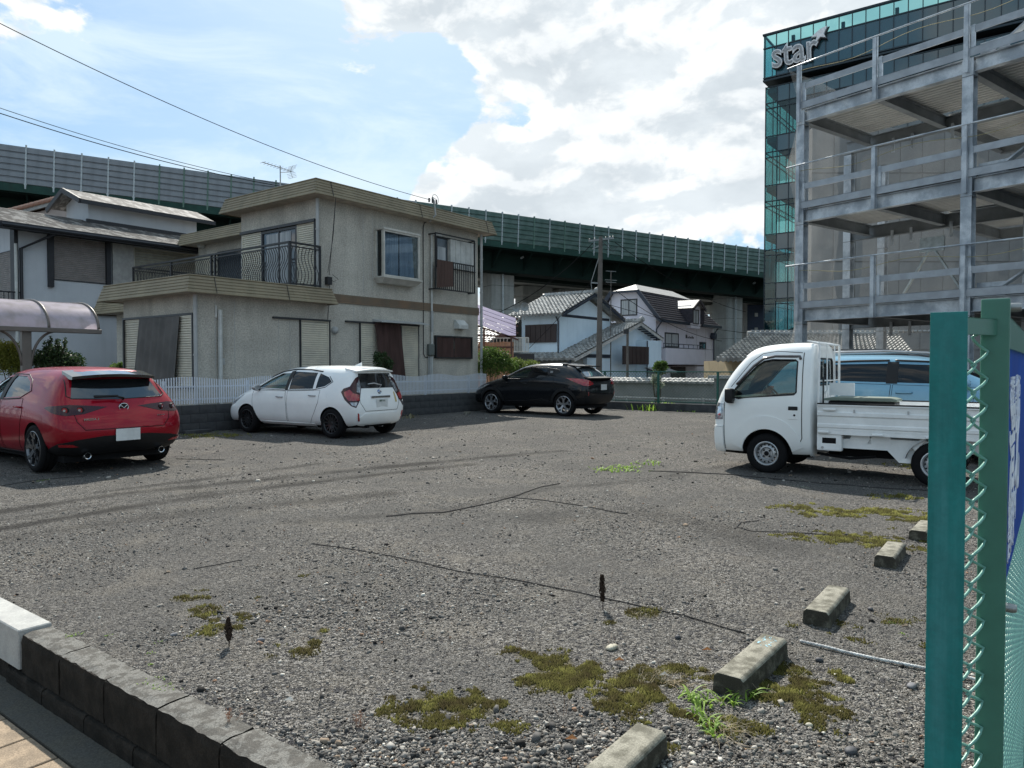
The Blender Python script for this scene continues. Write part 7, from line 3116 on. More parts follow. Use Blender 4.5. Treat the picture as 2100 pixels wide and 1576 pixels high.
for i in range(9):
 s_ = -1 + 2 * i / 8
 y = s_ * .54
 x0 = .17 + .06 * s_ * s_
 vs += [(x0 + .34, y * .98, 1.43 - .02 * s_ * s_), (x0, y, 1.385 - .035 * s_ * s_), (x0 + .005, y, 1.36 - .035 * s_ * s_), (x0 + .28, y, 1.33)]
fs = []
for i in range(8):
 for k in range(4):
  fs.append((i * 4 + k, i * 4 + (k + 1) % 4, (i + 1) * 4 + (k + 1) % 4, (i + 1) * 4 + k))
fs += [(0, 1, 2, 3), (35, 34, 33, 32)]
mb.add(vs, fs)
mb.build('spoiler', m_white, car.t, smooth=True)
car.patch('tailgate', m_white, [(-.53, .97), (.53, .97), (.56, .72), (.46, .56), (-.46, .56), (-.56, .72)], 'back', -1, .003, .01)
car.line('door_gap', [(-.55, .99), (-.58, .72), (-.47, .545), (.47, .545), (.58, .72), (.55, .99)], 'back', -1, .0045)
h = car.back(0, .83)
car.box('garnish', (h[0].x - .025, -.28, .80), (h[0].x + .03, .28, .845), m_chrome, bevel=.008)
mb = MB()
hx = h[0].x
h = car.back(0, .93)
mb.lathe([(0, -.02), (.045, -.016), (.055, 0), (.05, .03)], 20, 'X', (h[0].x, 0, .915))
em = mb.build('emblem', mat('blue_chrome', (.10, .16, .35), rough=.15, metal=.8), car.t, smooth='all')
mb = MB()
for (ry, rz) in ((.048, .034), (.02, .032), (.036, .014)):
 pts = [(h[0].x - .024, ry * math.cos(t), .915 + (.008 if rz < .02 else 0) + rz * math.sin(t)) for t in np.linspace(0, 2 * math.pi, 20, endpoint=False)]
 mb.tube(pts, .0045, 4, closed=True)
mb.build('emblem_rings', m_chrome, em)
mb = MB()
mb.tube([(h[0].x + .02, -.03, 1.0), (h[0].x - .02, -.05, 1.06), (h[0].x + .02, .13, 1.10), (h[0].x + .02, .3, 1.085)], .012, 6)
mb.build('rear_wiper', m_silver, car.t, smooth='all')
plate(car, -.165, .165, .61, .775, -.01, '静岡 502')
car.patch('sticker', mat('sticker_gold', (.45, .36, .16), rough=.5), [(-.50, .70), (-.44, .70), (-.44, .90), (-.48, .92)], 'back', -1, .006, .005)
for i in range(4):
 car.patch('sticker', m_plate, [(-.50 + .013 * i, 1.05 + .06 * i), (-.475 + .013 * i, 1.05 + .06 * i), (-.475 + .013 * i, 1.085 + .06 * i), (-.50 + .013 * i, 1.085 + .06 * i)], 'back', -1, .006, .005)
car.patch('lower_bumper', m_white, [(-.60, .30), (.60, .30), (.62, .42), (.5, .50), (-.5, .50), (-.62, .42)], 'back', -1, .014, .03)
mb = MB()
mb.box((.75, -.07, 1.425), (1.0, .07, 1.46)) if False else mb.add([(.62, -.03, 1.45), (.62, .03, 1.45), (.80, .015, 1.455), (.80, -.015, 1.455), (.60, 0, 1.53)], [(0, 1, 4), (1, 2, 4), (2, 3, 4), (3, 0, 4), (0, 3, 2, 1)])
mb.build('shark_fin_aerial', m_white, car.t)
car.box('dashboard', (2.5, -.68, .75), (3.0, .68, .95), m_int, bevel=.04)
car.box('sun_shade', (2.35, -.3, .90), (2.7, .66, 1.0), mat('pale_shade', (.55, .6, .35), rough=.8), bevel=.03)
car.seats((1.75,), z0=.5, top=1.12)
car.seats((.95,), z0=.5, top=1.08)
car.mirror(2.86, .96, m_silver)
car.add_wheels('alloy', 14, m_darkalloy)
car.box('underbody', (.6, -.62, .18), (3.6, .62, .27), m_under)
car.box('exhaust', (.12, .3, .2), (.5, .36, .26), m_under)
m_red = paint('soul_red', (.29, .001, .012), .2, .3, .25)
MZ = [
 sta(.06, (.08, .62, .28), (.0, .74, .42), (.0, .80, .70), (.18, .72, .96), (.46, .50, 1.30), .03),
 sta(.18, (.05, .76, .24), (.0, .86, .42), (.0, .875, .72), (.12, .79, .98), (.36, .545, 1.345), .03),
 sta(.48, (0, .80, .22), (0, .89, .45), (0, .90, .76), (.0, .81, 1.02), (.15, .58, 1.375), .035),
 sta(.95, (.81, .19), (.885, .50), (.89, .80), (.82, 1.03), (.60, 1.395), .04),
 sta(1.6, (.82, .17), (.865, .5), (.87, .80), (.83, .99), (.63, 1.41), .035),
 sta(2.2, (.82, .17), (.865, .5), (.87, .80), (.83, .965), (.63, 1.395), .035),
 sta(2.65, (.82, .17), (.87, .5), (.87, .80), (.83, .955), (-.02, .60, 1.30), .035, .10),
 sta(3.1, (.81, .18), (.88, .5), (.875, .79), (.82, .945), (-.05, .62, 1.09), .04, .18),
 sta(3.4, (.80, .19), (.89, .5), (.87, .77), (.79, .90), (-.02, .62, .96), .035, .12),
 sta(3.9, (.78, .2), (.88, .46), (.84, .70), (.73, .82), (.0, .56, .86), .03, .06),
 sta(4.25, (.72, .2), (.80, .42), (.76, .62), (.64, .74), (.0, .46, .76), .02, .05),
 sta(4.40, (.60, .2), (.66, .36), (.64, .54), (.54, .64), (.0, .38, .68), .02, .03),
]
car = Car('hatchback', 'deep red hatchback with alloy wheels at the left edge, seen from behind', 'car', (4.90, 10.32), 1, MZ, 4.46, None, m_red, (.82, 3.545), .325, .205, .06, .07)
car.half = .898
wf = [(3.05, 1.0), (2.14, .985), (2.14, 1.29), (2.48, 1.27), (2.8, 1.15)]
wr1 = [(2.04, .985), (1.40, 1.02), (1.20, 1.10), (1.36, 1.22), (1.62, 1.30), (2.04, 1.305)]
for w_ in (wf, wr1):
 car.cut_side(w_)
car.cut_x([(-.6, 1.03), (.6, 1.03), (.53, 1.27), (-.53, 1.27)], 2.6, 3.6)
car.finish((2, 9), .52)
for sg in (1, -1):
 car.patch('window_surround', m_blackp, [(2.02, .97), (2.16, .97), (2.16, 1.32), (2.02, 1.33)], 'side', sg, .003)
 for poly in (wf, wr1):
  c_ = Vector((sum(p[0] for p in poly) / len(poly), sum(p[1] for p in poly) / len(poly)))
  big = [tuple(c_ + (Vector(p) - c_) * 1.04) for p in poly]
  car.patch('side_window', g_priv if poly is wr1 else g_car, big, 'side', sg, -.006, .004)
 car.line('window_seal', [(3.08, .985), (2.1, .965), (1.42, .995), (1.14, 1.10), (1.34, 1.25), (1.6, 1.325), (2.1, 1.335), (2.5, 1.30), (2.85, 1.16)], 'side', sg, .008, m_blackp)
 fd = [(2.10, .95), (3.12, .955), (3.14, .6), (3.0, .26), (2.05, .25), (2.06, .6)]
 rd = [(2.04, .95), (1.30, .99), (1.22, .80), (1.30, .55), (1.42, .26), (2.0, .25)]
 for pl, hx, hz in ((fd, 2.25, .83), (rd, 1.38, .87)):
  d_ = car.patch('door', m_red, pl, 'side', sg, .0025, .01, grid=.06)
  car.line('door_gap', pl + [pl[0]], 'side', sg, .0045, m_under, d_)
  h = car.side(hx, hz, sg)
  mb = MB()
  y = h[0].y
  mb.tube([(hx - .1, y, hz), (hx - .08, y + sg * .028, hz + .004), (hx + .08, y + sg * .028, hz + .008), (hx + .1, y, hz + .006)], .014, 6)
  mb.build('door_handle', m_red, d_, smooth='all')
 car.patch('side_skirt', m_blackp, [(1.35, .17), (3.0, .17), (3.0, .235), (1.35, .235)], 'side', sg, .012, .03)
 car.patch('headlight', m_clear, [(4.36, .66), (3.95, .76), (3.8, .74), (4.0, .66), (4.3, .58)], 'side', sg, .004, .02, grid=.04)
 tl_ = car.patch('tail_lamp', m_darklens, [(.25, .885), (.45, .80), (.62, .785), (.80, .82), (.97, .885), (.90, .905), (.62, .925), (.40, .905)], 'corner', sg, .005, .02, grid=.035)
 for u in (.645, .50):
  h = car.corner(u, .855, sg)
  for (r_, m_, xo) in ((.046, m_blackp, .012), (.036, m_redlens, .018), (.017, m_chrome, .024)):
   mb = MB()
   q_ = math.sqrt(.5)
   n_ = Vector((-q_, sg * q_, 0))
   mb.tube([h[0] - n_ * .02, h[0] + n_ * xo], r_, 18)
   mb.build('lamp_ring', m_, tl_, smooth=True)
 car.patch('bumper_reflector', m_redlens, [(.50, .375), (.70, .385), (.70, .415), (.55, .41)], 'corner', sg, .018, .02, grid=.03)
 mb = MB()
 mb.lathe([(.034, .06), (.036, -.03), (.044, -.035), (.046, -.03), (.046, .06)], 20, 'X', (.10, sg * .50, .245))
 mb.build('tail_pipe', m_chrome, car.t, smooth=True)
 mb = MB()
 mb.lathe([(0, .02), (.036, .02)], 16, 'X', (.10, sg * .50, .245))
 mb.build('pipe_bore', m_under, car.t)
car.patch('rear_bumper_trim', m_blackp, [(-.66, .26), (-.66, .46), (-.30, .50), (.30, .50), (.66, .46), (.66, .26)], 'back', -1, .010, .03, grid=.05)
for sg in (1, -1):
 car.patch('rear_bumper_trim', m_blackp, [(.46, .25), (.97, .23), (.95, .32), (.72, .42), (.46, .465)], 'corner', sg, .011, .03, grid=.05)
car.patch('rear_window', m_privo, [(-.62, 1.00), (0, .985), (.62, 1.00), (.52, 1.26), (-.52, 1.26)], 'back', -1, .003, .012)
car.line('window_seal', [(-.60, 1.26), (-.66, 1.04), (-.60, 1.005), (0, .985), (.60, 1.005), (.66, 1.04), (.60, 1.26)], 'back', -1, .008, m_blackp)
car.patch('tailgate', m_red, [(-.60, .985), (.60, .985), (.64, .93), (.60, .70), (.52, .60), (-.52, .60), (-.60, .70), (-.64, .93)], 'back', -1, .003, .01)
car.line('door_gap', [(-.66, .93), (-.62, .70), (-.53, .59), (.53, .59), (.62, .70), (.66, .93)], 'back', -1, .005)
mb = MB()
vs = []
for i in range(9):
 s_ = -1 + 2 * i / 8
 y = s_ * .56
 x0 = .30 + .06 * s_ * s_
 vs += [(x0 + .36, y * .98, 1.40 - .02 * s_ * s_), (x0, y, 1.335 - .035 * s_ * s_), (x0 + .01, y, 1.295 - .035 * s_ * s_), (x0 + .30, y, 1.27)]
fs = []
for i in range(8):
 for k in range(4):
  fs.append((i * 4 + k, i * 4 + (k + 1) % 4, (i + 1) * 4 + (k + 1) % 4, (i + 1) * 4 + k))
fs += [(0, 1, 2, 3), (35, 34, 33, 32)]
mb.add(vs, fs)
mb.build('spoiler', mat('black_gloss', (.012, .012, .014), rough=.1, coat=1), car.t, smooth=True)
h = car.back(0, .875)
ex = h[0].x - .018
mb = MB()
mb.tube([(ex, .062 * math.cos(t), .875 + .052 * math.sin(t)) for t in np.linspace(0, 2 * math.pi, 24, endpoint=False)], .007, 6, closed=True)
mb.tube([(ex, -.058, .893), (ex - .002, -.030, .892), (ex - .004, 0, .858), (ex - .002, .030, .892), (ex, .058, .893)], .007, 6)
em = mb.build('emblem', m_chrome, car.t, smooth='all')
mb = MB()
mb.lathe([(0, .004), (.06, .004), (.06, .03)], 20, 'X', (ex, 0, .875))
mb.build('emblem_disc', m_blackp, em)
mb = MB()
mb.tube([(h[0].x + .05, -.02, .975), (h[0].x + .02, -.02, 1.0), (h[0].x + .03, .10, 1.03), (h[0].x + .06, .36, 1.035)], .014, 6)
mb.tube([(h[0].x + .04, .05, 1.028), (h[0].x + .045, .36, 1.028)], .018, 4)
mb.build('rear_wiper', m_blackp, car.t, smooth='all')
h = car.back(.45, .72)
text_obj('MAZDA 3', .038, 'lettering', m_chrome, car.t, basis((h[0].x - .012, .45, .73), (0, -1, 0), (0, 0, 1), (-1, 0, 0)), extrude=.002, bold=.001, sx=1.2)
h = car.back(-.47, .74)
text_obj('SKYACTIV', .022, 'lettering', m_chrome, car.t, basis((h[0].x - .014, -.5, .745), (0, -1, 0), (0, 0, 1), (-1, 0, 0)), extrude=.002, bold=.001, sx=1.1)
plate(car, -.165, .165, .42, .585, -.02)
car.seats((1.85,), z0=.5, top=1.1)
car.seats((1.0,), z0=.5, top=1.05)
car.box('dashboard', (2.6, -.7, .75), (3.1, .7, .95), m_int, bevel=.04)
mb = MB()
mb.tube([(2.55, -.36 + .18 * math.cos(t), .93 + .18 * math.sin(t)) for t in np.linspace(0, 2 * math.pi, 20, endpoint=False)], .014, 6, closed=True)
mb.build('steering_wheel', m_int, car.t)
car.mirror(2.98, .97, m_red)
car.add_wheels('y', 5, mat('gunmetal_alloy', (.16, .165, .175), rough=.25, metal=.8), rr=.235)
car.box('underbody', (.3, -.7, .15), (4.1, .7, .24), m_under)
m_blk = paint('black_paint', (.006, .007, .009), .0, .2)
m_clad = mat('dark_cladding', (.012, .0125, .014), rough=.55, spec=.3)
CH = [
 sta(.06, (.10, .62, .40), (.0, .74, .56), (.0, .78, .80), (.04, .74, 1.02), (.12, .60, 1.10), .02),
 sta(.18, (.06, .76, .34), (.0, .86, .54), (.0, .88, .82), (.04, .80, 1.05), (.10, .62, 1.13), .02),
 sta(.45, (.78, .30), (.885, .54), (.905, .86), (.82, 1.10), (.60, 1.30), .03),
 sta(.72, (.79, .28), (.89, .56), (.90, .88), (.82, 1.13), (.57, 1.47), .04),
 sta(1.20, (.80, .27), (.865, .56), (.865, .88), (.81, 1.13), (.59, 1.525), .035),
 sta(1.8, (.80, .26), (.85, .56), (.85, .88), (.81, 1.08), (.62, 1.515), .035),
 sta(2.3, (.80, .26), (.85, .56), (.855, .88), (.81, 1.06), (.61, 1.48), .035),
 sta(2.65, (.80, .26), (.86, .56), (.86, .88), (.81, 1.05), (-.02, .58, 1.38), .035, .10),
 sta(3.1, (.80, .27), (.885, .56), (.88, .88), (.80, 1.04), (-.05, .61, 1.17), .04, .16),
 sta(3.4, (.79, .28), (.895, .56), (.88, .87), (.78, 1.0), (-.02, .62, 1.06), .035, .12),
 sta(3.85, (.77, .29), (.88, .54), (.85, .80), (.72, .92), (.0, .56, .96), .03, .06),
 sta(4.18, (.72, .30), (.80, .48), (.76, .70), (.64, .82), (.0, .46, .85), .02, .05),
 sta(4.33, (.60, .30), (.66, .44), (.64, .60), (.54, .72), (.0, .38, .76), .02, .03),
]
car = Car('crossover_car', 'glossy black coupe styled crossover parked at the far left of the lot', 'car', (18.50, 10.54), 1, CH, 4.39, None, m_blk, (.84, 3.48), .345, .21, .05, .07)
car.half = .897
wf = [(3.0, 1.09), (2.18, 1.09), (2.10, 1.38), (2.4, 1.37), (2.72, 1.25)]
wr1 = [(2.08, 1.095), (1.50, 1.15), (1.42, 1.24), (1.62, 1.36), (2.02, 1.40)]
wr2 = [(1.44, 1.17), (1.08, 1.28), (1.10, 1.33), (1.34, 1.36), (1.56, 1.355), (1.36, 1.25)]
for w_ in (wf, wr1):
 car.cut_side(w_)
car.cut_x([(-.6, 1.12), (.6, 1.12), (.52, 1.36), (-.52, 1.36)], 2.6, 3.6)
car.finish((3, 9), .6)
for sg in (1, -1):
 for poly, gm in ((wf, g_car), (wr1, g_priv)):
  c_ = Vector((sum(p[0] for p in poly) / len(poly), sum(p[1] for p in poly) / len(poly)))
  big = [tuple(c_ + (Vector(p) - c_) * 1.04) for p in poly]
  car.patch('side_window', gm, big, 'side', sg, -.006, .004)
 car.patch('quarter_panel', m_blackp, wr2, 'side', sg, .003, .008)
 car.box('rear_door_handle', (1.30, sg * (abs(car.side(1.33, 1.28, sg)[0].y) - .01), 1.25), (1.38, sg * (abs(car.side(1.33, 1.28, sg)[0].y) + .02), 1.31), m_silver)
 car.line('window_seal', [(3.04, 1.07), (2.1, 1.07), (1.5, 1.13), (1.05, 1.27), (1.12, 1.35), (1.6, 1.41), (2.1, 1.425), (2.45, 1.40), (2.78, 1.26)], 'side', sg, .008, m_blackp)
 fd = [(2.14, 1.05), (3.08, 1.05), (3.10, .7), (2.98, .42), (2.06, .42), (2.06, .7)]
 rd = [(2.12, 1.05), (1.45, 1.10), (1.22, 1.12), (1.20, .88), (1.30, .6), (1.45, .42), (2.04, .42)]
 for pl in (fd, rd):
  d_ = car.patch('door', m_blk, pl, 'side', sg, .0025, .01, grid=.06)
  car.line('door_gap', pl + [pl[0]], 'side', sg, .004, m_under, d_)
  if pl is fd:
   h = car.side(2.25, .93, sg)
   mb = MB()
   y = h[0].y
   mb.tube([(2.15, y, .93), (2.17, y + sg * .028, .934), (2.33, y + sg * .028, .938), (2.35, y, .936)], .014, 6)
   mb.build('door_handle', m_blk, d_, smooth='all')
 for wx in car.wheels:
  ring_patch(car, 'arch_cladding', m_clad, wx, .39, .47, R(6), R(174), sg, .02, .04)
 car.patch('sill_cladding', m_clad, [(1.26, .26), (3.06, .26), (3.02, .37), (2.2, .40), (1.6, .46), (1.28, .42)], 'side', sg, .02, .04)
 car.line('sill_trim', [(3.0, .40), (2.2, .43), (1.6, .49), (1.35, .44)], 'side', sg, .010, m_clad, off=.015)
 car.patch('tail_lamp', m_redlens, [(.42, .93), (.60, .88), (.72, .89), (.98, 1.01), (1.14, 1.10), (.80, 1.075), (.6, 1.04), (.47, .99)], 'corner', sg, .03, .05, grid=.04)
 car.patch('headlight', m_clear, [(4.26, .74), (3.8, .88), (3.6, .90), (3.8, .80), (4.2, .66)], 'side', sg, .004, .02, grid=.04)
 car.line('bumper_reflector', [(sg * .72, .58), (sg * .74, .72)], 'back', -1, .010, m_redlens)
 car.patch('rear_bumper_trim', m_clad, [(.46, .40), (.95, .36), (.95, .46), (.7, .58), (.46, .62)], 'corner', sg, .013, .03)
car.patch('rear_window', mat('bright_rear_glass', (.10, .12, .13), rough=.03, spec=1.0, coat=1.0), [(-.54, 1.15), (.54, 1.15), (.48, 1.42), (-.48, 1.42)], 'back', -1, .003, .012)
car.patch('rear_bumper_trim', m_clad, [(-.64, .42), (-.64, .60), (-.4, .64), (.4, .64), (.64, .60), (.64, .42), (.6, .38), (-.6, .38)], 'back', -1, .012, .03)
mb = MB()
for (y0, y1) in ((-.50, -.44), (-.16, -.10), (.10, .16), (.44, .50)):
 mb.add([(.98, y0, 1.50), (.98, y1, 1.50), (.60, y1, 1.46), (.60, y0, 1.46), (.98, y0, 1.46), (.98, y1, 1.46), (.60, y1, 1.435), (.60, y0, 1.435)], [(0, 1, 2, 3), (7, 6, 5, 4), (0, 3, 7, 4), (1, 5, 6, 2), (0, 4, 5, 1), (3, 2, 6, 7)])
mb.box((.44, -.54, 1.425), (.62, .54, 1.46))
mb.box((.96, -.52, 1.46), (1.12, .52, 1.52))
mb.build('spoiler', m_blackp, car.t, bevel=.006)
mb = MB()
vs = []
for i in range(9):
 s_ = -1 + 2 * i / 8
 y = s_ * .66
 x0 = -.02 + .12 * s_ * s_
 vs += [(x0 + .22, y, 1.14), (x0, y, 1.115), (x0 + .01, y, 1.09), (x0 + .2, y, 1.05)]
fs = []
for i in range(8):
 for k in range(4):
  fs.append((i * 4 + k, i * 4 + (k + 1) % 4, (i + 1) * 4 + (k + 1) % 4, (i + 1) * 4 + k))
fs += [(0, 1, 2, 3), (35, 34, 33, 32)]
mb.add(vs, fs)
mb.build('tail_lip', m_blackp, car.t, smooth=True)
plate(car, -.165, .165, .76, .925, -.012)
mb = MB()
mb.add([(1.15, -.025, 1.535), (1.15, .025, 1.535), (1.33, .012, 1.545), (1.33, -.012, 1.545), (1.13, 0, 1.62)], [(0, 1, 4), (1, 2, 4), (2, 3, 4), (3, 0, 4), (0, 3, 2, 1)])
mb.build('shark_fin_aerial', m_blk, car.t)
car.box('dashboard', (2.6, -.66, .85), (3.1, .66, 1.05), m_int, bevel=.04)
car.seats((1.9,), z0=.62, top=1.2)
car.mirror(2.95, 1.08, m_blk)
car.add_wheels('y', 5, m_alu, rr=.245)
car.box('underbody', (.3, -.7, .24), (4.0, .7, .32), m_under)
m_lblue = paint('light_blue', (.17, .34, .46), .25, .28)
SU = [
 sta(.05, (.08, .66, .40), (.0, .76, .55), (.0, .80, .85), (.05, .76, 1.12), (.22, .58, 1.52), .03),
 sta(.20, (.05, .78, .33), (.0, .87, .52), (.0, .89, .88), (.03, .82, 1.14), (.12, .62, 1.56), .03),
 sta(.6, (.80, .30), (.89, .55), (.895, .90), (.835, 1.17), (.64, 1.58), .04),
 sta(1.3, (.81, .27), (.87, .55), (.88, .90), (.84, 1.18), (.66, 1.60), .04),
 sta(2.0, (.81, .27), (.87, .55), (.88, .90), (.84, 1.16), (.66, 1.60), .04),
 sta(2.6, (.81, .27), (.87, .55), (.88, .90), (.84, 1.14), (.65, 1.56), .04),
 sta(3.0, (.81, .27), (.88, .55), (.88, .90), (.83, 1.12), (-.02, .62, 1.42), .04, .1),
 sta(3.5, (.80, .28), (.89, .55), (.88, .90), (.82, 1.08), (-.05, .64, 1.18), .04, .16),
 sta(3.85, (.78, .29), (.88, .55), (.86, .86), (.78, 1.02), (0, .62, 1.07), .035, .1),
 sta(4.25, (.74, .30), (.82, .5), (.80, .76), (.70, .9), (0, .5, .95), .02, .05),
 sta(4.42, (.62, .30), (.70, .44), (.68, .64), (.58, .78), (0, .4, .83), .02, .03),
]
car = Car('suv', 'light blue SUV with silver roof rail parked behind the white truck', 'car', (13.5, 4.25), -1, SU, 4.45, None, m_lblue, (.85, 3.5), .35, .21)
car.half = .89
wf = [(3.15, 1.17), (2.20, 1.19), (2.20, 1.48), (2.70, 1.46), (2.95, 1.36)]
wr1 = [(2.08, 1.19), (1.10, 1.21), (1.10, 1.47), (2.08, 1.485)]
for w_ in (wf, wr1):
 car.cut_side(w_)
car.cut_x([(-.6, 1.2), (.6, 1.2), (.54, 1.45), (-.54, 1.45)], 2.9, 3.9)
car.finish((2, 8), .65)
for sg in (1, -1):
 car.patch('window_surround', m_blackp, [(2.06, 1.17), (2.22, 1.17), (2.22, 1.51), (2.06, 1.51)], 'side', sg, .003)
 for poly, gm in ((wf, g_priv), (wr1, g_priv)):
  c_ = Vector((sum(p[0] for p in poly) / len(poly), sum(p[1] for p in poly) / len(poly)))
  big = [tuple(c_ + (Vector(p) - c_) * 1.04) for p in poly]
  car.patch('side_window', gm, big, 'side', sg, -.006, .004)
 car.line('window_visor', [(1.05, 1.50), (1.6, 1.525), (2.08, 1.53)], 'side', sg, .022, m_blackp)
 car.line('window_visor', [(2.16, 1.53), (2.7, 1.505), (3.0, 1.38)], 'side', sg, .022, m_blackp)
 fd = [(2.16, 1.155), (3.25, 1.13), (3.2, .7), (3.06, .4), (2.1, .4), (2.12, .7)]
 rd = [(2.13, 1.155), (1.05, 1.18), (1.1, .8), (1.3, .45), (2.07, .4)]
 for pl, hx in ((fd, 2.32), (rd, 1.25)):
  d_ = car.patch('door', m_lblue, pl, 'side', sg, .0025, .01, grid=.06)
  car.line('door_gap', pl + [pl[0]], 'side', sg, .0045, m_under, d_)
  h = car.side(hx, 1.03, sg)
  mb = MB()
  y = h[0].y
  mb.tube([(hx - .11, y, 1.03), (hx - .09, y + sg * .03, 1.034), (hx + .09, y + sg * .03, 1.038), (hx + .11, y, 1.036)], .016, 6)
  mb.build('door_handle', m_lblue, d_, smooth='all')
 mb = MB()
 mb.tube([(.7, sg * .60, 1.62), (.85, sg * .62, 1.665), (2.0, sg * .63, 1.685), (2.6, sg * .62, 1.65), (2.85, sg * .60, 1.58)], .02, 6)
 mb.build('roof_rail', m_silver, car.t, smooth='all')
 car.patch('tail_lamp', m_redlens, [(.05, .95), (.3, .98), (.34, 1.1), (.1, 1.12)], 'side', sg, .01, .03, grid=.05)
 car.patch('headlight', m_clear, [(4.35, .76), (3.9, .94), (3.8, .92), (4.2, .74)], 'side', sg, .004, .02, grid=.05)
car.patch('rear_window', m_privo, [(-.62, 1.16), (.62, 1.16), (.54, 1.48), (-.54, 1.48)], 'back', -1, .003, .012)
car.seats((2.0, 1.1), z0=.7, top=1.3)
car.mirror(3.1, 1.16, m_lblue)
car.add_wheels('y', 5, m_alu)
car.box('underbody', (.3, -.7, .24), (4.0, .7, .32), m_under)
VA = [
 sta(.05, (.05, .66, .36), (.0, .76, .5), (.0, .80, .95), (.03, .78, 1.2), (.12, .64, 1.70), .03),
 sta(.15, (.03, .78, .30), (.0, .83, .5), (.0, .84, .95), (.0, .81, 1.2), (.08, .68, 1.73), .04),
 sta(.6, (.79, .25), (.845, .5), (.845, .95), (.82, 1.2), (.70, 1.75), .05),
 sta(1.8, (.79, .22), (.845, .5), (.845, .95), (.82, 1.18), (.70, 1.76), .05),
 sta(2.8, (.79, .22), (.845, .5), (.845, .95), (.82, 1.16), (.69, 1.73), .05),
 sta(3.4, (.79, .23), (.845, .5), (.84, .95), (.81, 1.12), (-.05, .66, 1.5), .05, .1),
 sta(4.0, (.78, .24), (.84, .5), (.83, .9), (.78, 1.03), (-.05, .64, 1.12), .04, .12),
 sta(4.4, (.74, .26), (.79, .48), (.77, .75), (.70, .88), (0, .55, .95), .03, .05),
 sta(4.55, (.62, .28), (.68, .42), (.66, .62), (.58, .76), (0, .44, .82), .02, .03),
]
car = Car('van', 'tall black van with dark roof standing beyond the light blue SUV', 'van', (16.1, 5.1), -1, VA, 4.6, None, m_blk, (.8, 3.6), .33, .2)
car.half = .845
wr1 = [(3.3, 1.2), (.45, 1.25), (.45, 1.58), (2.7, 1.60)]
car.cut_side(wr1)
car.finish((1, 7), .6)
for sg in (1, -1):
 car.patch('side_window', g_priv, [(3.35, 1.18), (.42, 1.23), (.42, 1.60), (2.75, 1.62)], 'side', sg, -.004, .004)
 car.line('roof_gutter', [(.4, 1.66), (1.8, 1.68), (2.8, 1.66)], 'side', sg, .012, m_blackp)
car.add_wheels('y', 5, m_alu)
car.box('underbody', (.3, -.65, .2), (4.1, .65, .3), m_under)
m_tw = paint('truck_white', (.80, .815, .80), 0, .32, .05)
m_bed = mat('bed_white', (.80, .81, .80), rough=.45, nscale=3, col2=(.70, .71, .70), streak=.06, speck=.04, sscale=40)
CB_ = [
 sta(2.02, (.655, .24), (.705, .55), (.715, .90), (.705, 1.12), (.615, 1.70), .03),
 sta(2.06, (.675, .23), (.725, .55), (.735, .90), (.722, 1.12), (.63, 1.725), .035),
 sta(2.30, (.675, .22), (.728, .55), (.737, .90), (.725, 1.12), (.635, 1.735), .04),
 sta(2.62, (.675, .22), (.728, .55), (.737, .90), (.725, 1.10), (.625, 1.715), .04),
 sta(2.84, (.675, .22), (.728, .55), (.737, .88), (.725, 1.06), (.02, .60, 1.67), .04, .05),
 sta(3.02, (.675, .22), (.728, .55), (.735, .86), (.72, 1.02), (.0, .605, 1.48), .04, .10),
 sta(3.18, (.67, .23), (.722, .52), (.728, .82), (.705, .96), (.01, .62, 1.25), .035, .12),
 sta(3.29, (.65, .23), (.70, .48), (.70, .76), (.67, .87), (.01, .60, 1.01), .03, .10),
 sta(3.345, (.62, .23), (.665, .46), (.66, .72), (.63, .82), (.0, .56, .88), .02, .08),
]
car = Car('kei_truck', 'white kei truck with open cargo bed facing left in front of the steel frame', 'truck', (10.647, .56), 1, CB_, 3.395, None, m_tw, (2.66,), .2685, .145, .0, .05, lv=2, dang=1)
car.half = .737
tk = car
wd = [(3.15, .985), (2.95, .975), (2.92, .965), (2.22, 1.045), (2.20, 1.09), (2.22, 1.52), (2.62, 1.52), (2.70, 1.50), (2.78, 1.45), (3.08, 1.12)]
wd = [(3.09, 1.03), (2.98, 1.00), (2.88, 1.02), (2.25, 1.07), (2.22, 1.10), (2.22, 1.50), (2.25, 1.525), (2.55, 1.53), (2.66, 1.51), (2.76, 1.44), (3.03, 1.14)]
car.cut_side(wd, .35, 1.0)
car.cut_x([(-.56, 1.08), (.56, 1.08), (.50, 1.58), (-.50, 1.58)], 2.72, 3.35)
car.cut_x([(-.40, 1.20), (.40, 1.20), (.42, 1.25), (.40, 1.50), (.36, 1.54), (-.36, 1.54), (-.40, 1.50), (-.42, 1.25)], 1.8, 2.3)
car.wheels = (2.61,)
car.finish((1, 8), .72, wheel_pad=.062, in_y=.94)
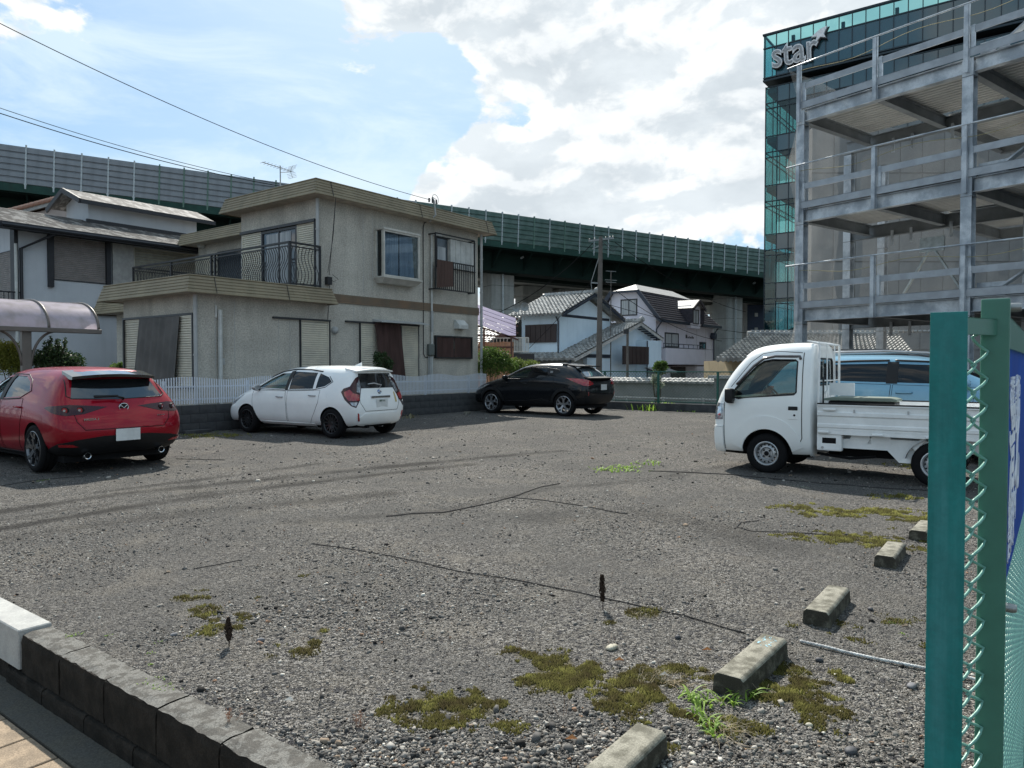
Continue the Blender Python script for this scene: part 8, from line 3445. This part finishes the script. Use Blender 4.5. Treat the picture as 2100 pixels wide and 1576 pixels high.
for sg in (1, -1):
 c_ = Vector((2.6, 1.27))
 car.patch('side_window', g_truck, [tuple(c_ + (Vector(p) - c_) * 1.03) for p in wd], 'side', sg, -.012, .004)
 car.line('window_seal', wd + [wd[0]], 'side', sg, .010, m_blackp)
 car.line('window_visor', [(3.02, 1.19), (2.80, 1.445), (2.67, 1.545), (2.52, 1.575), (2.2, 1.57), (2.18, 1.53)], 'side', sg, .020, mat('smoke_visor', (.035, .028, .03), rough=.15, coat=1))
 dr = [(2.145, 1.60), (2.50, 1.63), (2.68, 1.60), (2.82, 1.50), (3.13, 1.10), (3.16, .94), (3.16, .60), (3.12, .58), (2.98, .64), (2.61, .66) if False else (2.95, .66), (2.30, .50), (2.22, .46), (2.145, .50)]
 car.line('door_gap', [(2.17, 1.62), (2.50, 1.645), (2.69, 1.615), (2.84, 1.50), (3.10, 1.16)], 'side', sg, .005)
 dp = [(2.145, .98), (3.17, .93), (3.175, .70), (3.175, .33), (3.05, .33), (2.97, .38), (2.93, .50), (2.82, .60), (2.61, .645), (2.42, .60), (2.32, .50), (2.30, .46), (2.17, .46), (2.145, .50)]
 d_ = car.patch('door', m_tw, [(2.15, 1.01), (2.88, .97), (3.17, .95), (3.175, .36), (3.10, .36), (2.99, .47), (2.90, .58), (2.78, .66), (2.61, .69), (2.44, .65), (2.34, .57), (2.30, .48), (2.28, .45), (2.19, .45), (2.15, .49)], 'side', sg, .003, .012, grid=.07)
 car.line('door_gap', [(2.15, 1.62), (2.145, 1.01), (2.145, .50), (2.165, .455), (2.19, .445), (2.30, .445)], 'side', sg, .006, m_under, d_)
 car.line('door_gap', [(3.178, .95), (3.178, .30)], 'side', sg, .006, m_under, d_)
 arc_o = [(2.61 + .47 * math.cos(t), .31 + .47 * math.sin(t)) for t in np.linspace(R(8), R(172), 22)]
 arc_i = [(2.61 + .335 * math.cos(t), .2685 + .335 * math.sin(t)) for t in np.linspace(R(172), R(8), 22)]
 car.patch('wheel_arch', m_tw, arc_o + arc_i, 'side', sg, .014, .03, grid=.06)
 h = car.side(2.24, .88, sg)
 y = h[0].y
 mb = MB()
 yy0, yy1 = (y - sg * .004, y + sg * .012)
 mb.box((2.195, yy0, .865), (2.315, yy1, .915))
 mb.build('door_handle', m_blackp, d_, bevel=.01, bseg=2)
 mb = MB()
 mb.box((2.19, y - sg * .004, .745), (2.32, y + sg * .0075, .85))
 mb.build('handle_recess', m_tw, d_, bevel=.012, bseg=2)
 mb = MB()
 mb.lathe([(0, y + sg * .012), (.014, y + sg * .011), (.014, y)], 12, 'Y', (2.235, 0, .80))
 mb.build('lock', m_under, d_)
 hd_ = car.patch('headlight', m_clear, [(3.19, .925), (3.30, .935), (3.42, .93), (3.44, .73), (3.35, .70), (3.20, .71)], 'side', sg, .006, .03, grid=.035)
 car.patch('lamp_lens', m_amber if False else m_chrome, [(3.22, .88), (3.28, .88), (3.28, .76), (3.22, .76)], 'side', sg, .009, .01, grid=.03, parent=hd_)
 car.patch('headlight', m_clear, [(sg * .46, .73), (sg * .66, .70), (sg * .66, .92), (sg * .54, .93)], 'back', 1, .006, .03, grid=.035)
 car.line('bumper_step', [(3.19, .615), (3.30, .615), (3.38, .60)], 'side', sg, .012, m_tw, off=.004)
 car.patch('front_bumper', m_tw, [(3.19, .27), (3.19, .60), (3.36, .60), (3.36, .27)], 'side', sg, .022, .04, grid=.05)
for sg in (1, -1):
 mb = MB()
 mb.box((3.02, sg * .735, .95), (3.13, sg * .87, 1.14))
 mo = mb.build('door_mirror', m_blackp, car.t, bevel=.035, bseg=3, smooth=True)
 mb = MB()
 mb.bar((3.09, sg * .68, .96), (3.08, sg * .80, .97), .08, .06)
 mb.build('mirror_stalk', m_blackp, mo)
car.patch('windscreen', g_truck, [(-.58, 1.05), (.58, 1.05), (.52, 1.60), (-.52, 1.60)], 'back', 1, -.006, .004)
car.patch('rear_window', g_truck, [(-.42, 1.19), (.42, 1.19), (.42, 1.53), (.36, 1.56), (-.36, 1.56), (-.42, 1.53)], 'back', -1, -.004, .004)
car.line('window_seal', [(-.41, 1.22), (-.38, 1.19), (.38, 1.19), (.41, 1.22), (.40, 1.50), (.36, 1.545), (-.36, 1.545), (-.40, 1.50), (-.41, 1.22)], 'back', -1, .012, m_blackp)
car.box('dashboard', (2.88, -.62, .80), (3.12, .62, 1.03), m_int, bevel=.04)
mb = MB()
Mw = Matrix.Translation((2.80, -.34, 1.02)) @ Matrix.Rotation(R(-50), 4, 'Y')
mb.tube([Mw @ Vector((.17 * math.cos(t), .17 * math.sin(t), 0)) for t in np.linspace(0, 2 * math.pi, 24, endpoint=False)], .014, 6, closed=True)
mb.bar(Mw @ Vector((-.16, 0, 0)), Mw @ Vector((.16, 0, 0)), .04, .02)
mb.bar(Mw @ Vector((0, 0, 0)), (3.0, -.34, .85), .05, .05)
mb.build('steering_wheel', m_int, car.t)
for y in (-.34, .34):
 mb = MB()
 mb.box((2.22, y - .24, .72), (2.62, y + .24, .85))
 mb.prism([(2.16, .82), (2.28, .82), (2.22, 1.25), (2.12, 1.25)], lambda u, v, t: (u, t, v), y - .22, y + .22)
 mb.prism([(2.13, 1.27), (2.20, 1.27), (2.18, 1.43), (2.11, 1.43)], lambda u, v, t: (u, t, v), y - .12, y + .12)
 mb.build('seat', mat('grey_seat', (.10, .10, .105), rough=.9), car.t, bevel=.025, bseg=2)
mb = MB()
mb.box((2.73, -.06, 1.50), (2.76, .08, 1.555))
mb.bar((2.75, 0, 1.55), (2.78, 0, 1.62), .02, .02)
mb.build('inner_mirror', m_blackp, car.t)
for i in range(7):
 y = -.42 + i * .14
 mb = MB()
 mb.prism([(y - .04, .0), (y - .02, .025), (y + .02, .025), (y + .04, .0)], lambda u, v, t: (2.03 - v, u, t), .76, 1.08)
 mb.build('pressed_rib', m_bed, car.t)
mb = MB()
mb.tube([(1.97, -.60, .80), (1.97, -.58, 1.74), (1.97, .58, 1.74), (1.97, .60, .80)], .016, 8)
mb.tube([(1.97, -.58, 1.74), (2.12, -.56, 1.775), (2.12, .56, 1.775), (1.97, .58, 1.74)], .012, 6)
for y in (-.22, .22):
 mb.tube([(1.955, y, 1.74), (1.95, y, 1.12), (1.99, y, 1.08)], .010, 6)
mb.tube([(1.96, .585, 1.25), (1.96, -.585, 1.25)], .008, 5)
mb.build('guard_frame', m_bed, car.t, smooth=True)
mb = MB()
mb.tube([(1.93, .52, .74), (1.94, .47, 1.3)], .012, 6)
mb.build('hold_down_cord', m_black, car.t)
BZ = .66
bx0, bx1 = .02, 1.95
mb = MB()
mb.box((bx0, -.70, BZ - .04), (bx1, .70, BZ))
mb.build('bed_floor', m_bed, car.t)
for sg in (1, -1):
 y = sg * .725
 mb = MB()
 prof = [(0, .36 + .27), (.0, .655), (.012, .665), (.012, .70), (.004, .715), (.004, .80), (.018, .815), (.018, .855), (.0, .87), (0, .935), (.022, .94), (.022, .955), (-.02, .955), (-.02, .63)]
 mb.prism([(a_, b_) for a_, b_ in prof], lambda u, v, t: (t, y + sg * u, v - .0), bx0, bx1)
 g_ = mb.build('side_gate', m_bed, car.t)
 mb = MB()
 mb.box((bx0, y - sg * .022, .956), (bx1, y + sg * .024, .972))
 mb.build('gate_edge_rubber', m_blackp, g_)
 mb = MB()
 mb.box((bx0, y - .02, .575), (bx1, y + sg * .006, .628))
 mb.build('bed_rail', m_bed, car.t)
 for (x, z, w) in ((1.72, .888, .16), (1.80, .60, .14), (1.18, .59, .13), (.6, .59, .13)):
  mb = MB()
  mb.box((x, y + sg * .01, z - .012), (x + w, y + sg * .038, z + .018))
  mb.build('gate_latch', m_bed, g_, bevel=.008)
 for x in (.3, .9, 1.5):
  mb = MB()
  mb.box((x, y + sg * .018, .86), (x + .02, y + sg * .03, .90))
  mb.build('rope_hook', m_silver, g_)
for x, nm in ((bx0, 'tail_gate'), (bx1 - .03, 'head_board')):
 mb = MB()
 mb.box((x, -.70, .63), (x + .03, .70, .955))
 mb.build(nm, m_bed, car.t)
for sg in (1, -1):
 mb = MB()
 mb.box((.1, sg * .40, .40), (2.1, sg * .46, .54))
 mb.prism([(1.02, .54), (1.30, .54), (1.95, .50), (1.95, .40), (1.15, .40), (1.02, .26), (.86, .26), (.80, .40), (.70, .54)], lambda u, v, t: (u, sg * t, v), .60, .635)
 mb.build('chassis_rail', m_bed, car.t)
 mb = MB()
 mb.box((1.66, sg * .60, .36), (1.96, sg * .715, .575))
 o_ = mb.build('side_step', m_bed, car.t, bevel=.02, bseg=2)
 mb = MB()
 mb.box((1.72, sg * .700, .45), (1.90, sg * .7165, .535))
 mb.build('step_opening', m_under, o_, bevel=.01)
 mb = MB()
 mb.lathe([(0, sg * .72), (.016, sg * .72), (.018, sg * .71)], 12, 'Y', (1.89, 0, .40))
 mb.build('cap', m_silver, o_)
 mb = MB()
 for x in (1.35, 1.12):
  mb.prism([(x, .575), (x + .2, .575), (x + .26, .47), (x - .02, .47)], lambda u, v, t: (u, sg * t, v), .61, .64)
 mb.build('body_bracket', m_bed, car.t)
 mb = MB()
 mb.bar((.86, sg * .66, .44), (.74, sg * .66, .575), .03, .05)
 mb.build('stay', m_bed, car.t)
mb = MB()
mb.box((1.1, -.38, .27), (1.75, .38, .46))
mb.tube([(.66, -.6, .27), (.66, .6, .27)], .04, 10)
mb.lathe([(0, -.1), (.12, -.06), (.12, .06), (0, .1)], 12, 'Y', (.66, 0, .27))
mb.tube([(.9, -.2, .26), (2.0, -.2, .26)], .05, 8)
mb.tube([(1.3, .5, .30), (1.6, .52, .26), (2.0, .5, .30)], .02, 6)
mb.tube([(2.0, 0, .33), (.8, 0, .30)], .03, 8)
mb.build('drivetrain', m_under, car.t)
for sg in (1, -1):
 mb = MB()
 y0, y1 = sg * .45, sg * .72
 n = 14
 for i in range(n):
  t0, t1 = R(10 + 160 * i / n), R(10 + 160 * (i + 1) / n)
  p = lambda t, y: (.62 + .33 * math.cos(t), y, .2685 + .33 * math.sin(t) * .93)
  mb.add([p(t0, y0), p(t1, y0), p(t1, y1), p(t0, y1)], [(0, 1, 2, 3)])
 mb.build('mud_guard', m_under, car.t, recalc=False)
car.wheels = (2.61, .62)
car.add_wheels('steel', rim_m=m_silver, rr=.158, track=.70)
car.box('cab_floor', (2.1, -.58, .26), (3.1, .58, .34), m_under)
fr_ = tk.fr
mb = MB()
mb.prism([(0, 0), (.85, 0), (.85, .03), (.72, .05), (.08, .05), (0, .03)], lambda u, v, t: (1.05 + u, t, 1.0 + v), .20, .62)
o = mb.build('tool_tray', mat('sage_plastic', (.16, .20, .165), rough=.6), fr=fr_, loc=(1.1, .4, 1.0), bevel=.008)
tag(o, 'flat sage green tray lying across the top of the truck bed', 'tray')
mb = MB()
mb.box((1.08, .20, .67), (1.85, .60, .995))
o = mb.build('cargo_box', m_blackp, fr=fr_, loc=(1.1, .3, .67), bevel=.01)
tag(o, 'dark box under the green tray in the truck bed', 'box')
mb = MB()
mb.box((1.62, .15, 1.052), (1.93, .18, 1.22))
o = mb.build('board', m_bed, fr=fr_, loc=(1.7, .16, 1.05))
tag(o, 'small white board standing against the cab in the truck bed', 'board')
# near fence at the right
m_teal = mat('teal_paint', (.004, .19, .175), rough=.3, spec=.3, nscale=7, col2=(.006, .14, .13), coat=.3, streak=.35, stcol=(.14, .34, .36), streakscale=14, speck=.18, sscale=70)  # pale streaks paint the sky's reflection into the plate colour
m_gpaint = mat('green_paint', (.045, .15, .105), rough=.38, nscale=10, col2=(.05, .17, .12), speck=.05)
m_wire = mat('mint_wire', (.17, .38, .31), rough=.35, nscale=30, col2=(.12, .30, .24))
NA = Fr(math.atan2(.07, .116), .656, 1.10)      # short leg between the end plate and the post
NF = Fr(G.ang, .772, 1.17)                       # the fence proper runs on from the post
t = thing('near_fence', 'teal and green chain link fence close to the camera at the right edge', 'fence', NF, (0, 0, -.5))
zt1 = 1.44 + (752 - 640) / 1500 * 1.1
Mn = NF.I @ NA.M
LEG = math.hypot(.116, .07)
def leg(mb):
 mb.v = [tuple(Mn @ Vector(p)) for p in mb.v]
 return mb
Mpl = NF.I @ Matrix.Translation((.656, 1.10, 0)) @ Matrix.Rotation(-R(30.8), 4, 'Z')
mb = MB()
mb.box((-.0245, 0, -.5), (.0245, .003, zt1))
mb.box((.0215, .003, -.5), (.0245, .032, zt1 - .002))
mb.v = [tuple(Mpl @ Vector(p)) for p in mb.v]
mb.build('end_plate', m_teal, t, bevel=.0012, bseg=2)
zt2 = zt1 + .025
mb = MB()
mb.box((.022, -.012, zt1 - .034), (LEG - .02, -.009, zt1 - .008))
mb.box((.022, -.012, zt1 - .010), (LEG - .02, .010, zt1 - .008))
leg(mb).build('top_rail', m_gpaint, t, bevel=.0008)
Mpo = NF.I @ Matrix.Translation((.772, 1.17, 0)) @ Matrix.Rotation(-R(33.4), 4, 'Z')
mb = MB()
mb.box((-.0195, -.0195, -.5), (.0195, .0195, zt2))
mb.v = [tuple(Mpo @ Vector(p)) for p in mb.v]
mb.build('post', m_gpaint, t, bevel=.003, bseg=2)
mb = MB()
mb.box((.02, -.012, zt2 - .075), (6.0, -.009, zt2 - .02))
mb.box((.02, -.012, zt2 - .023), (6.0, .02, zt2 - .02))
mb.build('top_rail', m_gpaint, t)
mb = MB()
for i in range(3):
 mb.box((1.8 * (i + 1) - .02, -.02, -.5), (1.8 * (i + 1) + .02, .02, zt2))
mb.build('post', m_gpaint, t)
m_bolt = mat('bolt_steel', (.35, .36, .35), rough=.4, metal=.7)
for (x, z) in ((.032, zt2 - .012), (.032, zt2 - .50)):
 mb = MB()
 mb.lathe([(0, -.034), (.006, -.033), (.0075, -.028), (.0075, -.012), (0, -.012)], 10, 'Y', (x, 0, z))
 mb.build('bolt', m_bolt, t, smooth=True)
pw, ph = .048, .043
z0, z1 = -.45, zt1 - .05
pts = []
n = int((z1 - z0) / ph * 8)
for i in range(n + 1):
 s_ = i / 8
 th = s_ * 2 * math.pi
 tri = abs((s_ % 1) * 2 - 1) * 2 - 1
 pts.append(((tri * .8 + math.cos(th) * .12) * pw * .54, math.sin(th) * .0035, i / 8 * ph))
mb = MB()
mb.tube(pts, .0023, 6)
wm = mb.mesh('wire', m_wire, smooth='all')
dang = NA.ang - NF.ang
k = 0
x = .054
while x < LEG - .03:
 p = Mn @ Vector((x, 0, 0))
 put('wire', wm, t, (p.x, p.y, z0 + (ph / 2 if k % 2 else 0)), (0, 0, dang))
 x += .036
 k += 1
x = .05
while x < 3.0:
 put('wire', wm, t, (x, .006, z0 + (ph / 2 if k % 2 else 0)))
 x += pw * .52
 k += 1
m_blue_s = mat('sign_blue', (.008, .07, .36), rough=.7, spec=.1, nscale=3, col2=(.008, .055, .28), streak=.12, stcol=(.10, .09, .12), streakscale=5)
m_wh = mat('sign_letter', (.85, .9, .95), rough=.5)
sx0 = .32
sg = thing('blue_sign', 'weathered blue sign with white Japanese writing on the near fence', 'sign', NF, (sx0, .02, 1.0))
zt_s = 1.44 + (752 - 716) / 1500 * 1.48
zb_s = zt_s - .46
mb = MB()
mb.box((sx0, -.004, zb_s), (sx0 + .9, -.001, zt_s))
mb.build('board', m_blue_s, sg, bevel=.001)
def stext(s, size, x, z, bold=.0, sx=1.0):
 M = basis((x, -.0052, z), (1, 0, 0), (0, 0, 1), (0, -1, 0))
 return tag(text_obj(s, size, 'lettering', m_wh, sg, M, extrude=.0006, bold=bold, sx=sx, align='LEFT'), None, None)
stext('お問屋 土地なら', .062, sx0 + .03, zt_s - .088, .0006)
stext('「せいほく」の', .062, sx0 + .05, zt_s - .14, .0006)
stext('清', .25, sx0 + .03, zt_s - .235, .004, .9)
stext('北', .25, sx0 + .255, zt_s - .235, .004, .9)
stext('電話(054)', .075, sx0 + .03, zt_s - .345, .001)
stext('定休 水', .075, sx0 + .03, zt_s - .40, .001)
# weeds and small plants
lf_grass = leaf_mat('grass_blade', (.05, .10, .015), (.20, .30, .06), .4)
lf_grass2 = leaf_mat('grass_bright', (.10, .20, .02), (.28, .42, .07), .45)
m_dry = mat('dry_straw', (.42, .36, .26), rough=.9, nscale=40, col2=(.3, .24, .16))
def blades(mb, root, n, length, spread, width, droop=.6, up=.8):
 for i in range(n):
  th = random.uniform(0, 2 * math.pi)
  L_ = length * random.uniform(.5, 1.15)
  o = Vector(root) + Vector((random.gauss(0, spread * .25), random.gauss(0, spread * .25), 0))
  d = Vector((math.cos(th), math.sin(th), 0)) * random.uniform(.3, 1.0) * (1 - up * .5)
  side = Vector((-math.sin(th), math.cos(th), 0)) * width * random.uniform(.6, 1.2)
  vs = []
  K = 5
  for k in range(K + 1):
   s = k / K
   p = o + d * L_ * s * 1.3 + Vector((0, 0, L_ * (up * s - droop * s * s)))
   w = side * (1 - s ** 2.2)
   vs += [p - w, p + w]
  mb.add(vs, [(2 * k, 2 * k + 1, 2 * k + 3, 2 * k + 2) for k in range(K)])
def gpos(x, y):
 gx, gy = W.onz(x, y)
 return gx, gy, float(ground_z(np.array([gx]), np.array([gy]))[0])
def tonefix(o, lo=.2, hi=1.0):
 me = o.data
 n = len(me.vertices)
 k = 12
 tn = np.repeat(RNG.uniform(lo, hi, n // k + 1), k)[:n]
 at = me.attributes.new('tone', 'FLOAT', 'POINT')
 at.data.foreach_set('value', tn.astype(np.float32))
for (pts, n, L_, sp, w, m, lab) in (
 ([(1420, 1432), (1450, 1440)], 40, .13, .10, .0048, lf_grass2, 'tuft of broad green grass left of the mossy wheel stop'),
 ([(1525, 1430), (1500, 1440)], 34, .15, .09, .0045, lf_grass2, 'tall thin green grass tuft at the near end of the mossy wheel stop'),
 ([(1455, 1480), (1462, 1500), (1440, 1465)], 44, .13, .10, .005, lf_grass2, 'bright green sprawling grass tuft below the mossy wheel stop'),
 ([(1235, 962), (1250, 960), (1270, 958), (1285, 960), (1300, 960), (1320, 953), (1335, 950), (1260, 966), (1290, 966)], 210, .12, .42, .009, lf_grass2, 'bright green weed patch in the middle of the lot'),
 ([(330, 1412), (345, 1408), (310, 1395)], 40, .03, .10, .003, lf_grass2, 'small yellow green weeds along the top of the front wall'),
 ([(145, 1303), (160, 1300)], 24, .025, .08, .003, lf_grass2, 'tiny yellow green weed beside the pale wall end'),
 ([(222, 1303), (325, 1317), (312, 1338), (310, 1362)], 36, .02, .04, .003, lf_grass2, 'tiny scattered seedlings on the left gravel'),
 ([(1330, 842), (1345, 840), (1360, 838)], 170, .42, .9, .02, lf_grass2, 'tall weeds at the foot of the chain link fence'),
 ([(1395, 842), (1420, 845)], 80, .2, .6, .016, lf_grass2, 'low weeds along the fence kerb'),
 ([(855, 850), (870, 846), (840, 858)], 90, .22, .5, .010, leaf_mat('leaf_dry', (.12, .11, .05), (.34, .30, .17)), 'dry weeds at the foot of the wall right of the white hatchback'),
 ([(85, 985), (95, 983)], 30, .03, .15, .006, lf_grass, 'low weeds behind the red car'),
 ([(1700, 1270), (1830, 1278), (1850, 1300)], 40, .018, .05, .003, lf_grass2, 'tiny green seedlings right of the third wheel stop'),
 ([(385, 893), (440, 886), (470, 889)], 60, .05, .5, .007, lf_grass, 'low weeds along the block wall between the red and white cars')):
 mb = MB()
 for p in pts:
  g = gpos(*p)
  blades(mb, g, max(4, n // len(pts)), L_, sp, w, up=.9 if L_ > .2 else .75, droop=.35 if L_ > .2 else .55)
 o = mb.build('grass', m, loc=gpos(*pts[0]), recalc=False)
 tonefix(o)
 tag(o, lab, 'grass', kind='stuff')
mb = MB()
for (x, y, n, L_) in ((1370, 1400, 46, .10), (1340, 1385, 26, .09), (1490, 1490, 30, .12), (1500, 1520, 16, .10), (1410, 1405, 16, .08), (1650, 1390, 10, .12), (1560, 1400, 8, .08)):
 g = gpos(x, y)
 for i in range(n):
  th = random.uniform(0, 6.28)
  p0_ = Vector(g) + Vector((random.gauss(0, .03), random.gauss(0, .03), .004))
  l = L_ * random.uniform(.4, 1.2)
  d = Vector((math.cos(th), math.sin(th), 0))
  mb.tube([p0_, p0_ + d * l * .5 + Vector((0, 0, random.uniform(.005, .04))), p0_ + d * l + Vector((random.gauss(0, .015), random.gauss(0, .015), random.uniform(0, .02)))], .0011, 3, .0005)
tag(mb.build('dry_grass', m_dry, loc=gpos(1370, 1400), recalc=False), 'tangle of pale dry grass beside the mossy wheel stop', 'dry grass', kind='stuff')
m_leafp = mat('pale_leaf', (.60, .56, .50), rough=.8)
m_leafo = mat('orange_leaf', (.42, .20, .08), rough=.8)
for (x, y, m, lab) in ((1362, 1390, m_leafp, 'pale curled dead leaf in the dry grass'), (1172, 1522, m_leafo, 'small orange leaf near the bottom of the picture'),
      (1450, 1337, m_leafo, 'tan fallen leaf left of the mossy wheel stop'), (1270, 1362, m_leafo, 'brown leaf on the gravel near the moss'), (592, 1442, m_leafp, 'white torn paper scrap on the near left gravel')):
 g = gpos(x, y)
 mb = MB()
 s_ = .018
 mb.add([(g[0] - s_ * 1.4, g[1], g[2] + .016), (g[0] - .3 * s_, g[1] - s_ * .6, g[2] + .022), (g[0] + s_ * 1.3, g[1] - s_ * .2, g[2] + .018), (g[0] + .2 * s_, g[1] + s_ * .6, g[2] + .03), (g[0], g[1], g[2] + .017)],
   [(0, 1, 4), (1, 2, 4), (2, 3, 4), (3, 0, 4)])
 tag(mb.build('fallen_leaf', m, loc=g, recalc=False), lab, 'leaf')
m_dead = mat('dead_plant', (.045, .03, .022), rough=1, nscale=30)
for (x, y, h, lab, rr) in ((1236, 1248, .21, 'upright dark dead seed head on the gravel in front of the rope', 1.0), (470, 1324, .145, 'dark dead seed head beside the left moss cushions', .9)):
 g = gpos(x, y)
 t = thing('dead_plant', lab, 'dead plant', W, g)
 mb = MB()
 mb.tube([g, (g[0] + .002, g[1], g[2] + h * .5), (g[0] - .004, g[1], g[2] + h)], .0028, 6, .0015)
 mb.build('stem', m_dead, t)
 mb = MB()
 for i in range(520):
  s_ = random.uniform(.25, 1)
  c = Vector((g[0] - .004 * s_, g[1], g[2] + h * s_))
  th = random.uniform(0, 6.28)
  r_ = .024 * rr * (1.1 - abs(s_ - .6) * 1.6) * random.uniform(.3, 1)
  p = c + Vector((math.cos(th) * r_, math.sin(th) * r_, random.uniform(-.003, .003)))
  q = Vector((random.gauss(0, .003), random.gauss(0, .003), -.006))
  w_ = Vector((-math.sin(th), math.cos(th), 0)) * .005
  mb.add([p - w_, p + w_, p + q * 1.5, p + Vector((0, 0, .004))], [(0, 1, 2), (0, 3, 1)])
 mb.build('seed_head', m_dead, t, recalc=False)
m_red = mat('reddish_stalk', (.30, .15, .09), rough=.9)
for (x, y, n, h, lab) in ((738, 1492, 9, .06, 'thin reddish dry weed on the gravel near the front wall'), (468, 1480, 7, .05, 'thin reddish dry weed beside the front wall'),
       (1068, 1335, 3, .10, 'single thin bare stalk near the moss in the foreground'), (1155, 1470, 3, .09, 'bare thin stalk in the foreground gravel'), (1258, 1330, 3, .08, 'bare thin stalk beside the oval stone')):
 g = gpos(x, y)
 mb = MB()
 for i in range(n):
  dx, dy = random.gauss(0, .012), random.gauss(0, .012)
  mb.tube([(g[0] + dx * .5, g[1] + dy * .5, g[2]), (g[0] + dx * 1.6, g[1] + dy, g[2] + h * random.uniform(.6, 1.1))], .0009, 3, .0005)
  if n > 4:
   for k in range(5):
    zz = g[2] + h * random.uniform(.3, 1)
    mb.tube([(g[0] + dx, g[1] + dy, zz), (g[0] + dx + random.gauss(0, .008), g[1] + dy + random.gauss(0, .008), zz + .006)], .0008, 3)
 tag(mb.build('dry_weed', m_red, loc=g, recalc=False), lab, 'weed')
def boulder(x, y, s, sz, m, lab):
 g = gpos(x, y)
 bm = bmesh.new()
 bmesh.ops.create_icosphere(bm, subdivisions=2, radius=1)
 rr = random.Random(int(x * 7 + y))
 for v in bm.verts:
  k = 1 + rr.uniform(-.10, .10)
  v.co = Vector((v.co.x * s[0] * k, v.co.y * s[1] * k, v.co.z * s[2] * k))
 me = bpy.data.meshes.new('stone')
 bm.to_mesh(me)
 bm.free()
 me.materials.append(m)
 me.shade_smooth()
 o = bpy.data.objects.new('stone', me)
 COL.objects.link(o)
 o.location = (g[0], g[1], g[2] + s[2] * .55)
 o.rotation_euler.z = rr.uniform(0, 3)
 ORG[o.name] = Vector(g)
 tag(o, lab, 'stone')
m_pst = mat('pale_stone', (.50, .47, .38), rough=.8, nscale=30, col2=(.36, .33, .26), speck=.4, sscale=250)
m_dst = mat('dark_stone', (.05, .052, .06), rough=.7, nscale=30)
m_mst = mat('grey_stone', (.19, .19, .2), rough=.8, nscale=30)
for x, y, s, m, lab in ((1255, 1332, (.042, .026, .014), m_pst, 'pale oval stone between moss and rope'), (1390, 1308, (.017, .014, .013), m_dst, 'dark angular stone in front of the rope'),
      (1785, 1252, (.02, .016, .012), m_dst, 'dark stone right of the third wheel stop'), (357, 1302, (.02, .014, .010), m_mst, 'grey stone near the left moss cushions'),
      (535, 1313, (.022, .015, .012), m_mst, 'grey stone right of the left dead seed head'), (1745, 1535, (.03, .022, .014), m_dst, 'dark stone at the bottom right'),
      (1870, 1405, (.03, .02, .012), m_mst, 'grey flat stone near the teal post'), (15, 1243, (.02, .016, .012), m_mst, 'stone beside the pale wall end'),
      (1680, 1353, (.02, .015, .012), m_dst, 'dark stone under the white rope'), (1420, 1546, (.014, .012, .009), m_pst, 'small white stone near the bottom'), (1660, 1483, (.015, .012, .010), m_pst, 'small pale stone right of the green tuft')):
 boulder(x, y, s, 0, m, lab)
# overhead wires
m_cable = mat('cable_rubber', (.015, .015, .016), rough=1, spec=.0)
def wire_(pts, r, lab, m=m_cable, sag=0):
 mb = MB()
 P = [Vector(p) for p in pts]
 out = []
 for i in range(41):
  t_ = i / 40
  p = P[0].lerp(P[1], t_)
  p.z -= sag * 4 * t_ * (1 - t_)
  out.append(p)
 mb.tube(out, r, 5)
 return tag(mb.build('overhead_wire', m, loc=P[0], smooth='all'), lab, 'wire')
def w3(x, y, Y):
 X_, Z_ = wy(x, y, Y)
 return (X_, Y, Z_)
mp_ = G.w((ma - .1, 16.42, top[1] - .1))
q1 = Vector(w3(-250, -80, 13.0))
wire_([q1, mp_], .009, 'single service wire sagging across the sky to the mast on the grey house', sag=.42)
wire_([w3(-120, 192, 40), w3(585, 384, 55)], .028, 'lower thin wire left of the house roof in the sky', sag=.5)
wire_([w3(-120, 180, 40), w3(590, 381, 55)], .02, 'upper thin wire left of the house roof in the sky', sag=.5)
wire_([w3(1262, 498, 42), w3(1530, 640, 70)], .02, 'wire running right from the utility pole past the highway', sag=.6)
wire_([w3(1215, 500, 42), w3(1000, 650, 40)], .02, 'wire running left and down from the utility pole', sag=.5)
wire_([w3(1235, 575, 42), w3(1480, 700, 52)], .018, 'low wire from the utility pole over the blue house', sag=.6)
wire_([w3(1228, 560, 42), w3(1085, 715, 42)], .015, 'guy wire slanting down left of the utility pole', sag=.1)
wire_([w3(1232, 620, 42), w3(1660, 690, 48)], .015, 'service wire crossing in front of the lilac house', sag=.5)
